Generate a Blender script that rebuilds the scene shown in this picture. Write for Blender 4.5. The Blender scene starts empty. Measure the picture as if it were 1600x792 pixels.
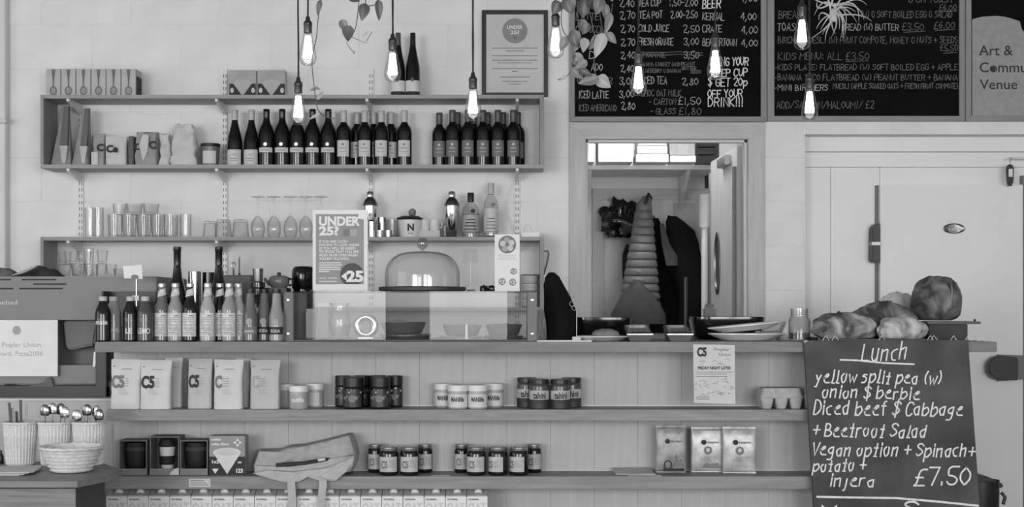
import bpy, bmesh, math, random
from mathutils import Vector, Matrix, noise as mnoise
random.seed(7)
R = math.radians
SC = bpy.context.scene
COL = SC.collection

# ------------------------------------------------------------------ camera
F, EYE = 2128.0, 1.22          # focal length in pixels of the 1600 px frame, eye height
cam_d = bpy.data.cameras.new('camera'); cam = bpy.data.objects.new('camera', cam_d); COL.objects.link(cam)
cam.location = (0, 0, EYE); cam.rotation_euler = (R(90), 0, 0)
cam_d.sensor_width = 36.0; cam_d.lens = 36.0 * F / 1600.0
cam_d.shift_y = (480 - 396) / 1600.0
cam_d.clip_start = 0.05; cam_d.clip_end = 60
SC.camera = cam

# ------------------------------------------------------------------ world, daylight through the shop windows, exposure
w = bpy.data.worlds.new('daylight'); SC.world = w; w.use_nodes = True
w.node_tree.nodes['Background'].inputs[0].default_value = (0.9, 0.9, 0.9, 1)
w.node_tree.nodes['Background'].inputs[1].default_value = 0.35

def area(name, loc, aim, sx, sy, power):
    d = bpy.data.lights.new(name, 'AREA'); d.shape = 'RECTANGLE'; d.size = sx; d.size_y = sy; d.energy = power
    o = bpy.data.objects.new(name, d); COL.objects.link(o); o.location = loc
    o.rotation_euler = (Vector(aim) - Vector(loc)).to_track_quat('-Z', 'Y').to_euler()
    return o
# window openings of the front wall (behind the camera): x0, x1, z0, z1
FRONT_Y = -3.0
WINS = [(-4.7, -2.4, 0.7, 2.6), (-2.05, -1.3, 0.7, 2.6), (-0.85, -0.05, 0.35, 2.6), (0.9, 2.3, 0.7, 2.6), (2.55, 4.1, 0.7, 2.6)]
POW = [188, 22, 23, 112, 104]
for (x0, x1, z0, z1), p in zip(WINS, POW):
    area('window_daylight', ((x0 + x1) / 2, FRONT_Y - 0.16, (z0 + z1) / 2), ((x0 + x1) / 2, 5, (z0 + z1) / 2), x1 - x0, z1 - z0, p)
# side window in the left wall
SIDE = (1.2, 4.6, 0.8, 2.6)
area('window_daylight', (-5.16, (SIDE[0] + SIDE[1]) / 2, 1.7), (0, (SIDE[0] + SIDE[1]) / 2 + 1.0, 1.6), SIDE[1] - SIDE[0], 1.8, 38)

vs = SC.view_settings
SC.display_settings.display_device = 'sRGB'
vs.view_transform = 'Standard'; vs.look = 'None'; vs.gamma = 1.0; vs.exposure = 0.1; vs.use_curve_mapping = False
SC.cycles.caustics_reflective = False; SC.cycles.caustics_refractive = False
SC.cycles.max_bounces = 10; SC.cycles.transparent_max_bounces = 32
SC.cycles.sample_clamp_indirect = 4.0

# ------------------------------------------------------------------ pixel of the photograph + distance -> place in the room
def X(p, Y): return (p - 800) * Y / F
def Z(p, Y): return EYE - (p - 480) * Y / F
def S(n, Y): return n * Y / F            # size of n pixels at distance Y

# ------------------------------------------------------------------ materials (grey scale photograph: every colour is a grey)
def lin(c): return c / 12.92 if c <= 0.04045 else ((c + 0.055) / 1.055) ** 2.4
_M = {}
def mat(name, v=0.5, rough=0.5, metal=0.0, var=0.06, scale=14.0, bump=0.0, bscale=60.0, spec=0.5, coat=0.0, stretch=(1, 1, 1)):
    if name in _M: return _M[name]
    m = bpy.data.materials.new(name); m.use_nodes = True; _M[name] = m
    nt = m.node_tree; b = nt.nodes['Principled BSDF']
    b.inputs['Roughness'].default_value = rough; b.inputs['Metallic'].default_value = metal
    b.inputs['Specular IOR Level'].default_value = spec
    b.inputs['Coat Weight'].default_value = coat
    L = lin(v)
    tc = nt.nodes.new('ShaderNodeTexCoord'); mp = nt.nodes.new('ShaderNodeMapping')
    mp.inputs['Scale'].default_value = stretch
    nt.links.new(tc.outputs['Object'], mp.inputs['Vector'])
    n = nt.nodes.new('ShaderNodeTexNoise'); n.inputs['Scale'].default_value = scale; n.inputs['Detail'].default_value = 4
    nt.links.new(mp.outputs[0], n.inputs['Vector'])
    r = nt.nodes.new('ShaderNodeValToRGB'); nt.links.new(n.outputs['Fac'], r.inputs[0])
    lo, hi = L * (1 - 2.2 * var), min(1.0, L * (1 + 2.2 * var))
    r.color_ramp.elements[0].position = 0.3; r.color_ramp.elements[1].position = 0.7
    r.color_ramp.elements[0].color = (lo, lo, lo, 1); r.color_ramp.elements[1].color = (hi, hi, hi, 1)
    nt.links.new(r.outputs[0], b.inputs['Base Color'])
    if bump:
        n2 = nt.nodes.new('ShaderNodeTexNoise'); n2.inputs['Scale'].default_value = bscale; n2.inputs['Detail'].default_value = 5
        nt.links.new(mp.outputs[0], n2.inputs['Vector'])
        bp = nt.nodes.new('ShaderNodeBump'); bp.inputs['Strength'].default_value = bump; bp.inputs['Distance'].default_value = 0.004
        nt.links.new(n2.outputs['Fac'], bp.inputs['Height']); nt.links.new(bp.outputs[0], b.inputs['Normal'])
    return m

def wood(name, v, contrast=0.35, rough=0.55, axis='x', scale=1.0, warp=1.5):
    if name in _M: return _M[name]
    m = bpy.data.materials.new(name); m.use_nodes = True; _M[name] = m
    nt = m.node_tree; b = nt.nodes['Principled BSDF']; b.inputs['Roughness'].default_value = rough
    b.inputs['Specular IOR Level'].default_value = 0.3
    tc = nt.nodes.new('ShaderNodeTexCoord'); mp = nt.nodes.new('ShaderNodeMapping')
    st = {'x': (0.9, 9, 9), 'y': (9, 0.9, 9), 'z': (9, 9, 0.9)}[axis]
    mp.inputs['Scale'].default_value = tuple(k * scale for k in st)
    nt.links.new(tc.outputs['Object'], mp.inputs['Vector'])
    n = nt.nodes.new('ShaderNodeTexNoise'); n.inputs['Scale'].default_value = 2.0; n.inputs['Detail'].default_value = 6
    n.inputs['Distortion'].default_value = warp
    nt.links.new(mp.outputs[0], n.inputs['Vector'])
    n3 = nt.nodes.new('ShaderNodeTexNoise'); n3.inputs['Scale'].default_value = 11.0; n3.inputs['Detail'].default_value = 3
    nt.links.new(mp.outputs[0], n3.inputs['Vector'])
    mx = nt.nodes.new('ShaderNodeMath'); mx.operation = 'MULTIPLY_ADD'; mx.inputs[1].default_value = 0.3
    nt.links.new(n3.outputs['Fac'], mx.inputs[0]); nt.links.new(n.outputs['Fac'], mx.inputs[2])
    r = nt.nodes.new('ShaderNodeValToRGB'); nt.links.new(mx.outputs[0], r.inputs[0])
    L = lin(v); lo, hi = L * (1 - contrast), L * (1 + contrast)
    r.color_ramp.elements[0].position = 0.42; r.color_ramp.elements[1].position = 0.88
    r.color_ramp.elements[0].color = (lo, lo, lo, 1); r.color_ramp.elements[1].color = (hi, hi, hi, 1)
    nt.links.new(r.outputs[0], b.inputs['Base Color'])
    return m

def glass(name, tint=0.96, edge=0.55, refl=0.045, rough=0.0):
    """thin clear glass: see-through with a mirror share that rises at grazing angles"""
    if name in _M: return _M[name]
    m = bpy.data.materials.new(name); m.use_nodes = True; _M[name] = m
    nt = m.node_tree; nt.nodes.remove(nt.nodes['Principled BSDF']); out = nt.nodes['Material Output']
    lw = nt.nodes.new('ShaderNodeLayerWeight'); lw.inputs['Blend'].default_value = 0.5
    pw = nt.nodes.new('ShaderNodeMath'); pw.operation = 'POWER'; pw.inputs[1].default_value = 3.5
    nt.links.new(lw.outputs['Facing'], pw.inputs[0])
    ma = nt.nodes.new('ShaderNodeMath'); ma.operation = 'MULTIPLY_ADD'; ma.inputs[1].default_value = 0.7; ma.inputs[2].default_value = refl
    nt.links.new(pw.outputs[0], ma.inputs[0])
    r = nt.nodes.new('ShaderNodeValToRGB'); nt.links.new(pw.outputs[0], r.inputs[0])
    r.color_ramp.elements[0].color = (tint, tint, tint, 1); r.color_ramp.elements[1].color = (edge, edge, edge, 1)
    tr = nt.nodes.new('ShaderNodeBsdfTransparent'); nt.links.new(r.outputs[0], tr.inputs[0])
    gl = nt.nodes.new('ShaderNodeBsdfGlossy'); gl.inputs['Roughness'].default_value = rough
    mix = nt.nodes.new('ShaderNodeMixShader')
    nt.links.new(ma.outputs[0], mix.inputs[0]); nt.links.new(tr.outputs[0], mix.inputs[1]); nt.links.new(gl.outputs[0], mix.inputs[2])
    nt.links.new(mix.outputs[0], out.inputs[0])
    return m

def emit(name, strength, v=1.0):
    if name in _M: return _M[name]
    m = bpy.data.materials.new(name); m.use_nodes = True; _M[name] = m
    b = m.node_tree.nodes['Principled BSDF']
    b.inputs['Base Color'].default_value = (v, v, v, 1)
    b.inputs['Emission Color'].default_value = (v, v, v, 1); b.inputs['Emission Strength'].default_value = strength
    return m

# ------------------------------------------------------------------ mesh collecting
class G:
    def __init__(self): self.v = []; self.f = []
    def add(self, vs, fs):
        k = len(self.v); self.v += [tuple(a) for a in vs]; self.f += [tuple(i + k for i in q) for q in fs]; return self
    def box(self, x0, x1, y0, y1, z0, z1):
        return self.add([(x0, y0, z0), (x1, y0, z0), (x1, y1, z0), (x0, y1, z0), (x0, y0, z1), (x1, y0, z1), (x1, y1, z1), (x0, y1, z1)],
                        [(0, 3, 2, 1), (4, 5, 6, 7), (0, 1, 5, 4), (1, 2, 6, 5), (2, 3, 7, 6), (3, 0, 4, 7)])
    def lathe(self, prof, n=24, c=(0, 0, 0), a0=0.0, sx=1.0, sy=1.0):
        vs, idx = [], []
        for r, z in prof:
            if r < 1e-6:
                idx.append([len(vs)]); vs.append((c[0], c[1], c[2] + z))
            else:
                idx.append(list(range(len(vs), len(vs) + n)))
                for k in range(n):
                    a = a0 + 2 * math.pi * k / n
                    vs.append((c[0] + sx * r * math.cos(a), c[1] + sy * r * math.sin(a), c[2] + z))
        fs = []
        for A, B in zip(idx, idx[1:]):
            if len(A) == 1 and len(B) == 1: continue
            for k in range(n):
                j = (k + 1) % n
                if len(A) == 1: fs.append((A[0], B[j], B[k]))
                elif len(B) == 1: fs.append((A[k], A[j], B[0]))
                else: fs.append((A[k], A[j], B[j], B[k]))
        return self.add(vs, fs)
    def loft(self, rings, cap=True, closed=True):
        n = len(rings[0]); vs = [p for r in rings for p in r]; fs = []
        for i in range(len(rings) - 1):
            for k in range(n if closed else n - 1):
                j = (k + 1) % n
                fs.append((i * n + k, i * n + j, (i + 1) * n + j, (i + 1) * n + k))
        if cap: fs.append(tuple(range(n - 1, -1, -1))); fs.append(tuple(range((len(rings) - 1) * n, len(rings) * n)))
        return self.add(vs, fs)
    def tube(self, pts, r, n=8, cap=True):
        pts = [Vector(p) for p in pts]; rr = r if isinstance(r, (list, tuple)) else [r] * len(pts)
        rings = []; ref = None
        for i, p in enumerate(pts):
            d = (pts[min(i + 1, len(pts) - 1)] - pts[max(i - 1, 0)])
            if d.length < 1e-9: d = Vector((0, 0, 1))
            d.normalize()
            if ref is None:
                ref = Vector((1, 0, 0)) if abs(d.x) < 0.8 else Vector((0, 1, 0))
            u = (ref - d * ref.dot(d)).normalized(); ref = u; w_ = d.cross(u)
            rings.append([tuple(p + (u * math.cos(2 * math.pi * k / n) + w_ * math.sin(2 * math.pi * k / n)) * rr[i]) for k in range(n)])
        return self.loft(rings, cap)
    def prism(self, poly, y0, y1):
        """poly: (x, z) points counter-clockwise seen from the camera side; y0 nearer"""
        n = len(poly)
        vs = [(x, y0, z) for x, z in poly] + [(x, y1, z) for x, z in poly]
        fs = [tuple(range(n)), tuple(range(2 * n - 1, n - 1, -1))]
        for k in range(n):
            j = (k + 1) % n; fs.append((k, k + n, j + n, j))
        return self.add(vs, fs)
    def arc(self, Rr, a0, a1, z0, z1, n=12, th=0.0):
        """a paper label bent round a bottle of radius Rr; angles in degrees, 0 faces the camera"""
        vs = []
        for k in range(n + 1):
            a = R(a0 + (a1 - a0) * k / n)
            vs += [(Rr * math.sin(a), -Rr * math.cos(a), z0), (Rr * math.sin(a), -Rr * math.cos(a), z1)]
        return self.add(vs, [(2 * k, 2 * k + 2, 2 * k + 3, 2 * k + 1) for k in range(n)])
    def xf(self, m):
        self.v = [tuple(m @ Vector(p)) for p in self.v]; return self
    def jitter(self, amp, sc, seed=0.0):
        out = []
        for p in self.v:
            q = Vector(p) * sc + Vector((seed, seed * 1.7, -seed))
            d = (mnoise.noise(q), mnoise.noise(q + Vector((31.7, 5.1, 9.3))), mnoise.noise(q + Vector((-13.2, 47.9, 3.6)))); out.append((p[0] + d[0] * amp, p[1] + d[1] * amp, p[2] + d[2] * amp))
        self.v = out; return self
    def mesh(self, name, smooth=True, bevel=0.0, segs=2, angle=38, merge=False):
        me = bpy.data.meshes.new(name); me.from_pydata(self.v, [], self.f); me.update()
        if bevel or merge:
            bm = bmesh.new(); bm.from_mesh(me)
            if merge: bmesh.ops.remove_doubles(bm, verts=bm.verts, dist=1e-6)
            if bevel: bmesh.ops.bevel(bm, geom=list(bm.edges), offset=bevel, segments=segs, affect='EDGES', clamp_overlap=True)
            bm.to_mesh(me); bm.free()
        if smooth:
            me.polygons.foreach_set('use_smooth', [True] * len(me.polygons)); me.set_sharp_from_angle(angle=R(angle))
        return me

def link(name, me, m, parent=None, loc=None, rot=None):
    o = bpy.data.objects.new(name, me); COL.objects.link(o)
    if m is not None and len(me.materials) == 0: me.materials.append(m)
    if parent is not None: o.parent = parent
    if loc is not None: o.location = loc
    if rot is not None: o.rotation_euler = rot
    return o
def part(g, name, m, parent, loc=None, rot=None, label=None, **kw):
    o = link(name, g.mesh(name, **kw), m, parent, loc, rot)
    if label: o['label'] = label
    return o
def tag(o, label, cat, group=None):
    o['label'] = label; o['category'] = cat
    if group: o['group'] = group
    return o
LIFT = 0.0005     # things stand a hair above what carries them
def thing(name, label, cat, loc=(0, 0, 0), group=None, rz=0.0, lift=LIFT):
    o = bpy.data.objects.new(name, None); COL.objects.link(o); o.location = (loc[0], loc[1], loc[2] + lift); o.rotation_euler = (0, 0, rz)
    o.empty_display_size = 0.05
    return tag(o, label, cat, group)
def single(g, name, m, label, cat, loc=(0, 0, 0), group=None, rot=None, lift=LIFT, **kw):
    return tag(link(name, g.mesh(name, **kw), m, None, (loc[0], loc[1], loc[2] + lift), rot), label, cat, group)
def struct(name, g, m, parent=None, **kw):
    o = link(name, g.mesh(name, **kw), m, parent)
    if parent is None: o['kind'] = 'structure'
    return o
def dup(root, loc, label, rz=None, group=None, sc=None):
    """a copy of a thing with copies of its parts and sub-parts (meshes shared)"""
    r = root.copy(); COL.objects.link(r); r.location = (loc[0], loc[1], loc[2] + LIFT); r['label'] = label
    if rz is not None: r.rotation_euler = (0, 0, rz)
    if group: r['group'] = group
    if sc: r.scale = sc
    for ch in list(root.children):
        c = ch.copy(); COL.objects.link(c); c.parent = r
        for gr in list(ch.children):
            d = gr.copy(); COL.objects.link(d); d.parent = c
    return r
ORD = ['first', 'second', 'third', 'fourth', 'fifth', 'sixth', 'seventh', 'eighth', 'ninth', 'tenth', 'eleventh', 'twelfth', 'thirteenth',
       'fourteenth', 'fifteenth', 'sixteenth', 'seventeenth', 'eighteenth', 'nineteenth', 'twentieth']

# ------------------------------------------------------------------ lettering
_TX = {}
def text_verts(s, bold=0.0, spacing=1.0):
    key = (s, bold, spacing)
    if key not in _TX:
        cu = bpy.data.curves.new('t', 'FONT'); cu.body = s; cu.size = 1.0; cu.offset = bold; cu.fill_mode = 'FRONT'
        cu.space_character = spacing; cu.resolution_u = 3
        ob = bpy.data.objects.new('t', cu)
        me = bpy.data.meshes.new_from_object(ob)
        vs = [tuple(v.co) for v in me.vertices]; fs = [tuple(p.vertices) for p in me.polygons]
        bpy.data.objects.remove(ob); bpy.data.curves.remove(cu); bpy.data.meshes.remove(me)
        _TX[key] = (vs, fs)
    return _TX[key]
def put_text(g, s, x0, x1, z0, h=None, y=0.0, bold=0.0, wrap=None, spacing=1.0, ang=0.0):
    """printed lettering standing in the x-z plane, left edge x0, right edge x1 (None: natural), base z0, cap height h"""
    vs, fs = text_verts(s, bold, spacing)
    if not vs: return g
    a = min(v[0] for v in vs); b = max(v[0] for v in vs); c = 0.0; d = 0.7
    kz = h / d if h else (x1 - x0) / (b - a)
    kx = (x1 - x0) / (b - a) if x1 is not None else kz
    out = []
    for v in vs:
        x, z = x0 + (v[0] - a) * kx, z0 + (v[1] - c) * kz
        if wrap: out.append((wrap * math.sin(x / wrap + ang), -wrap * math.cos(x / wrap + ang), z))
        else: out.append((x, y, z))
    return g.add(out, fs)

STRAIGHT = set('AEFHIKLMNTVWXYZ174+-/.,:!\'"vwxyzkt')
GL = {
 'A': '022842 1434', 'B': '0208 082837362505 052544433202', 'C': '4738180604123243', 'D': '0208 082846442202', 'E': '48080242 0535', 'F': '480802 0535',
 'G': '47381806041232434525', 'H': '0208 4248 0545', 'I': '2228', 'J': '4843321203', 'K': '0208 480542', 'L': '080242', 'M': '0208254842', 'N': '02084248',
 'O': '2817060413223344463728', 'P': '0208 083847463505', 'Q': '2817060413223344463728 3341', 'R': '0208 083847463505 2542', 'S': '47381807163544331203',
 'T': '2228 0848', 'U': '08041322334448', 'V': '082248', 'W': '0812253248', 'X': '0248 0842', 'Y': '0825 4825 2522', 'Z': '08480242',
 '0': '2817060413223344463728', '1': '172822', '2': '07183847350242', '3': '071838473625 254443321203', '4': '380444 3832', '5': '480805254443321203',
 '6': '38160413223344352504', '7': '084822', '8': '2817162534433212031425363728', '9': '463525161828384632',
 'a': '36260504122233 3632', 'b': '0802 0526364433221203', 'c': '362605041232', 'd': '3832 36260504122233', 'e': '043536261504123242', 'f': '38281722 0636',
 'g': '36260504132334 3631201000', 'h': '0802 0526363532', 'i': '2622 2728', 'j': '2621100 0'.replace(' ', ''), 'k': '0802 360432', 'l': '28231232', 'm': '0602 05162522 2536453542'.replace('3542', '4342'),
 'n': '0602 0526363532', 'o': '26160504122233343626', 'p': '0600 0526364433221203', 'q': '36260504122233 3630', 'r': '0602 05162636', 's': '36261605253433221202', 't': '28231232 0636',
 'u': '06031222 3632 2233', 'v': '062246', 'w': '0612253246', 'x': '0246 0642', 'y': '0614 36241000', 'z': '06360232',
 '&': '473818072516041322324445', '£': '48382817130202 0242 0535', '(': '38163432'.replace('3432', '1432'), ')': '18363412', '[': '38181232', ']': '18383212', '+': '2327 0545', '-': '0545', '/': '0248',
 '.': '2223', ',': '2311', ':': '2324 2627', '!': '2824 2223', '·': '1425', '?': '071838472523 2222', '=': '0444 0646', "'": '2827', '$': '47381807163544331203 2921',
}
def glyph(ch):
    out = []
    for st in GL.get(ch, '').split():
        p = [(int(st[i]) / 4.0, (int(st[i + 1]) - 2) / 6.0) for i in range(0, len(st) - 1, 2)]
        if ch not in STRAIGHT and len(p) > 2:
            for _ in range(2):
                q = [p[0]]
                for a, b in zip(p, p[1:]):
                    q += [(a[0] * .75 + b[0] * .25, a[1] * .75 + b[1] * .25), (a[0] * .25 + b[0] * .75, a[1] * .25 + b[1] * .75)]
                p = q + [p[-1]]
        out.append(p)
    return out
NARROW = {'I': .45, 'i': .3, 'l': .45, '1': .5, '.': .35, ',': .35, ':': .35, '!': .3, '(': .5, ')': .5, '[': .5, ']': .5, 'j': .5, 't': .7, 'f': .75, 'r': .75, '·': .4, "'": .3,
          'm': 1.15, 'M': 1.1, 'W': 1.15, 'w': 1.1, ' ': .62, '-': .7, 's': .85, 'c': .8}
_rk = [0]
def ribbon(g, pts, wd, y):
    """one flat chalk stroke: a continuous strip with mitred joints"""
    q = [pts[0]]
    for p in pts[1:]:
        if math.hypot(p[0] - q[-1][0], p[1] - q[-1][1]) > 1e-6: q.append(p)
    if len(q) < 2: return
    _rk[0] += 1; y = y - 0.00008 * (_rk[0] % 9)
    dirs = []
    for (ax, az), (bx, bz) in zip(q, q[1:]):
        l = math.hypot(bx - ax, bz - az); dirs.append(((bx - ax) / l, (bz - az) / l))
    e = wd * 0.4
    q[0] = (q[0][0] - dirs[0][0] * e, q[0][1] - dirs[0][1] * e); q[-1] = (q[-1][0] + dirs[-1][0] * e, q[-1][1] + dirs[-1][1] * e)
    vs = []
    for i, (px_, pz_) in enumerate(q):
        d0 = dirs[max(i - 1, 0)]; d1 = dirs[min(i, len(dirs) - 1)]
        n0 = (-d0[1], d0[0]); n1 = (-d1[1], d1[0]); mx, mz = n0[0] + n1[0], n0[1] + n1[1]; l = math.hypot(mx, mz)
        if l < 0.35: mx, mz, k = n0[0], n0[1], 1.0
        else: mx, mz = mx / l, mz / l; k = min(1.6, 1.0 / max(0.3, mx * n0[0] + mz * n0[1]))
        k *= wd / 2
        vs += [(px_ - mx * k, y, pz_ - mz * k), (px_ + mx * k, y, pz_ + mz * k)]
    g.add(vs, [(2 * i, 2 * i + 2, 2 * i + 3, 2 * i + 1) for i in range(len(q) - 1)])
def chalk(g, s, x0, x1, z0, h, wd, y=0.0, slant=0.08, wob=0.04, rise=0.0):
    """handwriting in single chalk strokes between x0 and x1, cap height h"""
    adv = []; t = 0.0
    for ch in s:
        a = NARROW.get(ch, 0.9); adv.append((t, a)); t += a * 1.0 + 0.28 * (0 if ch == ' ' else 1)
    k = (x1 - x0) / max(t - 0.28, 0.1)
    for ch, (t0, a) in zip(s, adv):
        jz = random.uniform(-wob, wob) * h; js = 1 + random.uniform(-wob, wob) * 1.5; sl = slant + random.uniform(-.05, .05)
        for st in glyph(ch):
            pts = []
            for px_, pz_ in st:
                xx = (px_ if a > .5 else (px_ - 0.5 + a / 2 if a < .5 else px_ * a))
                if .5 < a: xx = px_ * a
                pts.append((x0 + (t0 + xx) * k + pz_ * h * sl, z0 + jz + pz_ * h * js + rise * (t0 / t)))
            ribbon(g, pts, wd, y)
    return g
# ------------------------------------------------------------------ materials of the place
m_wall = mat('painted_block', 0.90, 0.6, var=0.025, scale=5, bump=0.12, bscale=90)
m_joint = mat('painted_joint', 0.91, 0.75, var=0.03)
m_white = mat('white_paint', 0.86, 0.6, var=0.02, scale=4)
m_ceil = mat('ceiling_paint', 0.68, 0.8, var=0.02, scale=3)
m_floor = mat('floor_vinyl', 0.5, 0.5, var=0.06, scale=3)
m_trim = wood('pale_painted_wood', 0.76, 0.10, 0.55, 'z', 1.4)
m_trimx = wood('pale_painted_wood_flat', 0.76, 0.10, 0.55, 'x', 1.4)
m_steel = mat('steel', 0.72, 0.22, 1.0, var=0.04, scale=30)
m_chrome = mat('chrome', 0.85, 0.08, 1.0, var=0.01)
m_dsteel = mat('dull_steel', 0.55, 0.35, 1.0, var=0.05)
m_black = mat('black_plastic', 0.10, 0.4, var=0.05)
m_blackm = mat('matt_black', 0.09, 0.7, var=0.05)
m_gloss = mat('gloss_black', 0.07, 0.12, var=0.02)
m_paper = mat('white_paper', 0.90, 0.7, var=0.02, scale=8)
m_offp = mat('grey_white_paper', 0.80, 0.7, var=0.03, scale=8)
m_ink = mat('dark_ink', 0.18, 0.7, var=0.05)
m_mid = mat('mid_grey_ink', 0.48, 0.7, var=0.04)
m_fade = mat('faded_ink', 0.66, 0.7, var=0.04)
m_whitep = mat('white_plastic', 0.88, 0.35, var=0.02)
m_glass = glass('clear_glass')
m_pane = glass('pane_glass', 0.97, 0.7, 0.035)
m_tumbler = glass('tumbler_glass', 0.965, 0.30, 0.03)

FLOOR_Z, CEIL_Z, YB, YC = 0.0, 3.35, 6.89, 7.00
DX0, DX1, DZ = X(915, YB), X(1168, YB), Z(218, YB)      # doorway in the back wall
RX, RZ = X(1258, YB), Z(210, YB)                        # recess with the cold room on the right

struct('floor', G().box(-5.2, 4.6, -3.2, 9.2, -0.1, 0.0), m_floor)
struct('ceiling', G().box(-5.2, 4.6, -3.2, 9.2, CEIL_Z, CEIL_Z + 0.1), m_ceil)
struct('wall_right', G().box(4.4, 4.6, -3.2, YB + 0.3, 0, CEIL_Z), m_white)
g = G(); y0, y1, z0, z1 = SIDE
g.box(-5.2, -5.0, -3.2, y0, 0, CEIL_Z); g.box(-5.2, -5.0, y1, YB + 0.3, 0, CEIL_Z)
g.box(-5.2, -5.0, y0, y1, 0, z0); g.box(-5.2, -5.0, y0, y1, z1, CEIL_Z)
struct('wall_left', g, m_white)
g = G(); xs = -5.2
for (x0, x1, z0, z1) in WINS:
    g.box(xs, x0, FRONT_Y - 0.2, FRONT_Y, 0, CEIL_Z); g.box(x0, x1, FRONT_Y - 0.2, FRONT_Y, 0, z0); g.box(x0, x1, FRONT_Y - 0.2, FRONT_Y, z1, CEIL_Z); xs = x1
g.box(xs, 4.6, FRONT_Y - 0.2, FRONT_Y, 0, CEIL_Z)
struct('wall_front', g, m_white)

# back wall: mortar plane with openings; painted blocks stand proud of it
g = G(); ym = YB + 0.0018; yk = YB + 0.12
g.box(-5.0, DX0 - 0.03, ym, yk, 0, CEIL_Z)
g.box(DX0 - 0.03, DX1 + 0.03, ym, yk, DZ + 0.03, CEIL_Z)
g.box(DX1 + 0.03, RX, ym, yk, 0, CEIL_Z)
g.box(RX, 4.4, ym, yk, RZ, CEIL_Z)
wall_back = struct('wall_back', g, m_joint, smooth=False)
BW, BH, JT = 0.45, 0.2245, 0.0024
zj = Z(38, YB); xj = X(144, YB)
_bm = {}
def block_piece(x0, x1, z0, z1):
    w_, h_ = round(x1 - x0, 3), round(z1 - z0, 3)
    if w_ < 0.03 or h_ < 0.03: return
    if (w_, h_) not in _bm:
        gg = G(); b = 0.0016; t = 0.006
        gg.add([(0, t, 0), (w_, t, 0), (w_, t, h_), (0, t, h_), (0, b, 0), (w_, b, 0), (w_, b, h_), (0, b, h_), (b, 0, b), (w_ - b, 0, b), (w_ - b, 0, h_ - b), (b, 0, h_ - b)],
               [(0, 1, 5, 4), (1, 2, 6, 5), (2, 3, 7, 6), (3, 0, 4, 7), (4, 5, 9, 8), (5, 6, 10, 9), (6, 7, 11, 10), (7, 4, 8, 11), (8, 9, 10, 11)])
        _bm[(w_, h_)] = gg.mesh('block', smooth=False)
    link('block', _bm[(w_, h_)], m_wall, wall_back, (x0, YB + random.uniform(-0.0008, 0.0008), z0))
for r in range(-9, 4):
    za, zb = zj + r * BH + JT / 2, zj + (r + 1) * BH - JT / 2
    if zb < 0.95 or za > 2.95: continue
    off = xj + (0 if r % 2 == 1 else -0.225 - 0.03)
    for k in range(-8, 12):
        xa, xb = off + k * BW + JT / 2, off + (k + 1) * BW - JT / 2
        if xb < -2.75 or xa > 2.9: continue
        spans = [(xa, xb, za, zb)]
        for (ox0, ox1, oz) in ((DX0 - 0.03, DX1 + 0.03, DZ + 0.03), (RX, 9, RZ)):
            nxt = []
            for (a, b, c, d) in spans:
                if b <= ox0 or a >= ox1 or c >= oz: nxt.append((a, b, c, d)); continue
                if a < ox0: nxt.append((a, ox0, c, d))
                if b > ox1: nxt.append((ox1, b, c, d))
                if d > oz + 0.01: nxt.append((max(a, ox0), min(b, ox1), max(c, oz), d))
            spans = nxt
        for s_ in spans: block_piece(*s_)
# pilaster at the left edge and the ledge strip on it
struct('wall_pilaster', G().box(-5.0, X(8, 6.83), 6.83, YB, 0, CEIL_Z), m_white, bevel=0.004)
struct('trim_1', G().box(-5.0, X(9, 6.8), 6.80, 6.83, Z(192, 6.8), Z(183, 6.8)), m_offp, bevel=0.003)

# ---- doorway: jamb lining and architrave
def mitred(name, x0, x1, ztop, wd, y0, y1, zb, m1, m2):
    o = struct(name, G().prism([(x0 - wd, zb), (x0, zb), (x0, ztop), (x0 - wd, ztop + wd)], y0, y1), m1, bevel=0.002)
    struct('stile', G().prism([(x1, zb), (x1 + wd, zb), (x1 + wd, ztop + wd), (x1, ztop)], y0, y1), m1, o, bevel=0.002)
    struct('head', G().prism([(x0, ztop), (x1, ztop), (x1 + wd, ztop + wd), (x0 - wd, ztop + wd)], y0, y1), m2, o, bevel=0.002)
    return o
mitred('trim_2', DX0, DX1, DZ, 0.083, YB - 0.022, YB + 0.002, 0.0, m_trim, m_trimx)
g = G()
g.box(DX0 - 0.03, DX0, YB + 0.002, YB + 0.16, 0, DZ + 0.03); g.box(DX1, DX1 + 0.03, YB + 0.002, YB + 0.16, 0, DZ + 0.03); g.box(DX0, DX1, YB + 0.002, YB + 0.16, DZ, DZ + 0.03)
tr3 = struct('trim_3', g, m_trim, smooth=False)
g = G(); s = 0.012
g.box(DX0, DX0 + s, YB + 0.02, YB + 0.05, 0, DZ); g.box(DX1 - s, DX1, YB + 0.02, YB + 0.05, 0, DZ); g.box(DX0, DX1, YB + 0.02, YB + 0.05, DZ - s, DZ)
struct('door_stop', g, m_white, tr3, smooth=False)

# ---- back room seen through the doorway
BRX0, BRX1, BRY, BRZ = 0.18, 1.42, 8.60, 2.75
struct('wall_store_back', G().box(BRX0 - .1, BRX1 + .1, BRY, BRY + 0.1, 0, BRZ), mat('store_paint', 0.92, 0.7, var=0.02, scale=4))
struct('wall_store_left', G().box(BRX0 - .1, BRX0, YB + 0.16, BRY, 0, BRZ), m_white)
struct('wall_store_right', G().box(BRX1, BRX1 + .1, YB + 0.16, BRY, 0, BRZ), m_white)
struct('ceiling_store', G().box(BRX0 - .1, BRX1 + .1, YB + 0.13, BRY + .1, BRZ, BRZ + .08), m_ceil)
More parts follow.
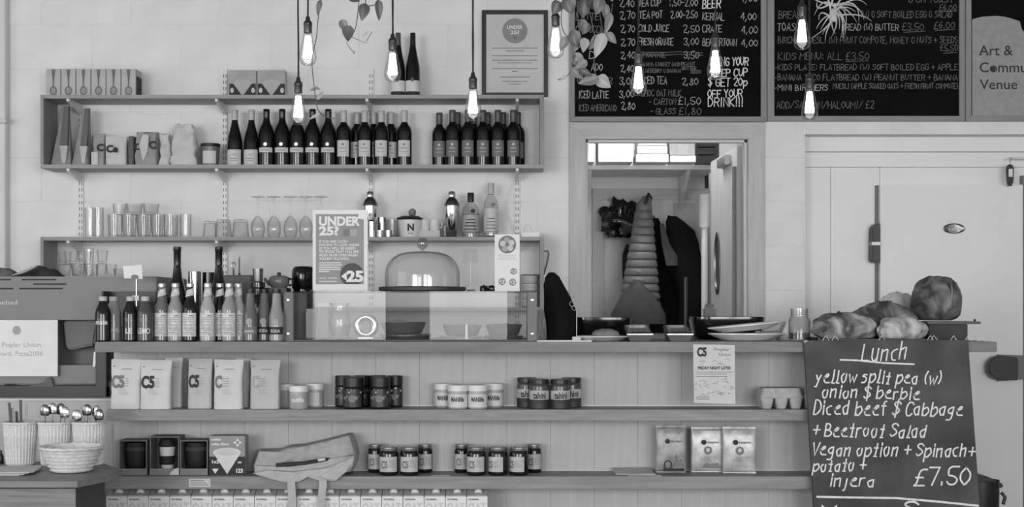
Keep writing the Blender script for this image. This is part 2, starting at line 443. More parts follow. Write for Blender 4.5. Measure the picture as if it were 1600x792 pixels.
# lamp of the store room
t = thing('batten_light', 'ceiling light batten inside the store room', 'lamp', (0.75, 7.55, BRZ))
part(G().box(-0.3, 0.3, -0.05, 0.05, -0.05, 0), 'body', m_whitep, t, bevel=0.005)
part(G().box(-0.29, 0.29, -0.04, 0.04, -0.065, -0.05), 'diffuser', emit('lamp_diffuser', 70), t)
# inner door frame and door in the store's back wall
Yd = BRY - 0.02
ix0, ix1, iz = X(943, Yd), X(1090, Yd), Z(312, Yd)
mitred('trim_4', ix0, ix1, iz, 0.07, Yd - 0.01, BRY, 0.0, m_trim, m_trimx)
dr = struct('door_2', G().box(ix0, ix1, BRY - 0.012, BRY - 0.002, 0, iz), mat('door_panel', 0.80, 0.5, var=0.02))
part(G().box(X(1052, Yd), ix1 - 0.01, BRY - 0.017, BRY - 0.012, 0.4, iz - 0.02), 'panel', mat('door_panel_grey', 0.68, 0.5, var=0.02), dr, bevel=0.002)
part(G().box(ix0 + 0.005, X(1048, Yd), BRY - 0.017, BRY - 0.012, 0.4, iz - 0.02), 'panel', mat('door_panel', 0.8), dr, bevel=0.002)

# open door leaf on the right of the doorway
hx, hy = DX1 - 0.005, YB + 0.17
lt = struct('door_1', G().box(-0.79, 0, -0.02, 0.02, 0.01, DZ - 0.01), m_trim, bevel=0.003)
lt.location = (hx, hy, 0); lt.rotation_euler = (0, 0, R(-88.5))
g = G(); ring = [];
for k in range(28):
    a = 2 * math.pi * k / 28; ring.append((math.cos(a), math.sin(a)))
zc = 1.35; zc = Z(411, 7.55)
part(G().loft([[(-0.56 + 0.085 * c * q, yy, zc + 0.175 * s_ * q) for c, s_ in ring] for q, yy in ((1, -0.02), (1, -0.028), (0.86, -0.03), (0.82, -0.021))]), 'oval_plate', m_dsteel, lt, label='oval metal pull plate on the open door')
part(G().tube([(0, 0, 0.2), (0, 0, DZ - 0.12)], 0.011), 'hinge_rod', m_mid, lt, loc=(0.004, -0.035, 0))
part(G().box(-0.40, -0.16, -0.055, -0.02, DZ - 0.09, DZ - 0.04), 'door_closer', m_dsteel, lt, bevel=0.004)

# ---- cold room filling the recess at the right
m_cold = mat('cold_room_panel', 0.91, 0.4, var=0.015, scale=3)
cr = thing('cold_room', 'white walk-in cold room wall with a wide door at the right', 'cold room', (2.3, YC, 0), lift=0)
def crp(name, p0, p1, q0, q1, y0, y1, m=m_cold, bevel=0.0015, par=None, label=None):
    a, b = X(p0, YC) - 2.3, X(p1, YC) - 2.3
    return part(G().box(a, b, y0, y1, 0.0 if q1 is None else Z(q1, YC), 9 if q0 is None else Z(q0, YC)), name, m, par or cr, bevel=bevel, label=label)
crp('wall_panel', 1200, 1297.5, 261.5, None, 0, 0.1)
crp('wall_panel', 1298, 1374.5, 261.5, None, 0, 0.1)
crp('wall_panel', 1375, 2120, 261.5, None, 0, 0.1)
crp('fascia', 1200, 2120, 238, 261, -0.004, 0.1)
crp('fascia', 1200, 2120, 180, 237, -0.008, 0.1)
cd = crp('door', 1371, 1592, 290, None, -0.055, 0.0)
gk = G().box(X(1367, YC) - 2.3, X(1371, YC) - 2.3, -0.02, 0.0, 0.02, Z(290, YC))
part(gk, 'gasket', m_mid, cr)
# hinge cover
g = G().prism([(X(a, YC) - 2.3, Z(b, YC)) for a, b in [(1356, 408), (1360, 411), (1369, 411), (1369, 350), (1362, 351), (1357, 357)]], -0.075, -0.004)
hg = part(g, 'hinge_cover', m_black, cd, bevel=0.004)
part(G().box(X(1356, YC) - 2.3, X(1369.5, YC) - 2.3, -0.078, -0.01, Z(384, YC), Z(379, YC)), 'hinge_band', m_dsteel, cd)
# oval badge
bx_, bz_ = X(1485, YC) - 2.3, Z(358, YC)
part(G().loft([[(bx_ + S(17, YC) * q * c, yy, bz_ + S(8, YC) * q * s_) for c, s_ in ring] for q, yy in ((1, -0.055), (1, -0.06), (0.93, -0.062), (0.8, -0.0585))]), 'badge', m_dsteel, cd)
g = G(); put_text(g, 'cafri', bx_ - S(9, YC), bx_ + S(9, YC), bz_ - S(2.5, YC), S(5, YC), -0.0595, bold=0.01); part(g, 'badge_lettering', m_white, cd)
# lever handle low on the door
Yh = YC - 0.1
g = G(); hz = Z(574, Yh); L0, L1 = X(1541, Yh) - 2.3, X(1612, Yh) - 2.3
pts = []
for k in range(13):
    a = math.pi / 2 + math.pi * k / 12; pts.append((L0 + 0.06 + 0.06 * math.cos(a), hz + S(19, Yh) * math.sin(a)))
g.prism(pts + [(X(1588, Yh) - 2.3, hz - S(20, Yh)), (X(1588, Yh) - 2.3, hz + S(16, Yh))], -0.13, -0.09)
lv = part(g, 'lever_handle', m_black, cd, bevel=0.006)
part(G().prism([(X(1560, Yh) - 2.3, hz - S(22, Yh)), (L1, hz - S(18, Yh)), (L1, hz + S(18, Yh)), (X(1560, Yh) - 2.3, hz + S(20, Yh))], -0.09, -0.055), 'lever_plate', m_mid, cd, bevel=0.006)
# darker lining right of the door and the pegged rail with the key tag
crp('jamb', 1593, 1640, 275, None, -0.03, 0.0, m=m_mid)
part(G().tube([(X(1578, 6.93) - 2.3, -0.06, Z(247, 6.93)), (X(1640, 6.93) - 2.3, -0.06, Z(247, 6.93))], 0.006), 'rail', m_white, cr)
part(G().tube([(X(1630, 6.93) - 2.3, -0.06, Z(247, 6.93)), (X(1630, 6.93) - 2.3, 0.0, Z(247, 6.93))], 0.006), 'rail_peg', m_white, cr)
t = thing('hanging_tag', 'small black tag with white label hanging beside the cold room door top', 'tag', (X(1576, 6.93), 6.915, Z(291, 6.93)))
part(G().prism([(-0.014, 0.02), (-0.01, 0.005), (0.01, 0.005), (0.016, 0.02), (0.018, 0.09), (0.010, 0.108), (-0.010, 0.108), (-0.018, 0.09)], -0.012, 0.012), 'body', m_black, t, bevel=0.003)
part(G().box(-0.010, 0.010, -0.0135, -0.012, 0.045, 0.085), 'label_patch', m_paper, t)
part(G().lathe([(0.0, -0.002), (0.011, 0.0), (0.013, 0.012), (0.009, 0.02)], 12), 'tip', m_black, t)
part(G().tube([(0, 0, 0.105), (0.002, 0, 0.125), (0.006, 0, 0.138), (0.008, 0, 0.146)], 0.0025), 'hook', m_dsteel, t)

# ------------------------------------------------------------------ wall shelves on twin-slot rails
YSF = 6.67
zA, zB, zC, zD = Z(148, YSF), Z(257, YSF), Z(370, YSF), Z(480, YSF)
TH = 0.018
m_shelf = wood('shelf_board', 0.62, 0.10, 0.5, 'x', 1.2)
m_shelfz = wood('shelf_side', 0.58, 0.10, 0.5, 'z', 1.2)
sx0, sx1 = X(63, YSF), X(850, YSF)
RAILS = [X(p, YB) for p in (127, 352, 580, 808)]
def shelf_unit(name, label, ztop, zbot, brz):
    t = thing(name, label, 'shelf', ((sx0 + sx1) / 2, (YSF + YB) / 2, zbot - TH), lift=0)
    def bx(nm, a, b, c, d, m):
        o = part(G().box(a, b, YSF, YB - 0.012, c, d), nm, m, t, bevel=0.0015); o.matrix_parent_inverse = Matrix.Translation(-Vector(t.location)); return o
    bx('top_board', sx0 + .016, sx1 - .02, ztop - TH, ztop, m_shelf)
    bx('bottom_board', sx0, sx1, zbot - TH, zbot, m_shelf)
    bx('side_panel', sx0, sx0 + 0.016, zbot, ztop, m_shelfz)
    bx('side_panel', sx1 - 0.02, sx1, zbot, ztop, m_shelfz)
    for zz in brz:
        for rx in RAILS:
            g = G()
            g.add([(rx - .007, YSF + 0.012, zz - TH), (rx + .007, YSF + 0.012, zz - TH), (rx + .007, YB - 0.012, zz - TH), (rx - .007, YB - 0.012, zz - TH),
                   (rx - .007, YSF + 0.012, zz - TH - .012), (rx + .007, YSF + 0.012, zz - TH - .012), (rx + .007, YB - 0.012, zz - TH - .05), (rx - .007, YB - 0.012, zz - TH - .05)],
                  [(0, 1, 2, 3), (7, 6, 5, 4), (4, 5, 1, 0), (5, 6, 2, 1), (6, 7, 3, 2), (7, 4, 0, 3)])
            o = part(g, 'bracket', m_whitep, t, smooth=False); o.matrix_parent_inverse = Matrix.Translation(-Vector(t.location))
    return t
shelf_unit('wall_shelf', 'long grey box shelf holding the wine bottles on the wall', zA, zB, (zA, zB))
shelf_unit('wall_shelf', 'long grey box shelf with glassware on its top, below the wine bottles', zC, zD, (zC,))
m_slot = mat('slot_shadow', 0.48, 0.8)
rail_where = ['leftmost', 'second', 'third', 'rightmost']
for i, rx in enumerate(RAILS):
    zt = Z(108, YB) if i < 3 else Z(150, YB)
    t = thing('shelf_rail', 'white slotted metal shelf rail on the wall, %s of the four%s' % (rail_where[i], ' from the left' if i in (1, 2) else ''), 'shelf rail', (rx, YB, zD - 0.3), 'slotted shelf rails')
    base = zD - 0.3
    g = G().box(-.0125, .0125, -0.011, 0.0, 0, zt - base)
    part(g, 'channel', m_whitep, t, bevel=0.001)
    g = G(); z = 0.02
    while z < zt - base - 0.02:
        for s_ in (-0.006, 0.006): g.box(s_ - .002, s_ + .002, -0.0116, -0.0105, z, z + 0.016)
        z += 0.032
    part(g, 'slots', m_slot, t, smooth=False)

# ------------------------------------------------------------------ service counter
YCF = 5.40; CT = Z(534, YCF); YSH = 5.44; YPL = 5.645
z1, z2, z3 = Z(640, YSH), Z(744.5, YSH), 0.25
m_ctop = wood('worktop_wood', 0.49, 0.25, 0.45, 'x', 1.0)
m_cshelf = wood('counter_shelf_wood', 0.555, 0.20, 0.5, 'x', 0.9, 2.5)
m_plank = wood('grey_plank', 0.735, 0.07, 0.6, 'z', 1.0)
WX0, WX1 = X(148, YCF), X(1558, YCF)
single(G().box(WX0, WX1, YCF, 6.0, CT - 0.041, CT), 'worktop', m_ctop, 'long dark wooden worktop of the service counter', 'worktop', lift=0, bevel=0.003)
cs = thing('counter_shelving', 'open display shelving with grey plank back under the worktop', 'shelving', (0, 5.6, 0), lift=0)
inv = Matrix.Translation((0, -5.6, 0))
def csp(g, name, m, label=None, **kw):
    o = part(g, name, m, cs, label=label, **kw); o.matrix_parent_inverse = inv; return o
SX0, SX1 = X(166, YSH), X(1500, YSH)
csp(G().box(SX0, SX1, YSH, YPL, z1 - 0.044, z1), 'shelf', m_cshelf, bevel=0.002)
csp(G().box(SX0, SX1, YSH, YPL, z2 - 0.050, z2), 'shelf', m_cshelf, bevel=0.002)
csp(G().box(SX0, SX1, YSH, YPL, z3 - 0.045, z3), 'shelf', m_cshelf, bevel=0.002)
npk = 19; pw_ = (SX1 - SX0 + 0.03) / npk
pm = G().box(0, pw_ - 0.0007, 0, 0.018, 0, CT - 0.041).mesh('plank', bevel=0.0004, segs=1)
for k in range(npk):
    o = link('plank', pm, m_plank, cs, (SX0 - 0.03 + k * pw_, YPL + random.uniform(0, .0005), 0)); o.matrix_parent_inverse = inv
csp(G().box(SX1, SX1 + 0.03, YSH, 5.98, 0, CT - 0.041), 'end_panel', m_plank, bevel=0.002)
csp(G().box(SX0 - 0.03, SX0, YPL + 0.02, 5.98, 0, CT - 0.041), 'end_panel', m_plank, bevel=0.002)
# strip of light at the back of the two shelves, imitated by white bars
csp(G().box(SX0, SX1, YPL - 0.012, YPL - 0.001, z1 + 0.0003, z1 + 0.0040), 'painted_light_line', m_whitep)
csp(G().box(SX0, SX1, YPL - 0.012, YPL - 0.001, z2 + 0.0003, z2 + 0.0040), 'painted_light_line', m_whitep)
# small notice on the lower shelf edge
t = thing('shelf_notice', 'small pale paper notice stuck on the lower counter shelf edge', 'notice', (X(312, YSH), YSH - 0.0012, Z(761, YSH)))
part(G().box(-S(17, YSH), S(17, YSH), 0, 0.001, 0, S(13, YSH)), 'paper', m_offp, t)
g = G()
for k in range(3): g.box(-S(14, YSH), S(13 - 3 * k, YSH), -0.0004, 0, S(3 + 3.3 * k, YSH), S(4 + 3.3 * k, YSH))
part(g, 'print', m_mid, t, smooth=False)
# lower counter under the coffee machine
zM = Z(622, 5.72)
t = thing('machine_counter', 'plain grey low counter under the coffee machine', 'counter', (-2.2, 6.0, 0), lift=0)
g = G().box(-3.2, SX0 - 0.032, 5.70, 6.3, 0, zM - 0.01); o = part(g, 'body', m_plank, t, bevel=0.002); o.matrix_parent_inverse = Matrix.Translation((2.2, -6.0, 0))
g = G().box(-3.2, SX0 - 0.032, 5.69, 6.3, zM - 0.01, zM); o = part(g, 'top', m_offp, t, bevel=0.002); o.matrix_parent_inverse = Matrix.Translation((2.2, -6.0, 0))
# ------------------------------------------------------------------ shared shapes
def superring(cx, cy, z, hx, hy, n=24, e=0.45, wob=0.0, ph=0.0):
    out = []
    for k in range(n):
        a = 2 * math.pi * k / n; c, s_ = math.cos(a), math.sin(a)
        r = 1 + wob * math.sin(3 * a + ph) + wob * 0.6 * math.sin(7 * a - ph)
        out.append((cx + hx * r * math.copysign(abs(c) ** e, c), cy + hy * r * math.copysign(abs(s_) ** e, s_), z))
    return out
def disc(g, cx, cz, r, y, n=20, sz=1.0):
    return g.add([(cx + r * math.cos(2 * math.pi * k / n), y, cz + r * sz * math.sin(2 * math.pi * k / n)) for k in range(n)], [tuple(range(n))])

m_wine = mat('wine_glass_dark', 0.075, 0.07, var=0.02)
m_lab = mat('bottle_label', 0.80, 0.6, var=0.04, scale=30)
m_labg = mat('grey_bottle_label', 0.45, 0.6, var=0.10, scale=40)
m_capl = mat('pale_capsule', 0.72, 0.4, var=0.03)
m_capd = mat('dark_capsule', 0.30, 0.35, var=0.04)
m_capk = mat('black_capsule', 0.11, 0.25, var=0.03)

def wine(label, loc, group, kind, H_=0.285):
    """kind: burgundy | emblem | pale | dark"""
    t = thing('wine_bottle', label, 'bottle', loc, group)
    k = H_ / 0.285
    if kind in ('burgundy',):
        pr = [(0, .004), (.030, 0), (.0365, .003), (.0375, .01), (.0375, .118), (.036, .135), (.030, .165), (.022, .195), (.0165, .22), (.0145, .24)]
        cz = .232
    elif kind == 'emblem':
        pr = [(0, .004), (.032, 0), (.0385, .003), (.0395, .01), (.0395, .150), (.038, .170), (.031, .196), (.021, .215), (.0165, .232), (.0155, .25)]
        cz = .225
    else:
        pr = [(0, .004), (.030, 0), (.0355, .003), (.0365, .01), (.0365, .172), (.0355, .185), (.030, .200), (.020, .212), (.0155, .225), (.0145, .24)]
        cz = .222
    pr = [(r, z * k) for r, z in pr]
    part(G().lathe(pr, 22), 'glass_body', m_wine, t)
    cap = {'burgundy': m_capl, 'emblem': m_capk, 'pale': m_capl, 'dark': m_capd}[kind]
    part(G().lathe([(.0158, cz * k), (.0162, .24 * k), (.0158, .262 * k), (.0165, .264 * k), (.0165, .283 * k), (.0150, .285 * k), (0, .285 * k)], 18), 'capsule', cap, t)
    if kind == 'burgundy':
        part(G().arc(.0380, -68, 62, .006, .082), 'label', m_lab, t)
        g = G(); put_text(g, 'VIN', -.012, .012, .052, .008, wrap=.0384); g.arc(.0384, -30, 30, .036, .0385, 6); g.arc(.0384, -24, 24, .027, .029, 6); part(g, 'print', m_mid, t, smooth=False)
    elif kind == 'emblem':
        part(G().arc(.0400, -55, 55, .068, .092), 'label', m_lab, t)
        part(disc(G(), 0, .108, .009, -.0402), 'emblem', mat('foil_emblem', 0.85, 0.2, 0.6), t)
        g = G(); g.arc(.0404, -25, 25, .077, .080, 6); part(g, 'print', m_mid, t, smooth=False)
    else:
        part(G().arc(.0370, -52, 52, .048, .128), 'label', m_lab if kind == 'pale' else m_labg, t)
        g = G(); disc(g, 0, .108, .006, -.0374, 12); g.arc(.0374, -24, 24, .088, .091, 6); g.arc(.0374, -30, 30, .070, .072, 6)
        part(g, 'print', m_mid if kind == 'pale' else m_lab, t, smooth=False)
    return t

# ------------------------------------------------------------------ upper shelf, on top: cartons with a printed spoon
m_card = mat('kraft_card', 0.72, 0.7, var=0.04, scale=12)
m_cardd = mat('dark_card', 0.38, 0.7, var=0.05)
Yt = 6.72
w6, h6 = S(23.3, Yt), S(43, Yt)
def spoon_box(loc, label):
    t = thing('spoon_box', label, 'box', loc, 'small cartons with a printed spoon')
    part(G().box(-w6 / 2 + .0006, w6 / 2 - .0006, 0, 0.11, 0, h6), 'carton', m_card, t, bevel=0.0015)
    g = G(); y = -0.0005
    disc(g, 0, h6 * .20, w6 * .25, y, 18, 1.25)
    g.add([(-.003, y, h6 * .3), (.003, y, h6 * .3), (.0045, y, h6 * .62), (-.0045, y, h6 * .62)], [(0, 1, 2, 3)])
    g.add([(-.0045, y, h6 * .62), (.0045, y, h6 * .62), (.0095, y, h6 * .97), (-.0095, y, h6 * .97)], [(0, 1, 2, 3)])
    part(g, 'spoon_print', mat('spoon_print', 0.42, 0.6), t, smooth=False)
    g = G(); disc(g, 0, h6 * .20, w6 * .17, -0.0009, 16, 1.25); part(g, 'spoon_bowl_print', mat('spoon_bowl_print', 0.58, 0.6), t, smooth=False)
    g = G(); g.box(w6 / 2 - .0022, w6 / 2 - .0008, -0.0006, 0.0, 0.002, h6 - .004); part(g, 'edge_print', m_ink, t, smooth=False)
    return t
b0 = None
names6 = ['leftmost', 'second', 'third', 'fourth', 'fifth']
for k in range(6):
    x = X(83.5 + 23.5 * k, Yt); lab = ('pale carton printed with a spoon on the top shelf, %s of six' % names6[k] + ('' if k == 0 else ' from the left')) if k < 5 else 'pale carton printed with a spoon, last of six, with a dark strip on its end'
    if b0 is None: b0 = spoon_box((x, Yt, zA), lab); o = b0
    else: o = dup(b0, (x, Yt, zA), lab)
    if k == 5: part(G().box(w6 / 2 - .0004, w6 / 2 + .0006, .01, .1, 0.004, h6 * .75), 'end_strip', m_ink, o)
# coffee filter packs
def filter_pack(label, loc, wd):
    t = thing('coffee_filter_pack', label, 'pack', loc, 'filter packs on the top shelf'); h = S(41, Yt)
    part(G().box(-wd / 2, wd / 2, 0, .06, 0, h), 'carton', mat('filter_pack_card', 0.62, 0.35, var=.05), t, bevel=.002)
    g = G(); y = -.0006
    g.add([(-wd * .48, y, .001), (wd * .48, y, .001), (wd * .48, y, h * .48), (-wd * .48, y, h * .48)], [(0, 1, 2, 3)])
    part(g, 'dark_band', m_ink, t, smooth=False)
    g = G(); g.add([(-wd * .36, -.001, h * .52), (-wd * .02, -.001, .003), (wd * .02, -.001, .003), (wd * .36, -.001, h * .52), (wd * .2, -.001, h * .62), (0, -.001, h * .65), (-wd * .2, -.001, h * .62)], [(0, 1, 2, 3, 4, 5, 6)])
    part(g, 'cone_print', mat('cone_print', .68, .6), t, smooth=False)
    for cx_ in (-.38, .38): part(disc(G(), wd * cx_, h * .22, wd * .065, -.001, 10, 1.5), 'cup_print', m_offp, t, smooth=False)
    return t
filter_pack('glossy coffee filter pack with cone picture, left of two on the top shelf', (X(379, Yt), Yt, zA), S(43, Yt))
filter_pack('glossy coffee filter pack with cone picture, right of two on the top shelf', (X(424, Yt), Yt, zA), S(44, Yt))
# two tall wine bottles on top
def tall_wine(label, x, cap):
    t = thing('wine_bottle', label, 'bottle', (x, 6.75, zA), 'tall wine bottles on the top shelf')
    k = 1.11
    pr = [(0, .004), (.030, 0), (.0345, .003), (.0355, .01), (.0355, .118), (.034, .135), (.028, .165), (.020, .200), (.0145, .232), (.0130, .26), (.0130, .283), (.0115, .285), (0, .285)]
    part(G().lathe([(r, z * k) for r, z in pr], 22), 'glass_body', m_wine, t)
    part(G().lathe([(.0150, .228 * k), (.0140, .25 * k), (.0136, .284 * k), (.012, .2865 * k), (0, .2865 * k)], 16), 'capsule', cap, t)
    part(G().arc(.0360, -75, 75, .024, .078), 'label', mat('label_white', .86, .6), t)
    part(G().arc(.0361, -75, 75, .002, .024), 'foot_band', m_ink, t)
    part(G().box(-.006, .006, -.0372, -.0355, .072, .090), 'crest', m_cardd, t)
    return t
tall_wine('tall dark wine bottle on the top shelf, half hidden behind a glowing bulb', X(622, 6.75), m_capd)
tall_wine('tall dark wine bottle on the top shelf, standing clear with a white label', X(645, 6.75), m_capk)

# framed certificate
Yf = YB - 0.002
fx0, fx1, fz0, fz1 = X(753, Yf), X(856, Yf), Z(152, Yf), Z(17, Yf)
t = thing('framed_certificate', 'black framed certificate with a round seal above the wall shelf', 'picture', ((fx0 + fx1) / 2, Yf, fz0))
fw, fh, ft = fx1 - fx0, fz1 - fz0, S(6.5, Yf)
for nm, a, b, c, d in (('frame_rail', -fw / 2, fw / 2, fh - ft, fh), ('frame_rail', -fw / 2, fw / 2, 0, ft), ('frame_stile', -fw / 2, -fw / 2 + ft, ft, fh - ft), ('frame_stile', fw / 2 - ft, fw / 2, ft, fh - ft)):
    part(G().box(a, b, -0.02, 0, c, d), nm, m_black, t, bevel=.0015)
part(G().box(-fw / 2 + ft, fw / 2 - ft, -.012, -.002, ft, fh - ft), 'paper', mat('certificate_paper', .80, .6, var=.015), t)
g = G(); disc(g, 0, fh - S(32, Yf), S(19.5, Yf), -.0125, 32); seal = part(g, 'seal', mat('seal_grey', .55, .5), t, smooth=False)
g = G(); put_text(g, 'UNDER', -S(12, Yf), S(12, Yf), fh - S(29, Yf), S(5.5, Yf), -.013, bold=.03); put_text(g, '25?', -S(7, Yf), S(7, Yf), fh - S(37, Yf), S(5.5, Yf), -.013, bold=.03)
part(g, 'seal_lettering', m_paper, t, smooth=False)
g = G()
for yy, hw in ((76, 36), (80, 14), (88, 36), (95, 36), (99, 27), (108, 36), (112, 5), (121, 24), (128, 20), (132, 10)): g.box(-S(hw, Yf), S(hw, Yf), -.0127, -.0121, fh - S(yy - 17 + .55, Yf), fh - S(yy - 17 - .55, Yf))
disc(g, 0, fh - S(43, Yf), S(3, Yf), -.0131, 12)
part(g, 'print', m_mid, t, smooth=False)

# ------------------------------------------------------------------ inside the upper box shelf
Yi = 6.78
m_kraft = mat('kraft_paper', .60, .7, var=.06, scale=18, bump=.2, bscale=25)
m_pouch = mat('pouch_paper', .78, .55, var=.04, scale=15, bump=.15, bscale=20)
def bag(name, label, loc, wd, dp, h, m, top=0.012, group=None, wob=.03, crumple=.004, seed=1.0, lean=0.0, rz=0.0, fold=0.0, n=28):
    t = thing(name, label, 'bag', loc, group, rz)
    rings = []
    for f_ in (0, .02, .12, .22, .3, .4, .5, .6, .7, .76, .82, .87, .92, .96, 1.0):
        hw = wd / 2 * (1.0 - .04 * math.sin(math.pi * f_) + fold * f_ * f_)
        hd = (dp / 2) * (1 - f_ ** 2.2) + top / 2 * f_ ** 2.2 if f_ > .02 else dp / 2 * .97
        rings.append(superring(lean * f_ * h, 0, f_ * h, hw if f_ > 0 else hw * .97, hd, n, .35, wob * f_, seed))
    g = G().loft(rings)
    zs = [p[2] for p in g.v]
    if crumple:
        g2 = G(); g2.v = list(g.v); g2.f = g.f; g2.jitter(crumple, 26, seed)
        g.v = [q if z > 1e-6 else p for p, q, z in zip(g.v, g2.v, zs)]
    part(g, 'bag_body', m, t, angle=30)
    return t
def c_logo(t, x, z, h, y, m=None, txt='C', bold=.05):
    g = G(); put_text(g, txt, x, None, z, h, y, bold=bold); return part(g, 'logo', m or m_ink, t, smooth=False)
def pouch_window(label, loc, wd, h, seed, tip, lean):
    t = thing('gusseted_pouch', label, 'pouch', loc, 'tall pouches at the left end of the wine shelf')
    hw, hd = wd / 2, .045
    rings = []
    for f_ in (0, .1, .3, .55, .8, 1.0):
        q = 1 - .45 * f_
        rings.append(superring(lean * f_ * h, 0, f_ * h, hw * q * (1.05 - .35 * f_), hd * (1 - .8 * f_), 20, .5, .04, seed))
    part(G().loft(rings).jitter(.003, 14, seed), 'pouch_body', m_kraft, t)
    y = -.05
    part(G().prism([(hw * .0 + lean * h * .3, h * .34), (hw * .75 + lean * h * .3, h * .34), (hw * .62 + lean * h, h * .97), (hw * .12 + lean * h, h * .97)], y, y + .02), 'dark_panel', mat('pouch_window', .30, .4), t, bevel=.002)
    part(G().prism([(hw * .30 + lean * h * .1, h * .05), (hw * .62 + lean * h * .1, h * .04), (hw * .8 + lean * h * .3, h * .335), (hw * -.08 + lean * h * .3, h * .335)], y - .002, y + .02), 'pale_panel', mat('pouch_label', .72, .5), t, bevel=.002)
    return t
pouch_window('tall kraft pouch with a dark panel, leftmost inside the wine shelf', (X(95, Yi), Yi + .02, zB), S(31, Yi), S(96, Yi), 2.0, 0, .06)
pouch_window('tall kraft pouch with a dark panel, second from the left inside the wine shelf', (X(127, Yi), Yi + .01, zB), S(28, Yi), S(92, Yi), 5.0, 0, .08)
t = bag('coffee_bag', 'small narrow coffee bag beside the tall pouches on the wine shelf', (X(156, Yi), Yi, zB), S(18, Yi), .06, S(51, Yi), m_kraft, .02, seed=3); c_logo(t, -.005, .075, .034, -.036)
part(G().box(-S(10, Yi), -S(0, Yi), -.035, -.02, .004, .07), 'label', m_offp, t)
t = bag('coffee_bag', 'square white coffee bag with black logo on the wine shelf', (X(184, Yi), Yi - .01, zB), S(33, Yi), .06, S(46, Yi), m_pouch, .03, seed=4, crumple=.002); c_logo(t, -.045, .068, .034, -.034, txt='Ce')
single(G().box(-S(4, Yi), S(4, Yi), 0, .1, 0, S(47, Yi)), 'slim_box', m_cardd, 'slim dark box between two coffee bags on the wine shelf', 'box', (X(207, Yi), Yi - .03, zB), bevel=.003)
t = bag('coffee_bag', 'folded grey coffee bag with black logo, centre of the bag row', (X(231, Yi), Yi - .01, zB), S(36, Yi), .07, S(52, Yi), m_kraft, .03, seed=6.4, crumple=.012, wob=.08, fold=-.12); c_logo(t, .018, .085, .036, -.04); c_logo(t, -.058, .08, .03, -.034)
part(G().prism([(-.03, .10), (-.01, .02), (.012, .07), (.018, .15), (-.012, .155)], -.042, -.03), 'folded_flap', m_pouch, t, bevel=.002)
bag('coffee_bag', 'slim crumpled paper bag on the wine shelf beside the tall crumpled one', (X(259, Yi), Yi, zB), S(17, Yi), .06, S(50, Yi), m_pouch, .02, seed=8.1, crumple=.014, wob=.10, fold=-.3)
bag('paper_bag', 'tall crumpled paper bag with twisted top on the wine shelf', (X(290, Yi), Yi, zB), S(40, Yi), .09, S(66, Yi), m_pouch, .06, seed=9.7, crumple=.016, wob=.10, fold=-.35, n=44)
t = thing('plastic_tub', 'clear tub with a dark lid and pale label beside the first wine bottle', 'tub', (X(329, Yi), Yi, zB))
part(G().lathe([(0, .002), (.036, 0), (.040, .004), (.046, .10), (.046, .104)], 24), 'tub_body', mat('tub_grey', .42, .3), t)
part(G().lathe([(.047, .098), (.0485, .1), (.0485, .112), (.046, .114), (0, .113)], 24), 'lid', m_black, t)
g = G(); g.arc(.0475, -40, 45, .012, .075); part(g, 'label', m_offp, t)

GR1 = 'wine bottles in the upper wall shelf'
for i, p in enumerate((367, 393)):
    wine('wine bottle with pale cap and large white label, %s of the first pair' % ('left' if i == 0 else 'right'), (X(p, Yi), Yi, zB), GR1, 'burgundy', .283)
for i, p in enumerate((416.5, 441, 464.5, 488.5, 513)):
    wine('black-capped wine bottle with silver disc, %s of five from the left' % ORD[i], (X(p, Yi), Yi, zB), GR1, 'emblem', .286)
for i, p in enumerate((537, 570, 596, 632)):
    wine('pale-capped wine bottle in the shelf front row, %s of four from the left' % ORD[i], (X(p, Yi), Yi, zB), GR1, 'pale', .280)
for i, p in enumerate((558, 584, 611)):
    wine('pale-capped wine bottle in the shelf back row, %s of three from the left' % ORD[i], (X(p, 6.845), 6.845, zB), GR1, 'pale', .280)
for i, p in enumerate((686.5, 707, 731, 754.5, 778, 802)):
    wine('grey-labelled wine bottle in the shelf front row, %s of six from the left' % ORD[i], (X(p, Yi if i else Yi + .03), Yi if i else Yi + .03, zB), GR1, 'dark', .282 if i else .272)
for i, p in enumerate((715, 740, 762, 786, 809)):
    wine('dark-capped wine bottle in the back row, %s of five from the left' % ORD[i], (X(p, 6.848), 6.848, zB), GR1, 'dark', .280)

# ------------------------------------------------------------------ middle shelf: glasses and bar ware
Yg = 6.77
def tumbler_mesh(r0, r1, h, inv=False):
    th = .0022
    pr = [(0, .004), (r0 - .004, .0), (r0, .004), (r1, h - .001), (r1 - th / 2, h), (r1 - th, h - .001), (r0 - th, .012), (0, .010)]
    if inv: pr = [(r, h - z) for r, z in pr][::-1]
    return G().lathe(pr, 24).mesh('tumbler')
TM = {}
def tumbler(label, p, Y, z, hpx, wpx, inv=False, group='tumblers on the middle shelf', taper=.88, name='tumbler'):
    key = (hpx, wpx, inv, taper)
    if key not in TM: TM[key] = tumbler_mesh(S(wpx, Y) / 2 * taper, S(wpx, Y) / 2, S(hpx, Y), inv)
    o = link(name, TM[key], m_tumbler, None, (X(p, Y), Y, z)); return tag(o, label, 'glass', group)
tumbler('tall straight glass at the left end of the glass row, front', 141, 6.74, zC, 46, 17, taper=.95)
tumbler('tall straight glass just right of the leftmost one, behind it', 153, 6.80, zC, 48, 18, taper=.95)
names_t = ['leftmost', 'second from left', 'third from left', 'fourth from left', 'rightmost']
for i, p in enumerate((180, 202, 225, 247, 267)):
    tumbler('clear stacked tumbler in the lower row of the glass stack, front, ' + names_t[i], p, 6.74, zC, 36, 23)
for i, p in enumerate((190, 213, 236, 258)):
    tumbler('clear tumbler in the second rank behind the lower row of the stack, ' + names_t[i], p, 6.825, zC, 36, 23)
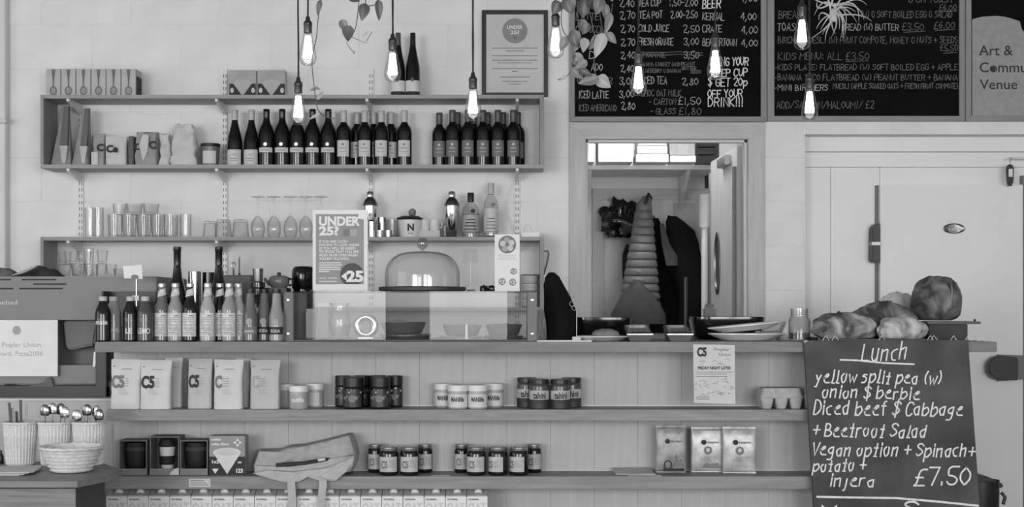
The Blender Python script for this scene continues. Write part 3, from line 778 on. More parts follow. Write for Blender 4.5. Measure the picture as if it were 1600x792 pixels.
zc2 = zC + S(36, 6.74) + .001
for i, p in enumerate((187, 210, 236)):
    tumbler('clear tumbler on top of the glass stack, ' + ('left', 'middle', 'right')[i] + ' one', p, 6.78, zc2, 17.5, 25 if i else 21)
tumbler('tall straight glass at the right end of the glass stack', 290, 6.76, zC, 37, 18, taper=.95)
for i, p in enumerate((328, 349, 376)):
    tumbler('upturned round tumbler between the glass stack and the stemmed glasses, ' + ('left', 'middle', 'right')[i] + ' one', p, 6.75, zC, 26 if i == 0 else 28, 22 if i == 0 else 27, inv=True, taper=.8)
wg = None
for i, p in enumerate((403, 428, 454, 478, 501)):
    lab = 'upturned wine glass on the middle shelf, %s of five from the left' % ORD[i]
    h = S(64, 6.76); rb = S(10.8, 6.76)
    if wg is None:
        wg = thing('wine_glass', lab, 'glass', (X(p, 6.76), 6.76, zC), 'upturned wine glasses on the middle shelf')
        part(G().lathe([(rb * .78, 0), (rb * .98, .03), (rb, .045), (rb * .9, .075), (rb * .5, .098), (.006, .108), (.006, .106), (rb * .5 - .002, .095), (rb * .9 - .002, .074), (rb - .002, .045), (rb * .98 - .002, .03), (rb * .78 - .002, .001)], 22), 'bowl', m_tumbler, wg)
        part(G().lathe([(.006, .107), (.0045, .12), (.0042, h - .02), (.008, h - .006)], 12), 'stem', m_tumbler, wg)
        part(G().lathe([(.008, h - .006), (rb * 1.0, h - .0025), (rb * 1.0, h), (0, h - .001)], 22), 'foot', m_tumbler, wg)
    else: dup(wg, (X(p, 6.76), 6.76, zC), lab)

def shaker(label, p):
    t = thing('cocktail_shaker', label, 'shaker', (X(p, 6.76), 6.76, zC), 'steel cocktail shakers')
    part(G().lathe([(0, .002), (.022, 0), (.025, .004), (.036, .12), (.0385, .15), (.0385, .158)], 28), 'cup', m_chrome, t)
    part(G().lathe([(.0392, .156), (.0392, .162), (.036, .172), (.026, .192), (.0165, .198)], 28), 'strainer_top', mat('dark_chrome', .55, .15, 1), t)
    part(G().lathe([(.0165, .197), (.0185, .202), (.0180, .222), (.013, .229), (0, .230)], 24), 'cap', m_chrome, t)
shaker('steel cocktail shaker behind the age notice', 578.5)
shaker('steel cocktail shaker beside the square gin bottle', 706)
def cup(name, label, p, Y, z, wpx, hpx, m, cat='cup', taper=.9, group=None):
    r = S(wpx, Y) / 2; h = S(hpx, Y)
    return single(G().lathe([(0, .002), (r * taper - .002, 0), (r * taper, .002), (r, h - .001), (r - .001, h), (r - .0022, h - .001), (r * taper - .002, .006), (0, .005)], 24), name, m, label, cat, (X(p, Y), Y, z), group)
cup('jigger', 'tall steel jigger beside the age notice on the middle shelf', 581, 6.72, zC, 13, 25, m_steel, taper=.98)
cup('jigger', 'tall steel jigger behind the two tiny steel cups', 597, 6.78, zC, 14, 32, m_steel, taper=.98)
cup('jigger', 'tiny steel jigger cup, left of two on the middle shelf', 594, 6.71, zC, 11, 11, m_steel, taper=.9)
cup('jigger', 'tiny steel jigger cup, right of two on the middle shelf', 607, 6.71, zC, 11, 11, m_steel, taper=.9)
t = thing('glass_mug', 'clear glass mug beside the printed white tub', 'mug', (X(612, 6.79), 6.81, zC))
part(G().lathe([(0, .004), (.028, 0), (.030, .003), (.030, .095), (.028, .095), (.028, .012), (0, .010)], 22), 'glass_body', m_tumbler, t)
part(G().tube([(-.03, 0, .075), (-.043, 0, .07), (-.046, 0, .05), (-.042, 0, .03), (-.03, 0, .022)], .004), 'handle', m_tumbler, t)
t = thing('printed_tub', 'white tub with a dark swirl print and odds and ends inside', 'tub', (X(641, 6.74), 6.74, zC))
rr = S(18.5, 6.74); hh = S(27, 6.74)
part(G().lathe([(0, .002), (rr * .84, 0), (rr * .87, .003), (rr, hh - .004), (rr * 1.03, hh - .004), (rr * 1.03, hh), (rr * .97, hh), (rr * .85, .01), (0, .008)], 28), 'tub_body', m_whitep, t)
g = G(); put_text(g, 'N', -.016, .016, .032, .034, wrap=rr * .97, bold=.04, ang=.12); put_text(g, 'brew', -.012, .012, .016, .007, wrap=rr * .93, ang=.12); part(g, 'swirl_print', m_ink, t, smooth=False)
part(G().lathe([(0, hh - .002), (rr * .8, hh - .002), (rr * 1.15, hh + .008), (rr * .6, hh + .02), (0, hh + .022)], 20).jitter(.006, 30, 3), 'cloth_heap', mat('dark_cloth', .25, .8, var=.2), t)
part(G().lathe([(0, hh + .018), (.014, hh + .022), (.02, hh + .036), (.016, hh + .05), (0, hh + .058)], 14, (.012, 0, 0)).jitter(.004, 30, 8), 'knob_object', mat('taupe', .45, .6, var=.2), t)
for i, p in enumerate((663, 679)):
    t = thing('small_mug', 'small pale espresso mug on a white box, %s of two' % ('left' if i == 0 else 'right'), 'mug', (X(p, 6.76), 6.76, zC + S(11, 6.76) + .0005), 'small mugs on the middle shelf')
    part(G().lathe([(0, .003), (.022, 0), (.025, .004), (.026, .052), (.0235, .052), (.0225, .008), (0, .006)], 20), 'mug_body', m_whitep, t)
    part(G().tube([(.025, 0, .042), (.037, 0, .038), (.037, 0, .018), (.025, 0, .012)], .0035), 'handle', m_whitep, t)
single(G().box(-S(17, 6.76), S(17, 6.76), -.04, .04, 0, S(11, 6.76)), 'flat_box', m_offp, 'flat white box under the small mugs on the middle shelf', 'box', (X(671, 6.76), 6.76, zC), bevel=.002)
tumbler('small clear tumbler between the flat white box and the shaker', 695, 6.79, zC, 20, 15)
# two spirit bottles
m_gin = mat('gin_label', .66, .5, var=.12, scale=70)
def spirit(label, p, r, hb, hs, hn, ht, stop, lab, z0, z1):
    t = thing('spirit_bottle', label, 'bottle', (X(p, 6.77), 6.77, zC), 'clear spirit bottles')
    part(G().lathe([(0, .004), (r - .004, 0), (r, .005), (r, hb), (r * .8, hs), (.015, hn), (.013, hn + .012)], 24), 'glass_body', glass('spirit_glass', .86, .4, .06), t)
    part(G().lathe([(.0165, hn + .002), (.0165, ht - .002), (.0155, ht), (0, ht)], 18), 'stopper', stop, t)
    part(G().arc(r + .0005, -75, 75, z0, z1, 14), 'label', lab, t)
    g = G()
    g.arc(r + .0009, -72, 72, z1 - .005, z1 - .002, 10); g.arc(r + .0009, -72, 72, z0 + .004, z0 + .007, 10)
    for k in range(4): g.arc(r + .0009, -45 + 6 * k, 45 - 4 * k, z0 + .018 + .016 * k, z0 + .023 + .016 * k, 8)
    disc(g, .012, z1 + .012, .011, -r - .0006, 14)
    part(g, 'print', m_ink if stop is m_black else m_mid, t, smooth=False)
    return t
spirit('clear gin bottle with black stopper and grey label on the middle shelf', 735.5, S(13.5, 6.77), .135, .158, .176, .224, m_black, m_gin, .02, .118)
t = spirit('tall clear spirit bottle with glass stopper and white illustrated label', 767, S(11.5, 6.77), .165, .190, .214, .272, m_capl, mat('spirit_label', .78, .5, var=.06, scale=40), .025, .150)
single(G().box(-S(15, 6.72), S(12, 6.72), -.02, .03, 0, .008), 'bar_mat', m_black, 'thin black mat lying at the front of the middle shelf', 'mat', (X(763, 6.71), 6.71, zC), bevel=.002)
single(G().box(-S(14, 6.76), S(14, 6.76), -.05, .05, 0, S(8, 6.76)), 'flat_box', m_whitep, 'flat white box at the right end of the middle shelf', 'box', (X(829, 6.76), 6.76, zC), bevel=.003)
# thin cable hanging beside the right rail
pts = []
for k in range(17):
    f_ = k / 16; pts.append((X(806 - 16 * math.sin(math.pi * f_) * (1 - .3 * f_), 6.86), 6.868, Z(278 + 92 * f_, 6.86)))
single(G().tube(pts, .0015, 6), 'cable', m_whitep, 'thin white cable looping down beside the rightmost shelf rail', 'cable')
pts = [(X(816 + 3 * k, 6.8), 6.80, Z(368 - 17 * math.sin(math.pi * min(1, k / 6)), 6.8)) for k in range(7)]
pts[0] = (pts[0][0], 6.8, zC + .002); pts[-1] = (pts[-1][0], 6.8, zC + S(8, 6.76) + .002)
single(G().tube(pts, .0012, 6), 'cable', m_dsteel, 'short grey wire arching onto the flat white box on the middle shelf', 'cable')
# wall hook right of the shelves
t = thing('wall_hook', 'bent wire hook on the wall right of the box shelves', 'hook', (X(850, YB), YB, Z(430, YB)))
c0 = [(848, 396), (851, 392), (856, 392), (858, 397), (856, 408), (852, 422), (850, 430)]
part(G().tube([(X(a, 6.86) - X(850, YB), -.02 if 0 < i < 6 else 0.0, Z(b, 6.86) - Z(430, YB)) for i, (a, b) in enumerate(c0)], .003), 'wire', m_dsteel, t)
part(G().lathe([(0, -.004), (.010, -.003), (.012, 0), (0, .001)], 14).xf(Matrix.Rotation(R(90), 4, 'X')), 'plate', m_dsteel, t)

# ------------------------------------------------------------------ inside the lower box shelf (seen over the counter)
bw = None
for i in range(4):
    lab = 'pale stacked bowl at the right end of the lower wall shelf, %s' % ('lowest', 'second from the bottom', 'third from the bottom', 'topmost')[i]
    hb_ = S(12.5, 6.75); r = S(14.5, 6.75)
    loc = (X(828, 6.76), 6.78, zD + i * hb_ * .98)
    if bw is None: bw = single(G().lathe([(0, .003), (r * .7, 0), (r * .86, .004), (r, hb_ * .8), (r, hb_), (r * .96, hb_), (r * .8, .010), (0, .008)], 26), 'bowl', mat('stoneware', .74, .4, var=.03), lab, 'bowl', loc, 'stacked bowls')
    else: dup(bw, loc, lab)
single(G().lathe([(.006, .0), (S(15, 6.75), .001), (S(15, 6.75), .004), (0, .005)], 24), 'saucer', m_black, 'black saucer lying on the topmost stacked bowl', 'saucer', (X(828, 6.76), 6.78, zD + 4 * S(12.5, 6.75) * .98 + .002))
t = thing('wooden_tray', 'wooden tray standing in the lower wall shelf behind the drinks', 'tray', (X(370, 6.74), 6.74, zD))
part(G().box(-S(26, 6.74), S(25, 6.74), -.03, .06, 0, S(50, 6.74)), 'tray_body', mat('dark_oak', .36, .6, var=.1, stretch=(1, 1, 8)), t, bevel=.003)
part(G().box(-S(25, 6.74), S(24, 6.74), -.034, -.03, S(38, 6.74), S(48, 6.74)), 'rim', mat('oak_rim', .42, .6, var=.1), t, bevel=.001)
t = thing('kitchen_thermometer', 'slim upright kitchen thermometer standing on the wooden tray', 'thermometer', (X(374, 6.74), 6.74, zD + S(50, 6.74)))
part(G().box(-.006, .006, -.003, .003, .006, .098), 'body', m_offp, t, bevel=.002)
part(G().box(-.002, .002, -.0036, -.003, .015, .085), 'scale', m_ink, t)
part(G().lathe([(0, 0), (.006, .002), (.006, .012), (0, .014)], 10), 'bulb', m_black, t)
t = thing('whisk', 'small wire whisk standing on the wooden tray beside the thermometer', 'whisk', (X(365, 6.75), 6.75, zD + S(50, 6.74)))
for k in range(3):
    a = k * math.pi / 3; ca, sa = math.cos(a), math.sin(a)
    part(G().tube([(.012 * ca * f_, .012 * sa * f_, z) for f_, z in ((.2, .02), (.9, .04), (1, .05), (.6, .062), (0, .066), (-.6, .062), (-1, .05), (-.9, .04), (-.2, .02))], .001, 5), 'loop', m_steel, t)
part(G().tube([(0, 0, 0), (0, 0, .022)], .004), 'handle', m_black, t)
# ------------------------------------------------------------------ coffee machine at the left, its back to the room
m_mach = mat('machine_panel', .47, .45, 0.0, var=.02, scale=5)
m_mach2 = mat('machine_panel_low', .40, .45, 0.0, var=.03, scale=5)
Ym = 5.78
mt = thing('coffee_machine', 'wide grey espresso machine seen from behind with black foot frame', 'coffee machine', (-2.1, 6.05, zM + .0005), lift=0)
inv2 = Matrix.Translation((2.1, -6.05, -zM))
def mp_(g, name, m, label=None, **kw):
    o = part(g, name, m, mt, label=label, **kw); o.matrix_parent_inverse = inv2; return o
zt, zs, zb = Z(432, Ym), Z(500, Ym), Z(600, Ym)
xr = X(245, Ym); xl = -2.75
mp_(G().box(xl, xr, Ym, 6.32, zs, zt), 'upper_body', m_mach, bevel=.004)
g = G()
for (a, b, yy) in ((-40, 17, 437), (34, 88, 437), (52, 104, 444), (-40, 21, 451), (30, 98, 451)): g.box(X(a, Ym), X(b, Ym), Ym - .0006, Ym + .001, Z(yy + 1.2, Ym), Z(yy - 1.2, Ym))
mp_(g, 'vent_slots', m_ink, smooth=False)
g = G(); put_text(g, 'nebad', X(-4, Ym), X(27, Ym), Z(476, Ym), S(7, Ym), Ym - .0007); mp_(g, 'maker_lettering', m_offp, smooth=False)
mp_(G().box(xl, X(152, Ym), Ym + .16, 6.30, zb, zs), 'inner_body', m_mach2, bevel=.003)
mp_(G().box(xl, X(150, Ym), Ym + .02, Ym + .04, Z(600, Ym), Z(571, Ym)), 'drip_panel', m_mach, bevel=.002)
mp_(G().prism([(X(92, Ym), Z(501, Ym)), (X(97, Ym), Z(546, Ym)), (X(103, Ym), Z(548, Ym)), (X(141, Ym), Z(540, Ym)), (X(147, Ym), Z(501, Ym))], Ym + .05, Ym + .15), 'water_duct', m_mid, bevel=.008)
mp_(G().prism([(X(30, Ym), Z(607, Ym)), (X(66, Ym), Z(598, Ym)), (X(74, Ym), Z(590, Ym)), (X(80, Ym), Z(590, Ym)), (X(86, Ym), Z(607, Ym))][::-1], Ym - .002, Ym + .015), 'tap_shape', m_cardd, bevel=.003)
mp_(G().box(X(149, Ym), X(166, Ym), Ym, Ym + .04, zM, Z(548, Ym)), 'foot_post', m_black, bevel=.003)
mp_(G().box(xl, X(166, Ym), Ym - .003, Ym + .05, zM, Z(603, Ym)), 'foot_rail', m_black, bevel=.003)
mp_(G().prism([(X(144, Ym), Z(573, Ym)), (X(148, Ym), Z(573, Ym)), (X(151, Ym), Z(550, Ym)), (X(146, Ym), Z(550, Ym))], Ym + .005, Ym + .03), 'white_clip', m_whitep)
# wifi sign
Yw = Ym - .006
t = thing('wifi_sign', 'white wireless password sign fixed on the back of the coffee machine', 'sign', (X(45, Yw), Yw, Z(588, Yw)))
o = Vector(t.location)
part(G().box(X(-30, Yw) - o.x, X(90, Yw) - o.x, 0, .004, 0, Z(500, Yw) - o.z), 'sheet', m_paper, t)
g = G(); disc(g, X(26, Yw) - o.x, Z(516, Yw) - o.z, S(6.5, Yw), -.0006, 20, 1.1); part(g, 'round_mark', m_fade, t, smooth=False)
g = G(); put_text(g, 'Fi: Poplar Union', X(-10, Yw) - o.x, X(64, Yw) - o.x, Z(542, Yw) - o.z, S(7.5, Yw), -.0006)
put_text(g, 'ssword, Pizza2086', X(-14, Yw) - o.x, X(67, Yw) - o.x, Z(556, Yw) - o.z, S(7.5, Yw), -.0006); part(g, 'lettering', m_fade, t, smooth=False)

# on top of the machine: cloths and small glasses
m_cloth = mat('mixed_cloth', .42, .85, var=.3, scale=14)
def mound(g, x0, x1, h, y0, y1, seed, n=14, k=8):
    vs, fs = [], []
    for i in range(n + 1):
        for j in range(k + 1):
            u, v = i / n, j / k
            prof = math.sin(math.pi * u) ** .6 * math.sin(math.pi * v) ** .5
            z = h * prof * (.75 + .35 * mnoise.noise(Vector((u * 4 + seed, v * 3, seed))))
            vs.append((x0 + (x1 - x0) * u, y0 + (y1 - y0) * v, max(0, z)))
    for i in range(n):
        for j in range(k): a = i * (k + 1) + j; fs.append((a, a + k + 1, a + k + 2, a + 1))
    return g.add(vs, fs)
single(mound(G(), -S(35, 5.9), S(26, 5.9), S(22, 5.9), -.08, .1, 3.3), 'dark_cloth', mat('dark_towel', .22, .85, var=.3, scale=16), 'crumpled dark cloth lying on the coffee machine beside the glasses', 'cloth', (X(62, 5.9), 5.95, zt))
single(mound(G(), -S(35, 5.9), S(18, 5.9), S(20, 5.9), -.08, .1, 7.9), 'pale_cloth', m_cloth, 'folded pale cloth at the far left end of the coffee machine', 'cloth', (X(2, 5.86), 5.92, zt))
single(G().prism([(-S(28, 5.82), 0), (S(12, 5.82), S(17, 5.82)), (S(20, 5.82), S(18, 5.82)), (S(14, 5.82), S(14, 5.82)), (S(-5, 5.82), S(5, 5.82))][::-1], 0, .05), 'napkin', mat('napkin_grey', .66, .8), 'pale folded napkin slanting over the dark cloth on the machine', 'napkin', (X(40, 5.82), 5.82, zt), bevel=.003)
esp = [(100, 6.0, 0), (122, 6.0, 0), (111, 6.0, 1), (132, 6.06, 1), (101, 6.12, 1), (143, 5.98, 0), (158, 6.0, 0), (160, 6.0, 1), (174, 6.02, 0), (186, 6.0, 0), (120, 6.12, 0)]
for i, (p, Y, lv_) in enumerate(esp):
    where = ['front left', 'front, second from left', 'on the second layer at left', 'on the second layer at right', 'second layer at the back', 'front, third from left', 'front, fourth from left', 'alone on the fourth front glass', 'front, fifth from left', 'rightmost, alone', 'at the back'][i]
    tumbler('small coffee glass on the machine, ' + where, p, Y, zt + (S(21, 6.0) + .001 if lv_ else 0), 21 if i != 9 else 14, 22 if i < 6 else 17, group='small glasses on the coffee machine', name='coffee_glass', taper=.8)
tumbler('tall leaning stack glass standing on the coffee machine', 139, 6.10, zt, 46, 15, group='small glasses on the coffee machine', name='coffee_glass', taper=.85)
# straw and card holder
single(G().tube([(0, 0, 0), (-S(3, 5.66), 0, S(40, 5.66))], .003), 'paper_straw', m_paper, 'white paper straw sticking up out of the black caddy', 'straw', (X(169, 5.69), 5.70, CT + .005))
t = thing('caddy', 'black open caddy behind the lemonade bottles', 'caddy', (X(200, 5.68), 5.70, CT))
part(G().box(-S(37, 5.68), S(37, 5.68), .045, .055, 0, S(76, 5.7)), 'back', m_black, t, bevel=.002)
part(G().box(-S(37, 5.68), S(37, 5.68), -.05, -.042, 0, S(20, 5.7)), 'front', m_black, t, bevel=.002)
for s_ in (-1, 1): part(G().box(s_ * S(37, 5.68) - .004, s_ * S(37, 5.68) + .004, -.05, .055, 0, S(76 if s_ < 0 else 60, 5.7)), 'side', m_black, t, bevel=.002)
part(G().box(-S(37, 5.68), S(37, 5.68), -.05, .055, 0, .004), 'floor', m_black, t)
t = thing('card_holder', 'small white card in a wire holder above the lemonade bottles', 'card', (X(213, 5.62), 5.62, CT))
part(G().box(-.016, .016, -.016, .016, 0, .012), 'base', m_whitep, t, bevel=.002)
part(G().tube([(0, 0, .01), (0, 0, S(97, 5.62))], .0017, 6), 'stem', m_steel, t)
part(G().box(-.014, .012, -.006, -.003, S(62, 5.62), S(70, 5.62)), 'stem_tag', m_paper, t)
part(G().prism([(-S(19, 5.62), S(97, 5.62)), (S(10, 5.62), S(96, 5.62)), (S(9, 5.62), S(118, 5.62)), (-S(21, 5.62), S(116, 5.62))], -.002, -.001), 'card', m_paper, t)
part(disc(G(), -S(2, 5.62), S(99, 5.62), S(6, 5.62), -.004, 14, .6), 'clip', m_mid, t, smooth=False)

# ------------------------------------------------------------------ bottled drinks on the counter
Yd1 = 5.47
m_amber = mat('dark_drink', .10, .06, var=.02)
m_midd = mat('mid_drink', .42, .08, var=.03)
m_lemon = mat('pale_drink', .58, .10, var=.03)
m_tin = mat('tin_cap', .75, .3, .6, var=.03)
def soft_bottle(label, p, Y, m, txt, tz, tm, cap=m_capl, h=S(70, Yd1)):
    t = thing('soft_drink_bottle', label, 'bottle', (X(p, Y), Y, CT), 'lemonade and iced tea bottles'); k = h / .178; r = .0315
    part(G().lathe([(0, .004 * k), (r - .004, 0), (r, .005), (r, .108 * k), (r * .93, .122 * k), (.017, .152 * k), (.0145, .162 * k)], 24), 'glass_body', m, t)
    part(G().lathe([(.0165, .160 * k), (.0165, .176 * k), (.015, .178 * k), (0, .178 * k)], 18), 'cap', cap, t)
    g = G(); wv = len(txt) * .0135 if tz < .05 else len(txt) * .0125
    put_text(g, txt, -min(wv, .062) / 2, min(wv, .062) / 2, tz, .021 if tz < .05 else .019, wrap=r + .0006, bold=.02, ang=0.05); part(g, 'lettering', tm, t, smooth=False)
    g = G(); g.arc(r + .0005, -32, 30, .088 * k, .090 * k, 8); g.arc(r + .0005, -25, 34, .081 * k, .083 * k, 8); part(g, 'fine_print', m_fade, t, smooth=False)
    return t
soft_bottle('dark iced tea bottle with white lettering at the counter end, leftmost', 161, Yd1 - .01, m_amber, 'mate', .068, m_paper)
soft_bottle('pale lemonade bottle standing right behind the dark iced tea bottle', 177, Yd1 + .06, m_lemon, 'LEMON', .034, m_paper)
soft_bottle('black soft drink bottle with pale cap, third from the counter end', 204, Yd1 + .01, m_amber, 'LE', .032, m_paper)
soft_bottle('mid grey lemonade bottle with big white lettering at its foot', 227, Yd1 - .005, mat('grey_drink', .30, .07, var=.03), 'LEMO', .032, m_paper)
m_blab = mat('drink_label', .80, .6, var=.10, scale=60)
def beer(label, p, Y, m, h=S(91, Yd1)):
    t = thing('labelled_bottle', label, 'bottle', (X(p, Y), Y, CT), 'long-necked bottles with white labels'); k = h / .23; r = .0305
    part(G().lathe([(0, .004), (r - .004, 0), (r, .005), (r, .122 * k), (r * .92, .138 * k), (r * .62, .158 * k), (.0155, .178 * k), (.0130, .215 * k)], 24), 'glass_body', m, t)
    part(G().lathe([(.0155, .214 * k), (.0160, .217 * k), (.0145, .228 * k), (.012, .23 * k), (0, .23 * k)], 18), 'crown_cap', m_tin, t)
    part(G().arc(r + .0005, -62, 62, .020, .112 * k, 12), 'label', m_blab, t)
    rr0, rr1 = .0190, .0150
    vs = []
    for kk in range(11):
        a = R(-80 + 16 * kk); vs += [(rr0 * math.sin(a), -rr0 * math.cos(a), (.172 + .0012 * kk) * k), (rr1 * math.sin(a), -rr1 * math.cos(a), (.196 + .0016 * kk) * k)]
    part(G().add(vs, [(2 * q, 2 * q + 2, 2 * q + 3, 2 * q + 1) for q in range(10)]), 'neck_label', m_blab, t)
    g = G(); q = r + .0009
    for zz, a, b in ((.100, 10, 34), (.092, -44, 40), (.086, -40, 44), (.078, -46, 46), (.064, -48, 30), (.052, -44, 42), (.044, -30, 44), (.034, -44, 20), (.028, -30, 40)): g.arc(q, a, b, zz * k, zz * k + (.004 if zz == .1 else .0016), 8)
    part(g, 'print', m_mid, t, smooth=False)
    return t
cw = m_lemon; md = m_amber
m_pale2 = mat('clear_drink', .66, .1, var=.03)
beers = [(253, .03, m_midd, 'first'), (274, 0, m_lemon, 'second'), (297, -.005, md, 'third, dark drink'), (324.5, -.01, m_pale2, 'fourth'), (343.5, .04, md, 'fifth, dark drink'), (358, 0.0, m_lemon, 'sixth'), (372, .05, m_pale2, 'seventh, at the back')]
for p, dy, m, w_ in beers: beer('long-necked bottle with white label on the counter, %s from the left' % w_, p, Yd1 + dy, m)
def dark_sauce(label, p, Y, m, band, h=S(82, Yd1)):
    t = thing('small_soda_bottle', label, 'bottle', (X(p, Y), Y, CT), 'small soda bottles beside the cake case'); k = h / .2; r = .029
    part(G().lathe([(0, .004), (r - .004, 0), (r, .005), (r, .098 * k), (r * .8, .118 * k), (.019, .14 * k), (.0155, .185 * k)], 24), 'glass_body', m, t)
    part(G().lathe([(.018, .183 * k), (.0185, .186 * k), (.018, .199 * k), (0, .2 * k)], 18), 'cap', m_black, t)
    part(G().arc(r + .0005, -70, 70, .028, .058, 12), 'band_label', m_ink if band else m_mid, t)
    g = G(); put_text(g, 'SODA' if band else 'tonic', -.02, .02, .036, .012, wrap=r + .0012, bold=.03); part(g, 'lettering', m_lab, t, smooth=False)
    part(disc(G(), 0, .08, .013, -r - .0008, 16), 'emblem', m_fade, t, smooth=False)
dark_sauce('small dark-capped soda bottle right of the white-labelled bottles', 391, Yd1 + .02, m_midd, 0)
dark_sauce('small dark-capped soda bottle in the middle of three by the cake case', 413, Yd1 + .06, m_midd, 1)
dark_sauce('pale soda bottle with black band label against the cake case post', 432, Yd1 - .005, m_lemon, 1)
# wine bottles and bar things standing behind
def opened_wine(label, p):
    t = thing('wine_bottle', label, 'bottle', (X(p, 5.72), 5.72, CT), 'wine bottles behind the drinks'); k = S(145, 5.72) / .39
    part(G().lathe([(0, .004), (.034, 0), (.041, .004), (.042, .01), (.042, .17), (.040, .19), (.030, .225), (.020, .265), (.0145, .31), (.0135, .37), (.0155, .372), (.0155, .386), (.013, .39), (0, .39)], 22).xf(Matrix.Scale(k, 4)), 'glass_body', m_wine, t)
    part(G().lathe([(.0152, .315), (.0150, .37), (.0165, .372), (.0165, .388), (.014, .391), (0, .391)], 18).xf(Matrix.Scale(k, 4)), 'capsule', m_capk, t)
    part(G().arc(.0425 * k, -60, 60, .03, .10), 'label', m_labg, t)
opened_wine('tall dark wine bottle rising behind the white-labelled bottles, left one', 277)
opened_wine('tall dark wine bottle rising behind the white-labelled bottles, right one', 342)
Yk = 5.82
cup('steel_tumbler', 'polished steel tumbler behind the drinks, between the two dark wine bottles', 304, Yk, CT, 20, 106, m_steel, taper=.9)
cup('steel_tumbler', 'black metal tumbler with bright rim behind the drinks', 326, Yk + .05, CT, 19, 104, m_gloss, taper=.9)
t = thing('coffee_grinder', 'dark coffee grinder with a steel cup on top behind the soda bottles', 'grinder', (X(403, 5.75), 5.75, CT))
part(G().lathe([(0, 0), (.032, 0), (.034, .004), (.034, .16), (.03, .18), (.022, .19), (.022, .215), (.03, .22), (.03, .24), (.02, .245)], 22), 'grinder_body', m_gloss, t)
part(G().lathe([(.019, .245), (.020, .25), (.0225, .30), (.0215, .30), (.018, .252), (0, .25)], 20), 'steel_cup', m_dsteel, t)
part(G().prism([(-.016, .10), (.016, .10), (.013, .135), (-.011, .135)], -.0365, -.0345), 'tag', m_paper, t)
t = thing('teapot', 'grey ceramic teapot with black lid knob behind the cake case post', 'teapot', (X(436, 5.85), 5.85, CT + .22))
part(G().lathe([(0, .0), (.032, 0), (.042, .012), (.045, .03), (.04, .046), (.028, .052), (0, .054)], 22), 'pot_body', mat('teapot_grey', .42, .3), t)
part(G().tube([(.04, 0, .04), (.058, 0, .036), (.058, 0, .014), (.042, 0, .01)], .005), 'handle', m_black, t)
part(G().tube([(-.038, 0, .015), (-.055, 0, .03), (-.062, 0, .042)], [.009, .007, .005]), 'spout', mat('teapot_grey'), t)
part(G().lathe([(0, .052), (.008, .054), (.009, .064), (0, .068)], 12), 'lid_knob', m_black, t)
t = thing('storage_box', 'dark storage box stacked under the teapot behind the counter drinks', 'box', (X(438, 5.85), 5.85, CT))
part(G().box(-.09, .035, -.06, .06, 0, .2), 'body', mat('dark_box', .20, .6), t, bevel=.004)
part(G().box(-.092, .037, -.062, .062, .2, .2195), 'lid', m_black, t, bevel=.003)
# black kettle-like grinder hopper left of the notice
t = thing('black_canister', 'glossy black canister with rounded lid beside the age notice', 'canister', (X(474, 5.93), 5.93, CT))
part(G().lathe([(0, 0), (.04, 0), (.044, .006), (.044, .215)], 26), 'canister_body', m_gloss, t)
part(G().lathe([(.046, .215), (.049, .22), (.050, .285), (.046, .305), (.036, .314), (0, .316)], 26), 'lid', m_gloss, t)

# ------------------------------------------------------------------ cake case
Yc0, Yc1 = 5.49, 5.86
zcT = Z(455, Yc0)
m_post = wood('case_post_wood', .48, .12, .5, 'z', 1.5)
cc = thing('cake_case', 'glass cake case with wooden corner posts on the counter', 'display case', (X(640, Yc0), (Yc0 + Yc1) / 2, CT))
inv3 = Matrix.Translation(-Vector(cc.location))
def ccp(g, name, m, label=None, **kw):
    o = part(g, name, m, cc, label=label, **kw); o.matrix_parent_inverse = inv3; return o
cx0, cx1 = X(443, Yc0), X(839, Yc0); pw2 = S(15, Yc0)
for a, b in ((cx0, cx0 + pw2), (cx1 - pw2, cx1)):
    for y in (Yc0, Yc1 - .03):
        ps = ccp(G().box(a, b, y, y + .03, CT, zcT - .004), 'post', m_post, bevel=.002)
        if y == Yc0:
            for zz in (zcT - .035, CT + .03):
                st = part(G().lathe([(0, -.006), (.006, -.005), (.0075, 0), (0, .001)], 14).xf(Matrix.Translation(((a + b) / 2, y, zz)) @ Matrix.Rotation(R(90), 4, 'X') @ Matrix.Scale(-1, 4, (0, 0, 1))), 'stud', m_chrome, ps)
ccp(G().box(cx0 + .005, cx1 - .005, Yc0 + .005, Yc1 - .005, CT, CT + .006), 'base_board', mat('case_base', .30, .5), bevel=.001)
ccp(G().box(cx0 + pw2, cx1 - pw2, Yc0 + .012, Yc0 + .016, CT + .006, zcT - .004), 'front_pane', m_pane, smooth=False)
ccp(G().box(cx0 + .006, cx0 + .010, Yc0 + .03, Yc1 - .03, CT + .006, zcT - .004), 'side_pane', m_pane, smooth=False)
ccp(G().box(cx1 - .010, cx1 - .006, Yc0 + .03, Yc1 - .03, CT + .006, zcT - .004), 'side_pane', m_pane, smooth=False)
ccp(G().box(cx0, cx1, Yc0 - .002, Yc1, zcT - .004, zcT), 'top_pane', glass('top_glass', .85, .35, .06), smooth=False)
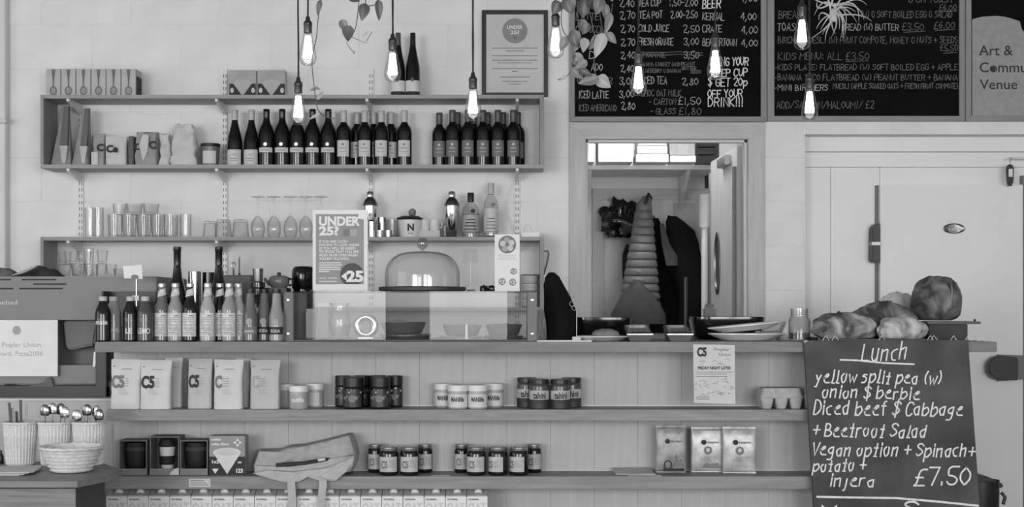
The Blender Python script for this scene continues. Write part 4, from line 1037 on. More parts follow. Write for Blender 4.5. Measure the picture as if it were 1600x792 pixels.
# things inside the case
zi = CT + .006
m_dish = mat('brown_glaze', .34, .25, var=.06)
def dish(label, p, Y, wpx, hpx, z, m=m_dish, name='baking_dish', cat='dish', group='round dishes in the cake case'):
    r = S(wpx, Y) / 2; h = S(hpx, Y)
    return single(G().lathe([(0, .003), (r * .72, 0), (r * .80, .004), (r * .97, h * .85), (r * 1.0, h), (r * .95, h), (r * .76, .010), (0, .008)], 32), name, m, label, cat, (X(p, Y), Y, z), group)
YI = 5.66
d1z = zi + .0205
single(G().lathe([(0, .002), (S(36, YI), 0), (S(40, YI), .012), (S(40, YI), .018), (S(37, YI), .02), (0, .012)], 32), 'cake_board', mat('dark_plate', .28, .3), 'round dark plate under the bread dish inside the cake case', 'plate', (X(634, YI), YI, zi))
dish('brown dish holding a bread roll inside the cake case', 630, YI, 72, 18, d1z)
def roll(g, rx, ry, rz_, seed, amp=.05, n=20, m=12):
    rings = []
    for i in range(1, m):
        ph = -math.pi / 2 + math.pi * i / m
        ring_ = []
        for k in range(n):
            a = 2 * math.pi * k / n; d = Vector((math.cos(ph) * math.cos(a), math.cos(ph) * math.sin(a), math.sin(ph)))
            q = 1 + amp * mnoise.noise(d * 2.2 + Vector((seed, 0, seed))) + amp * .35 * mnoise.noise(d * 6 + Vector((seed, 3, 0))) + amp * .22 * abs(mnoise.noise(d * 11 + Vector((seed, 0, 5))))
            zz = d.z * rz_ * q; zz = max(zz, -rz_ * .62)
            ring_.append((d.x * rx * q, d.y * ry * q, zz + rz_ * .62))
        rings.append(ring_)
    return g.loft(rings)
m_roll = mat('pale_roll', .72, .7, var=.12, scale=20, bump=.3, bscale=40)
single(roll(G(), S(19, YI), .035, S(9, YI), 2.0), 'bread_roll', m_roll, 'pale bread roll lying in the brown dish in the cake case', 'bread', (X(624, YI), YI, d1z + .018))
single(G().lathe([(0, .002), (S(33, YI), 0), (S(37, YI), .010), (S(34, YI), .012), (0, .006)], 32), 'cake_board', mat('pale_plate', .6, .3), 'round pale plate under the middle dish inside the cake case', 'plate', (X(722, YI), YI, zi))
dish('glazed dish in the middle of the cake case', 722, YI, 62, 17, zi + .0125, mat('grey_glaze', .42, .25))
single(roll(G(), S(20, YI), .045, S(6, YI), 5.0, .12), 'cake', mat('crumb_cake', .5, .8, var=.3, scale=40, bump=.6), 'low crumbly cake in the middle dish of the cake case', 'cake', (X(722, YI), YI, zi + .026))
single(G().lathe([(0, .002), (S(29, YI), 0), (S(31, YI), .012), (S(28, YI), .014), (0, .008)], 32), 'cake_board', mat('dark_plate'), 'round dark plate under the rightmost dish inside the cake case', 'plate', (X(787, YI), YI, zi))
dish('brown dish at the right end of the cake case', 787, YI, 58, 17, zi + .0145)
single(roll(G(), S(20, YI), .045, S(9, YI), 9.0, .15), 'tart', mat('dark_crust', .36, .8, var=.3, scale=30, bump=.6), 'dark crusted tart in the rightmost cake case dish', 'tart', (X(787, YI), YI, zi + .024))
t = thing('ring_tin', 'shiny ring shaped cake tin lying in the cake case', 'tin', (X(572, YI), YI, zi))
g = G(); rings = []
Rb, rb_ = S(14, YI), S(6, YI)
for k in range(28):
    a = 2 * math.pi * k / 28; c, s_ = math.cos(a), math.sin(a)
    rings.append([((Rb + rb_ * math.cos(2 * math.pi * j / 12)) * c, rb_ * math.sin(2 * math.pi * j / 12), Rb + rb_ + (Rb + rb_ * math.cos(2 * math.pi * j / 12)) * s_) for j in range(12)])
rings.append(rings[0]); part(G().loft(rings, cap=False), 'ring', m_chrome, t)
part(G().box(-.03, .03, -.02, .02, 0, .004), 'foot', m_chrome, t)
t = thing('glass_jug', 'clear glass jug standing at the left of the cake case', 'jug', (X(531, YI), YI, zi))
part(G().lathe([(0, .004), (.034, 0), (.038, .004), (.046, .05), (.040, .10), (.034, .13), (.037, .148), (.035, .148), (.032, .13), (.038, .1), (.044, .05), (.036, .01), (0, .01)], 26), 'jug_body', m_tumbler, t)
part(G().tube([(.036, 0, .13), (.062, 0, .125), (.066, 0, .08), (.045, 0, .05)], .005), 'handle', m_tumbler, t)
part(G().lathe([(0, .011), (.035, .011), (.043, .05), (.041, .06), (0, .06)], 24), 'contents', mat('jug_contents', .45, .4), t)
t = thing('upright_board', 'dark upright board leaning in the left of the cake case', 'board', (X(505, YI), YI + .02, zi))
part(G().box(-S(8, YI), S(8, YI), -.02, .02, 0, S(50, YI)), 'block', m_gloss, t, bevel=.003)
part(G().box(-S(8, YI), S(10, YI), -.022, .022, S(50, YI), S(56, YI)), 'cap', m_offp, t, bevel=.002)
single(G().lathe([(0, 0), (.005, 0), (.006, .002), (.005, S(22, YI)), (0, S(23, YI))], 12), 'candle', m_whitep, 'short white candle stub between two dishes in the cake case', 'candle', (X(729, YI - .09), YI - .09, zi))
t = thing('carton_pack', 'small pale carton standing behind the left case post', 'carton', (X(486, 5.74), 5.74, zi))
part(G().box(-S(7, 5.74), S(7, 5.74), -.02, .02, 0, S(42, 5.74)), 'body', m_offp, t, bevel=.002)
part(G().box(-S(7, 5.74), S(7, 5.74), -.005, .005, S(42, 5.74), S(46, 5.74)), 'gable', m_offp, t, bevel=.002)
# leather strap handles hanging at right
# ------------------------------------------------------------------ on top of the cake case
Ys = Yc0 + .05
t = thing('age_notice', 'framed grey age check notice standing on the cake case', 'sign', (X(531.5, Ys), Ys, zcT))
sw, sh = S(86, Ys), S(127, Ys)
part(G().box(-sw / 2, sw / 2, 0, .004, .002, sh), 'white_board', m_paper, t, bevel=.001)
part(G().box(-sw / 2 - .006, sw / 2 + .012, -.03, .04, 0, .003), 'foot', glass('acrylic', .9, .4, .08), t)
pl, pr_, pb, ptp = -sw / 2 + S(5, Ys), sw / 2 - S(6, Ys), S(11, Ys), sh - S(6.5, Ys)
part(G().box(pl, pr_, -.0008, 0, pb, ptp), 'print_panel', mat('notice_grey', .55, .5, var=.015), t, smooth=False)
g = G(); y = -.0014; wl = pl + S(5, Ys)
put_text(g, 'UNDER', wl, wl + S(64, Ys), sh - S(24, Ys), S(13.5, Ys), y, bold=.045)
put_text(g, '25?', wl, wl + S(31, Ys), sh - S(39, Ys), S(13, Ys), y, bold=.045)
for k, (s_, wpx) in enumerate((('IF YOU ARE LUCKY', 45), ('ENOUGH TO LOOK UNDER', 63), ('25 YOU WILL BE ASKED', 57), ('TO PROVE THAT YOU ARE', 62), ('AGED 18 OR OVER WHEN', 60), ('YOU BUY ALCOHOL.', 48))):
    put_text(g, s_, wl, wl + S(wpx, Ys), sh - S(51 + 5.35 * k, Ys), S(3.9, Ys), y, bold=.02)
for k, wpx in enumerate((35, 36, 33, 34, 16)): g.box(wl, wl + S(wpx, Ys), y - .0002, y, sh - S(83.3 + 3.4 * k, Ys), sh - S(81.8 + 3.4 * k, Ys))
for a, b, yy in ((0, 11, 106.5), (14, 28, 106.5), (0, 28, 111.5)): g.box(wl + S(a, Ys), wl + S(b, Ys), y - .0002, y, sh - S(yy + .6, Ys), sh - S(yy - .6, Ys))
part(g, 'white_lettering', m_paper, t, smooth=False)
ccx, ccz, crd = pr_ - S(18.5, Ys), pb + S(14.5, Ys), S(18.5, Ys)
pts = [(ccx + crd * math.cos(2 * math.pi * k / 40), ccz + crd * math.sin(2 * math.pi * k / 40)) for k in range(40)]
pts = [(min(a, pr_), max(b, pb)) for a, b in pts]
part(G().add([(a, -.0016, b) for a, b in pts], [tuple(range(40))]), 'roundel', mat('roundel_dark', .22, .5), t, smooth=False)
g = G(); put_text(g, '25', ccx - S(9, Ys), pr_ - S(.5, Ys), ccz - S(10, Ys), S(16, Ys), -.0022, bold=.05)
g.add([(ccx - S(17, Ys), -.0022, ccz - S(2, Ys)), (ccx - S(8, Ys), -.0022, ccz - S(9, Ys)), (ccx - S(8, Ys), -.0022, ccz + S(5, Ys))], [(0, 1, 2)]); part(g, 'roundel_lettering', m_paper, t, smooth=False)
for a, b in ((38, 47), (49, 59)): part(G().box(wl + S(a, Ys), wl + S(b, Ys), -.0016, -.0008, sh - S(41, Ys), sh - S(30, Ys)), 'card_picture', m_mid if a < 40 else m_fade, t, smooth=False)
part(G().prism([(sw / 2 - S(16, Ys), sh - S(13, Ys)), (sw / 2 - S(1, Ys), sh - S(16, Ys)), (sw / 2 + S(1, Ys), sh - S(5, Ys)), (sw / 2 - S(13, Ys), sh - S(5, Ys))], -.004, -.0022), 'corner_tape', m_paper, t)
# glass dome on a wooden base
Ydm = 5.66; dr_ = S(58.5, Ydm)
t = thing('cake_stand', 'round dark wooden cake stand under the glass dome', 'cake stand', (X(660, Ydm), Ydm, zcT))
part(G().lathe([(0, 0), (dr_ * 1.05, 0), (dr_ * 1.16, .004), (dr_ * 1.17, .016), (dr_ * 1.15, .020), (0, .020)], 48), 'board', mat('dark_board', .24, .4, var=.08), t)
t = thing('glass_dome', 'clear glass cake dome with ball knob on the cake case', 'dome', (X(660, Ydm), Ydm, zcT + .0205))
dh = S(55, Ydm); pr = []
for k in range(13):
    a = math.pi / 2 * k / 12; pr.append((dr_ * (math.cos(a) ** .62), dh * .28 + dh * .72 * math.sin(a) ** .9))
outer = [(dr_, 0)] + pr[:-1] + [(.006, dh)]
part(G().lathe(outer, 48), 'shell', glass('dome_glass', .965, .30, .05), t)
part(G().lathe([(.006, dh - .001), (.007, dh + .008), (.012, dh + .012), (.021, dh + .022), (.0235, dh + .034), (.020, dh + .048), (.010, dh + .056), (0, dh + .058)], 24), 'knob', glass('knob_glass', .8, .3, .12), t)
# small clear ticket on a stem, tall illustrated card, black trinkets
t = thing('ticket_stand', 'small faint ticket on a thin stem beside the glass dome', 'ticket', (X(735.5, 5.6), 5.6, zcT))
part(G().box(-.016, .018, -.008, .008, 0, .008), 'base', m_cardd, t, bevel=.001)
part(G().tube([(0, 0, .008), (0, 0, S(48, 5.6))], .0013, 6), 'stem', m_whitep, t)
part(G().box(-S(12, 5.6), S(11, 5.6), -.001, .001, S(45, 5.6), S(66, 5.6)), 'ticket', glass('ticket_film', .78, .5, .02), t)
g = G(); disc(g, 0, S(57, 5.6), S(6, 5.6), -.0016, 14, .7); part(g, 'print', m_fade, t, smooth=False)
t = thing('illustrated_card', 'tall white card with round fruit drawings on the cake case', 'card', (X(792.5, 5.53), 5.53, zcT))
part(G().box(-S(19.5, 5.53), S(19.5, 5.53), 0, .002, 0, S(89, 5.53)), 'card', m_paper, t)
part(G().box(-S(14, 5.53), S(14, 5.53), .002, .03, 0, .002), 'foot', m_paper, t)
def flower(cx, cz, r):
    g = G(); disc(g, cx, cz, r, -.0005, 24); part(g, 'drawing', m_mid, t, smooth=False)
    for k in range(5):
        a = 2 * math.pi * k / 5 + .4; part(disc(G(), cx + r * .52 * math.cos(a), cz + r * .52 * math.sin(a), r * .33, -.0009, 12), 'petal_drawing', m_fade if k % 2 else m_offp, t, smooth=False)
flower(0, S(73, 5.53), S(14, 5.53)); flower(-S(8, 5.53), S(15, 5.53), S(5.5, 5.53)); flower(S(8.5, 5.53), S(14, 5.53), S(5.5, 5.53)); flower(S(10, 5.53), S(31, 5.53), S(5, 5.53))
g = G()
for k, hw in enumerate((15, 13, 14)): g.box(-S(hw, 5.53), S(hw, 5.53), -.0005, -.0001, S(50 + 3 * k, 5.53), S(50.6 + 3 * k, 5.53))
part(g, 'print', m_fade, t, smooth=False)
for i, p in enumerate((756, 768)):
    t = thing('berry_trinket', 'small shiny black berry shaped trinket on the cake case, %s of two' % ('left' if i == 0 else 'right'), 'trinket', (X(p, 5.58), 5.58, zcT), 'black trinkets on the cake case')
    part(roll(G(), S(6.5, 5.58), .016, S(6, 5.58), 3.0 + i, .3), 'body', m_gloss, t)
    part(roll(G(), S(2, 5.58), .006, S(2, 5.58), 6.0 + i, .3), 'bead', m_chrome, t, loc=(-.002, -.014, .006))

# ------------------------------------------------------------------ right of the case: black bag, tills, card readers, plates
m_blackcloth = mat('black_cloth', .07, .9, var=.15, spec=.2)
def drape(g, secs, n=36, fold=.06, nf=6, seed=0.0, fine=.4):
    rings = []
    for (z, cx, hw, cy, hd) in secs:
        rg = []
        for k in range(n):
            a = 2 * math.pi * k / n
            q = 1 + fold * math.sin(nf * a + seed + z * 3) + fold * fine * math.sin((nf * 2 + 1) * a - seed + z * 7)
            rg.append((cx + hw * q * math.cos(a), cy + hd * q * math.sin(a), z))
        rings.append(rg)
    return g.loft(rings)
Yq = 5.78; pxs = lambda v: S(v, Yq)
secs = [(0, pxs(5), pxs(26), 0, .07), (pxs(20), pxs(4), pxs(27), 0, .07), (pxs(45), pxs(2), pxs(24), 0, .065), (pxs(65), pxs(-2), pxs(20), 0, .06), (pxs(85), pxs(-8), pxs(15), 0, .05), (pxs(98), pxs(-10), pxs(10), 0, .035), (pxs(104), pxs(-11), pxs(4), 0, .015)]
single(drape(G(), secs, fold=.04, nf=4, seed=1), 'hooded_jacket', m_blackcloth, 'black hooded jacket heaped behind the counter left of the doorway', 'jacket', (X(872, Yq), 5.70, CT))
single(G().prism([(-.022, 0), (.022, 0), (.02, .07), (.01, .13), (-.01, .13), (-.02, .07)], -.03, .03), 'straw_brush', mat('straw', .5, .8, var=.25, scale=40, stretch=(6, 6, .4)), 'pale bristle brush standing between the cake case and the black jacket', 'brush', (X(845, 5.7), 5.64, CT), bevel=.004)
def till(label, p0, p1, ptop, Y):
    a, b = X(p0, Y), X(p1, Y); h = Z(ptop, Y) - CT; c = (a + b) / 2; w2 = (b - a) / 2
    t = thing('black_tray', label, 'tray', (c, Y, CT), 'black trays behind the counter')
    rings = [superring(0, 0, z, w2 * q, .11 * q, 32, .4) for z, q in ((0, .82), (h * .15, .9), (h * .85, 1.0), (h, .995), (h, .95), (h * .2, .84))]
    part(G().loft(rings), 'tray_body', m_gloss, t)
    return t
till('shiny black tray behind the plate with the roll', 893, 985, 496, 5.86)
till('shiny black tray behind the stacked oval plates', 1078, 1191, 495, 5.86)
single(G().tube([(0, 0, 0), (0, 0, S(95, 5.9))], .007), 'thin_post', m_black, 'thin black post rising between the card readers and black tray', 'post', (X(1067.5, 5.8), 5.72, CT))
t = thing('square_canister', 'small dark square canister beyond the right black tray', 'canister', (X(1105, 6.05), 5.98, CT))
part(G().box(-S(10, 6), S(10, 6), -.015, .015, 0, S(48, 6)), 'body', mat('canister_grey', .22, .4), t, bevel=.006)
part(G().box(-S(7, 6), S(7, 6), -.012, .012, S(48, 6), S(53, 6)), 'lid', m_black, t, bevel=.003)
def reader(label, p, Y=5.56):
    t = thing('card_reader', label, 'card reader', (X(p, Y), Y, CT), 'card payment readers')
    w2, d2, h0, h1 = S(20, Y), .08, .030, .064
    part(G().add([(-w2 * .8, -d2, 0), (w2 * .8, -d2, 0), (w2 * .8, d2, 0), (-w2 * .8, d2, 0), (-w2, -d2, h0), (w2, -d2, h0), (w2, d2, h1), (-w2, d2, h1)], [(0, 3, 2, 1), (4, 5, 6, 7), (0, 1, 5, 4), (1, 2, 6, 5), (2, 3, 7, 6), (3, 0, 4, 7)]), 'case', m_black, t, bevel=.004)
    def on(u, v, e=.0012): return (w2 * u, -d2 + 2 * d2 * v, h0 + (h1 - h0) * v + e)
    part(G().add([on(-.8, .1), on(.8, .1), on(.8, .94), on(-.8, .94)], [(0, 1, 2, 3)]), 'top_plate', m_dsteel, t)
    for r_ in range(3):
        for c_ in range(3):
            u0, v0 = -.6 + .42 * c_, .16 + .12 * r_
            part(G().add([on(u0, v0, .003), on(u0 + .34, v0, .003), on(u0 + .34, v0 + .09, .003), on(u0, v0 + .09, .003)], [(0, 1, 2, 3)]), 'key', m_mid, t)
    part(G().add([on(-.65, .58, .002), on(.65, .58, .002), on(.65, .9, .002), on(-.65, .9, .002)], [(0, 1, 2, 3)]), 'screen', mat('reader_screen', .7, .1), t)
    part(G().box(-w2, w2, -d2 - .001, -d2 + .002, h0 - .004, h0 - .001), 'front_trim', m_steel, t)
reader('card reader with steel keypad, left of two beside the roll plate', 997)
reader('card reader with steel keypad, right of two near the doorway middle', 1059)
# plate with roll, ticket stand
t = single(G().lathe([(0, .003), (S(25, 5.5), 0), (S(28, 5.5), .003), (S(42, 5.5), .018), (S(42, 5.5), .021), (S(27, 5.5), .008), (0, .007)], 40), 'plate', m_whitep, 'white plate with a bread roll near the card readers', 'plate', (X(942, 5.52), 5.52, CT))
single(roll(G(), S(22, 5.52), .05, S(10, 5.52), 4.4), 'bread_roll', mat('brown_roll', .50, .7, var=.12, scale=18, bump=.4), 'brown bread roll on the white plate by the card readers', 'bread', (X(946, 5.52), 5.52, CT + .0085))
t = thing('menu_ticket', 'clear round ticket on a thin stem left of the roll plate', 'ticket', (X(901, 5.5), 5.5, CT))
part(G().box(-.018, .018, -.012, .012, 0, .018), 'base', m_offp, t, bevel=.002)
part(G().tube([(0, 0, .016), (0, 0, S(48, 5.5))], .0013, 6), 'stem', m_whitep, t)
g = G()
for k in range(6):
    a = 2 * math.pi * k / 6
    part(G().tube([(S(7, 5.5) * math.cos(a) + S(4, 5.5) * math.cos(b_ * math.pi / 6), 0, S(58, 5.5) + S(7, 5.5) * math.sin(a) + S(4, 5.5) * math.sin(b_ * math.pi / 6)) for b_ in range(13)], .001, 5, False), 'petal_wire', m_fade, t)
single(G().box(-S(43, 5.46), S(42, 5.46), -.05, .05, 0, .0045), 'paper_pile', m_paper, 'thin white paper pile at the counter edge below the black jacket', 'paper', (X(882, 5.46), 5.465, CT), bevel=.0005)
# oval plates
m_china = mat('china', .88, .2, var=.02)
pm_ = G().lathe([(0, .004), (S(36, 5.56), 0), (S(40, 5.56), .004), (S(60, 5.56), .026), (S(60, 5.56), .030), (S(39, 5.56), .011), (0, .010)], 48, sy=.62)
single(pm_, 'oval_plate', m_china, 'lower of two stacked white oval plates by the doorway', 'plate', (X(1167, 5.58), 5.6, CT))
g = G().lathe([(0, .004), (S(36, 5.56), 0), (S(40, 5.56), .004), (S(60, 5.56), .022), (S(60, 5.56), .026), (S(39, 5.56), .011), (0, .010)], 48, sy=.62)
single(g, 'oval_plate', m_china, 'upper tilted white oval plate resting on the other plate', 'plate', (X(1167, 5.58), 5.6, CT + .041), rot=(0, R(-5.5), 0))
single(G().prism([(-.012, .0), (.035, 0), (.028, .075), (.022, .08)], -.05, .05), 'napkin_wedge', m_paper, 'white folded napkin standing between the oval plates and jar', 'napkin', (X(1220, 5.74), 5.76, CT), bevel=.002)
t = thing('spoon', 'small steel spoon lying on the lower oval plate', 'spoon', (X(1196, 5.52), 5.52, CT + .0345))
part(G().tube([(-.02, 0, .004), (.02, 0, .003), (.05, 0, .006)], [.002, .002, .003], 6), 'handle', m_steel, t)
part(roll(G(), .014, .009, .004, 1.0, 0), 'bowl', m_steel, t, loc=(-.03, 0, 0))
# mason jar
t = thing('mason_jar', 'clear glass mason jar with dark contents beside the bread', 'jar', (X(1249, 5.5), 5.5, CT)); rj = S(17, 5.5); hj = S(51, 5.5)
part(G().lathe([(0, .004), (rj * .85, 0), (rj, .006), (rj, hj * .62), (rj * .92, hj * .70), (rj * .78, hj * .75), (rj * .78, hj), (rj * .73, hj), (rj * .73, hj * .74), (rj * .93, hj * .6), (rj * .93, .01), (0, .009)], 28), 'glass_body', m_tumbler, t)
for k in range(3): part(G().lathe([(rj * .78, hj * (.80 + .06 * k)), (rj * .82, hj * (.815 + .06 * k)), (rj * .78, hj * (.83 + .06 * k))], 24), 'thread_ring', m_tumbler, t)
part(G().lathe([(0, .011), (rj * .90, .011), (rj * .91, hj * .25), (0, hj * .22)], 24).jitter(.003, 60, 2), 'contents', mat('jar_contents', .22, .6, var=.3, scale=80), t)
# ------------------------------------------------------------------ bread
def crust(name, lo, hi, pos=.5):
    m = mat(name, .5, .75, bump=.7, bscale=38)
    if name + '_set' in _M: return m
    _M[name + '_set'] = m
    nt = m.node_tree; rp = [n for n in nt.nodes if n.type == 'VALTORGB'][0]; nz = [n for n in nt.nodes if n.type == 'TEX_NOISE'][0]
    nz.inputs['Scale'].default_value = 9; nz.inputs['Detail'].default_value = 8; nz.inputs['Distortion'].default_value = 1.2
    a, b = lin(lo), lin(hi)
    rp.color_ramp.elements[0].position = pos - .14; rp.color_ramp.elements[1].position = pos + .16
    rp.color_ramp.elements[0].color = (a, a, a, 1); rp.color_ramp.elements[1].color = (b, b, b, 1)
    return m
m_cr1 = crust('floury_crust', .28, .80, .52); m_cr2 = crust('brown_crust', .22, .58, .52); m_cr3 = crust('pale_crust', .45, .85, .46)
def loaf(name, label, p, Y, z, wpx, hpx, dep, seed, m, amp=.10, rot=None, scores=1, flat=.62):
    rx, rz_ = S(wpx, Y) / 2, S(hpx, Y) / 1.62
    t = thing(name, label, 'bread', (X(p, Y), Y, z), 'loaves at the counter end')
    o = part(roll(G(), rx, dep, rz_, seed, amp, 40, 22), 'crust', m, t, rot=rot)
    for k in range(scores):
        xs_ = rx * (-.15 + .35 * k)
        pts = []
        for q in range(9):
            u = -.75 + 1.5 * q / 8; d = math.sqrt(max(0, 1 - u * u * .95 - (xs_ / rx) ** 2 * .5))
            pts.append((xs_ + .12 * rx * u, u * dep, rz_ * .62 + rz_ * d * 1.0))
        part(G().tube(pts, [.002] + [.006] * 7 + [.002], 8).jitter(.003, 40, seed), 'score_ridge', m_cr2, t, rot=rot)
    return t
zl = CT + .012
t = thing('bread_tray', 'low dark baking tray under the loaves at the counter end', 'tray', (X(1375, 5.55), 5.55, CT))
part(G().box(-S(108, 5.55), S(75, 5.55), -.13, .13, 0, .010), 'tray_body', m_black, t, bevel=.003)
for a, b in ((-108, -106), (73, 75)): part(G().box(S(a, 5.55), S(b, 5.55), -.13, .13, .010, .016), 'rim', m_black, t)
loaf('loaf', 'long low floury loaf beside the mason jar', 1318, 5.53, CT + .0105, 100, 41, .075, 1.3, m_cr1, scores=1, amp=.14)
loaf('loaf', 'small pale floury loaf at the front centre of the bread', 1409, 5.50, CT + .0105, 76, 36, .055, 4.1, m_cr3, scores=0, amp=.16)
loaf('loaf', 'domed brown loaf lying behind the two front loaves', 1380, 5.68, CT + .0105, 108, 56, .058, 7.7, m_cr2, scores=2, amp=.12)
# crate and round loaf
Yr = 5.72
t = thing('bread_crate', 'dark wooden bread stand with an overhanging top board', 'stand', (X(1476, Yr), Yr, CT))
part(G().box(-S(35, Yr), S(25, Yr), -.09, .10, 0, S(25, Yr)), 'base_block', mat('crate_dark', .20, .6, var=.15), t, bevel=.003)
part(G().box(-S(40, Yr), S(42, Yr), -.115, .12, S(25, Yr), S(29, Yr)), 'top_board', mat('crate_board', .30, .5, var=.1), t, bevel=.002)
part(G().lathe([(0, 0), (.004, 0), (.005, .006), (.002, .010), (0, .011)], 10), 'knob', m_black, t, loc=(S(37, Yr), -.08, S(29, Yr)))
zr = CT + S(29, Yr) + .001
rx = S(39.5, Yr)
t = thing('round_loaf', 'big round brown loaf standing on edge on the bread stand', 'bread', (X(1463, Yr), Yr, zr), 'loaves at the counter end')
g = G(); rings = []
for i in range(1, 22):
    ph = -math.pi / 2 + math.pi * i / 22; rg = []
    for k in range(40):
        a = 2 * math.pi * k / 40; d = Vector((math.cos(ph) * math.cos(a), math.cos(ph) * math.sin(a), math.sin(ph)))
        q = 1 + .09 * mnoise.noise(d * 2 + Vector((2.2, 0, 1))) + .03 * mnoise.noise(d * 7)
        q -= .075 * math.exp(-((d.x - .45 + .25 * d.z * d.z) / .055) ** 2) * (1 if d.z > -.5 else 0) + .07 * math.exp(-((d.x + .05) / .07) ** 2) * max(0, d.z); q += .03 * mnoise.noise(d * 14)
        rg.append((d.x * rx * q, d.y * .095 * q * (1.1 - .25 * d.z), S(33, Yr) + max(-S(32, Yr), d.z * rx * .96 * q * (1 + .10 * d.x * d.x))))
    rings.append(rg)
part(g.loft(rings), 'crust', m_cr2, t)
part(G().tube([(rx * (.30 + .12 * f_), -.095 * math.sqrt(max(0, 1 - f_ * f_)) - .002, S(33, Yr) + rx * .9 * f_) for f_ in [-.5 + .14 * k for k in range(11)]], [.001] + [.005] * 9 + [.001], 8).jitter(.003, 30, 4), 'score_ridge', m_cr2, t)
single(roll(G(), S(30, 5.82), .04, S(46, 5.82), 15.0, .25, 36, 22), 'bread_cloth', mat('flour_cloth', .72, .85, var=.08), 'pale cloth bundled between the domed loaf and the round loaf', 'cloth', (X(1402, 5.84), 5.86, CT))
# small white price tents poking up behind the blackboard
for i, p in enumerate((1289, 1304, 1377, 1452, 1458, 1489, 1511, 1532)):
    zc_ = (0, 0, 0, 0, 0, 0, 0, 0)[i]
    o = single(G().tube([(-S(6, 5.415), 0, 0), (0, 0, S(9, 5.415)), (S(6, 5.415), 0, 0)], .0016, 6), 'wire_clip', m_paper, 'white bent wire clip on the counter edge above the blackboard, %s from the left' % ORD[i], 'clip', (X(p, 5.425), 5.412 + .002 * (i % 3), CT + .0012), 'white wire clips')
# ------------------------------------------------------------------ upper counter shelf: coffee bags, jars, eggs
Y1 = 5.50
m_cbag = mat('white_coffee_bag', .80, .55, var=.03, scale=14, bump=.12, bscale=18)
m_cbag2 = mat('pale_coffee_bag', .72, .55, var=.03, scale=14, bump=.12, bscale=18)
def coffee_bag(label, p, Y, wpx, hpx, logo, m=m_cbag, ink=None, seed=1.0):
    wd, h = S(wpx, Y), S(hpx, Y)
    t = bag('coffee_bag', label, (X(p, Y), Y, z1), wd, .065, h, m, .006, 'coffee bags on the counter shelf', wob=.0, crumple=.0022, seed=seed)
    yf = lambda f_: -((.0325) * (1 - f_ ** 2.2) + .003 * f_ ** 2.2) - .0030
    part(G().box(-wd * .12, wd * .22, yf(.81) - .001, yf(.81), h * .80, h * .81), 'tear_strip', m_mid, t)
    g = G(); disc(g, -wd * .38, h * .865, .003, yf(.85), 10); part(g, 'valve', m_mid, t, smooth=False)
    if logo:
        g = G(); ya, yb = yf(.45), yf(.7)
        tmp = G(); put_text(tmp, logo, -wd * .44, -wd * .44 + wd * (.42 if len(logo) > 1 else .24), h * .44, h * .23, 0, bold=.05)
        g.add([(a, yf(c / h) - .0005, c) for a, b, c in tmp.v], tmp.f); part(g, 'logo', ink or m_ink, t, smooth=False)
        g = G()
        for k in range(4): g.box(-wd * (.18 if len(logo) == 1 else -.02), wd * (.04 if len(logo) == 1 else .12), yf(.5) - .001, yf(.5), h * (.46 + .05 * k), h * (.475 + .05 * k))
        for k in range(3): g.box(-wd * .2, wd * (.1 - .03 * k), yf(.3) - .001, yf(.3) , h * (.30 + .04 * k), h * (.308 + .04 * k))
        part(g, 'print', m_fade, t, smooth=False)
    return t
coffee_bag('white coffee bag with faded logo, leftmost on the counter shelf', 198, Y1, 47, 77, 'C5', ink=m_mid, seed=1)
coffee_bag('white coffee bag with dark logo, second on the counter shelf', 245, Y1 - .005, 49, 76, 'C5', seed=2)
coffee_bag('white coffee bag half hidden behind the second bag', 272, 5.59, 28, 77, None, seed=3)
coffee_bag('white coffee bag with boldest black logo, middle of the bag row', 314, Y1 + .02, 38, 77, 'C5', seed=4, m=m_cbag2)
coffee_bag('white coffee bag standing in front of its neighbour, fourth logo bag', 358, Y1 - .012, 46, 77, 'C', ink=m_mid, seed=5)
coffee_bag('white coffee bag peeking out behind the fourth logo bag', 380, 5.59, 24, 76, None, seed=6)
coffee_bag('white coffee bag with faint logo, rightmost of the row', 415, Y1 + .005, 47, 76, 'C', ink=m_fade, seed=7, m=m_cbag2)

def jar(name, label, p, Y, z, wpx, hpx, m, lidm, labm, lab, group, txt=None, tm=None, lidf=.26, shoulder=True, bz=(.10, .62), ang=60, sub=None):
    t = thing(name, label, 'jar', (X(p, Y), Y, z), group); r = S(wpx, Y) / 2; h = S(hpx, Y); lz = h * (1 - lidf)
    pr = [(0, .003), (r * .88, 0), (r * .98, .004), (r, h * .06), (r, lz * .90), (r * .97, lz * .95), (r * .90, lz)] if shoulder else [(0, .003), (r * .93, 0), (r, .004), (r, lz)]
    part(G().lathe(pr, 26), 'jar_body', m, t)
    k = 1.0 if not shoulder else .95
    part(G().lathe([(r * k, lz), (r * k + .0012, lz + .001), (r * k + .0012, h - .002), (r * k - .001, h), (0, h)], 26), 'lid', lidm, t)
    if labm is not None:
        part(G().arc(r + .0004, -ang, ang * .92, lz * bz[0], lz * bz[1] + lz * .22, 14), 'label', labm, t)
    if txt:
        g = G(); w_ = r * 1.35
        put_text(g, txt, -w_ / 2, w_ / 2, lz * .42, lz * .26, wrap=r + .001, bold=.03)
        if sub:
            put_text(g, sub, -w_ / 4, w_ / 4, lz * .22, lz * .12, wrap=r + .001, bold=.03)
        part(g, 'lettering', tm, t, smooth=False)
    return t
m_butter = mat('nut_butter', .66, .3, var=.05, scale=30)
GJ = 'nut butter jars with white lids'
jar('nut_butter_jar', 'white-lidded jar wedged behind the last coffee bag', 447, 5.585, z1, 26, 36, m_butter, m_whitep, None, None, GJ, shoulder=False)
jar('nut_butter_jar', 'white-lidded nut butter jar at the front beside the coffee bags', 467, 5.50, z1, 30, 36, m_butter, m_whitep, None, None, GJ, 'nutife', m_paper, shoulder=False)
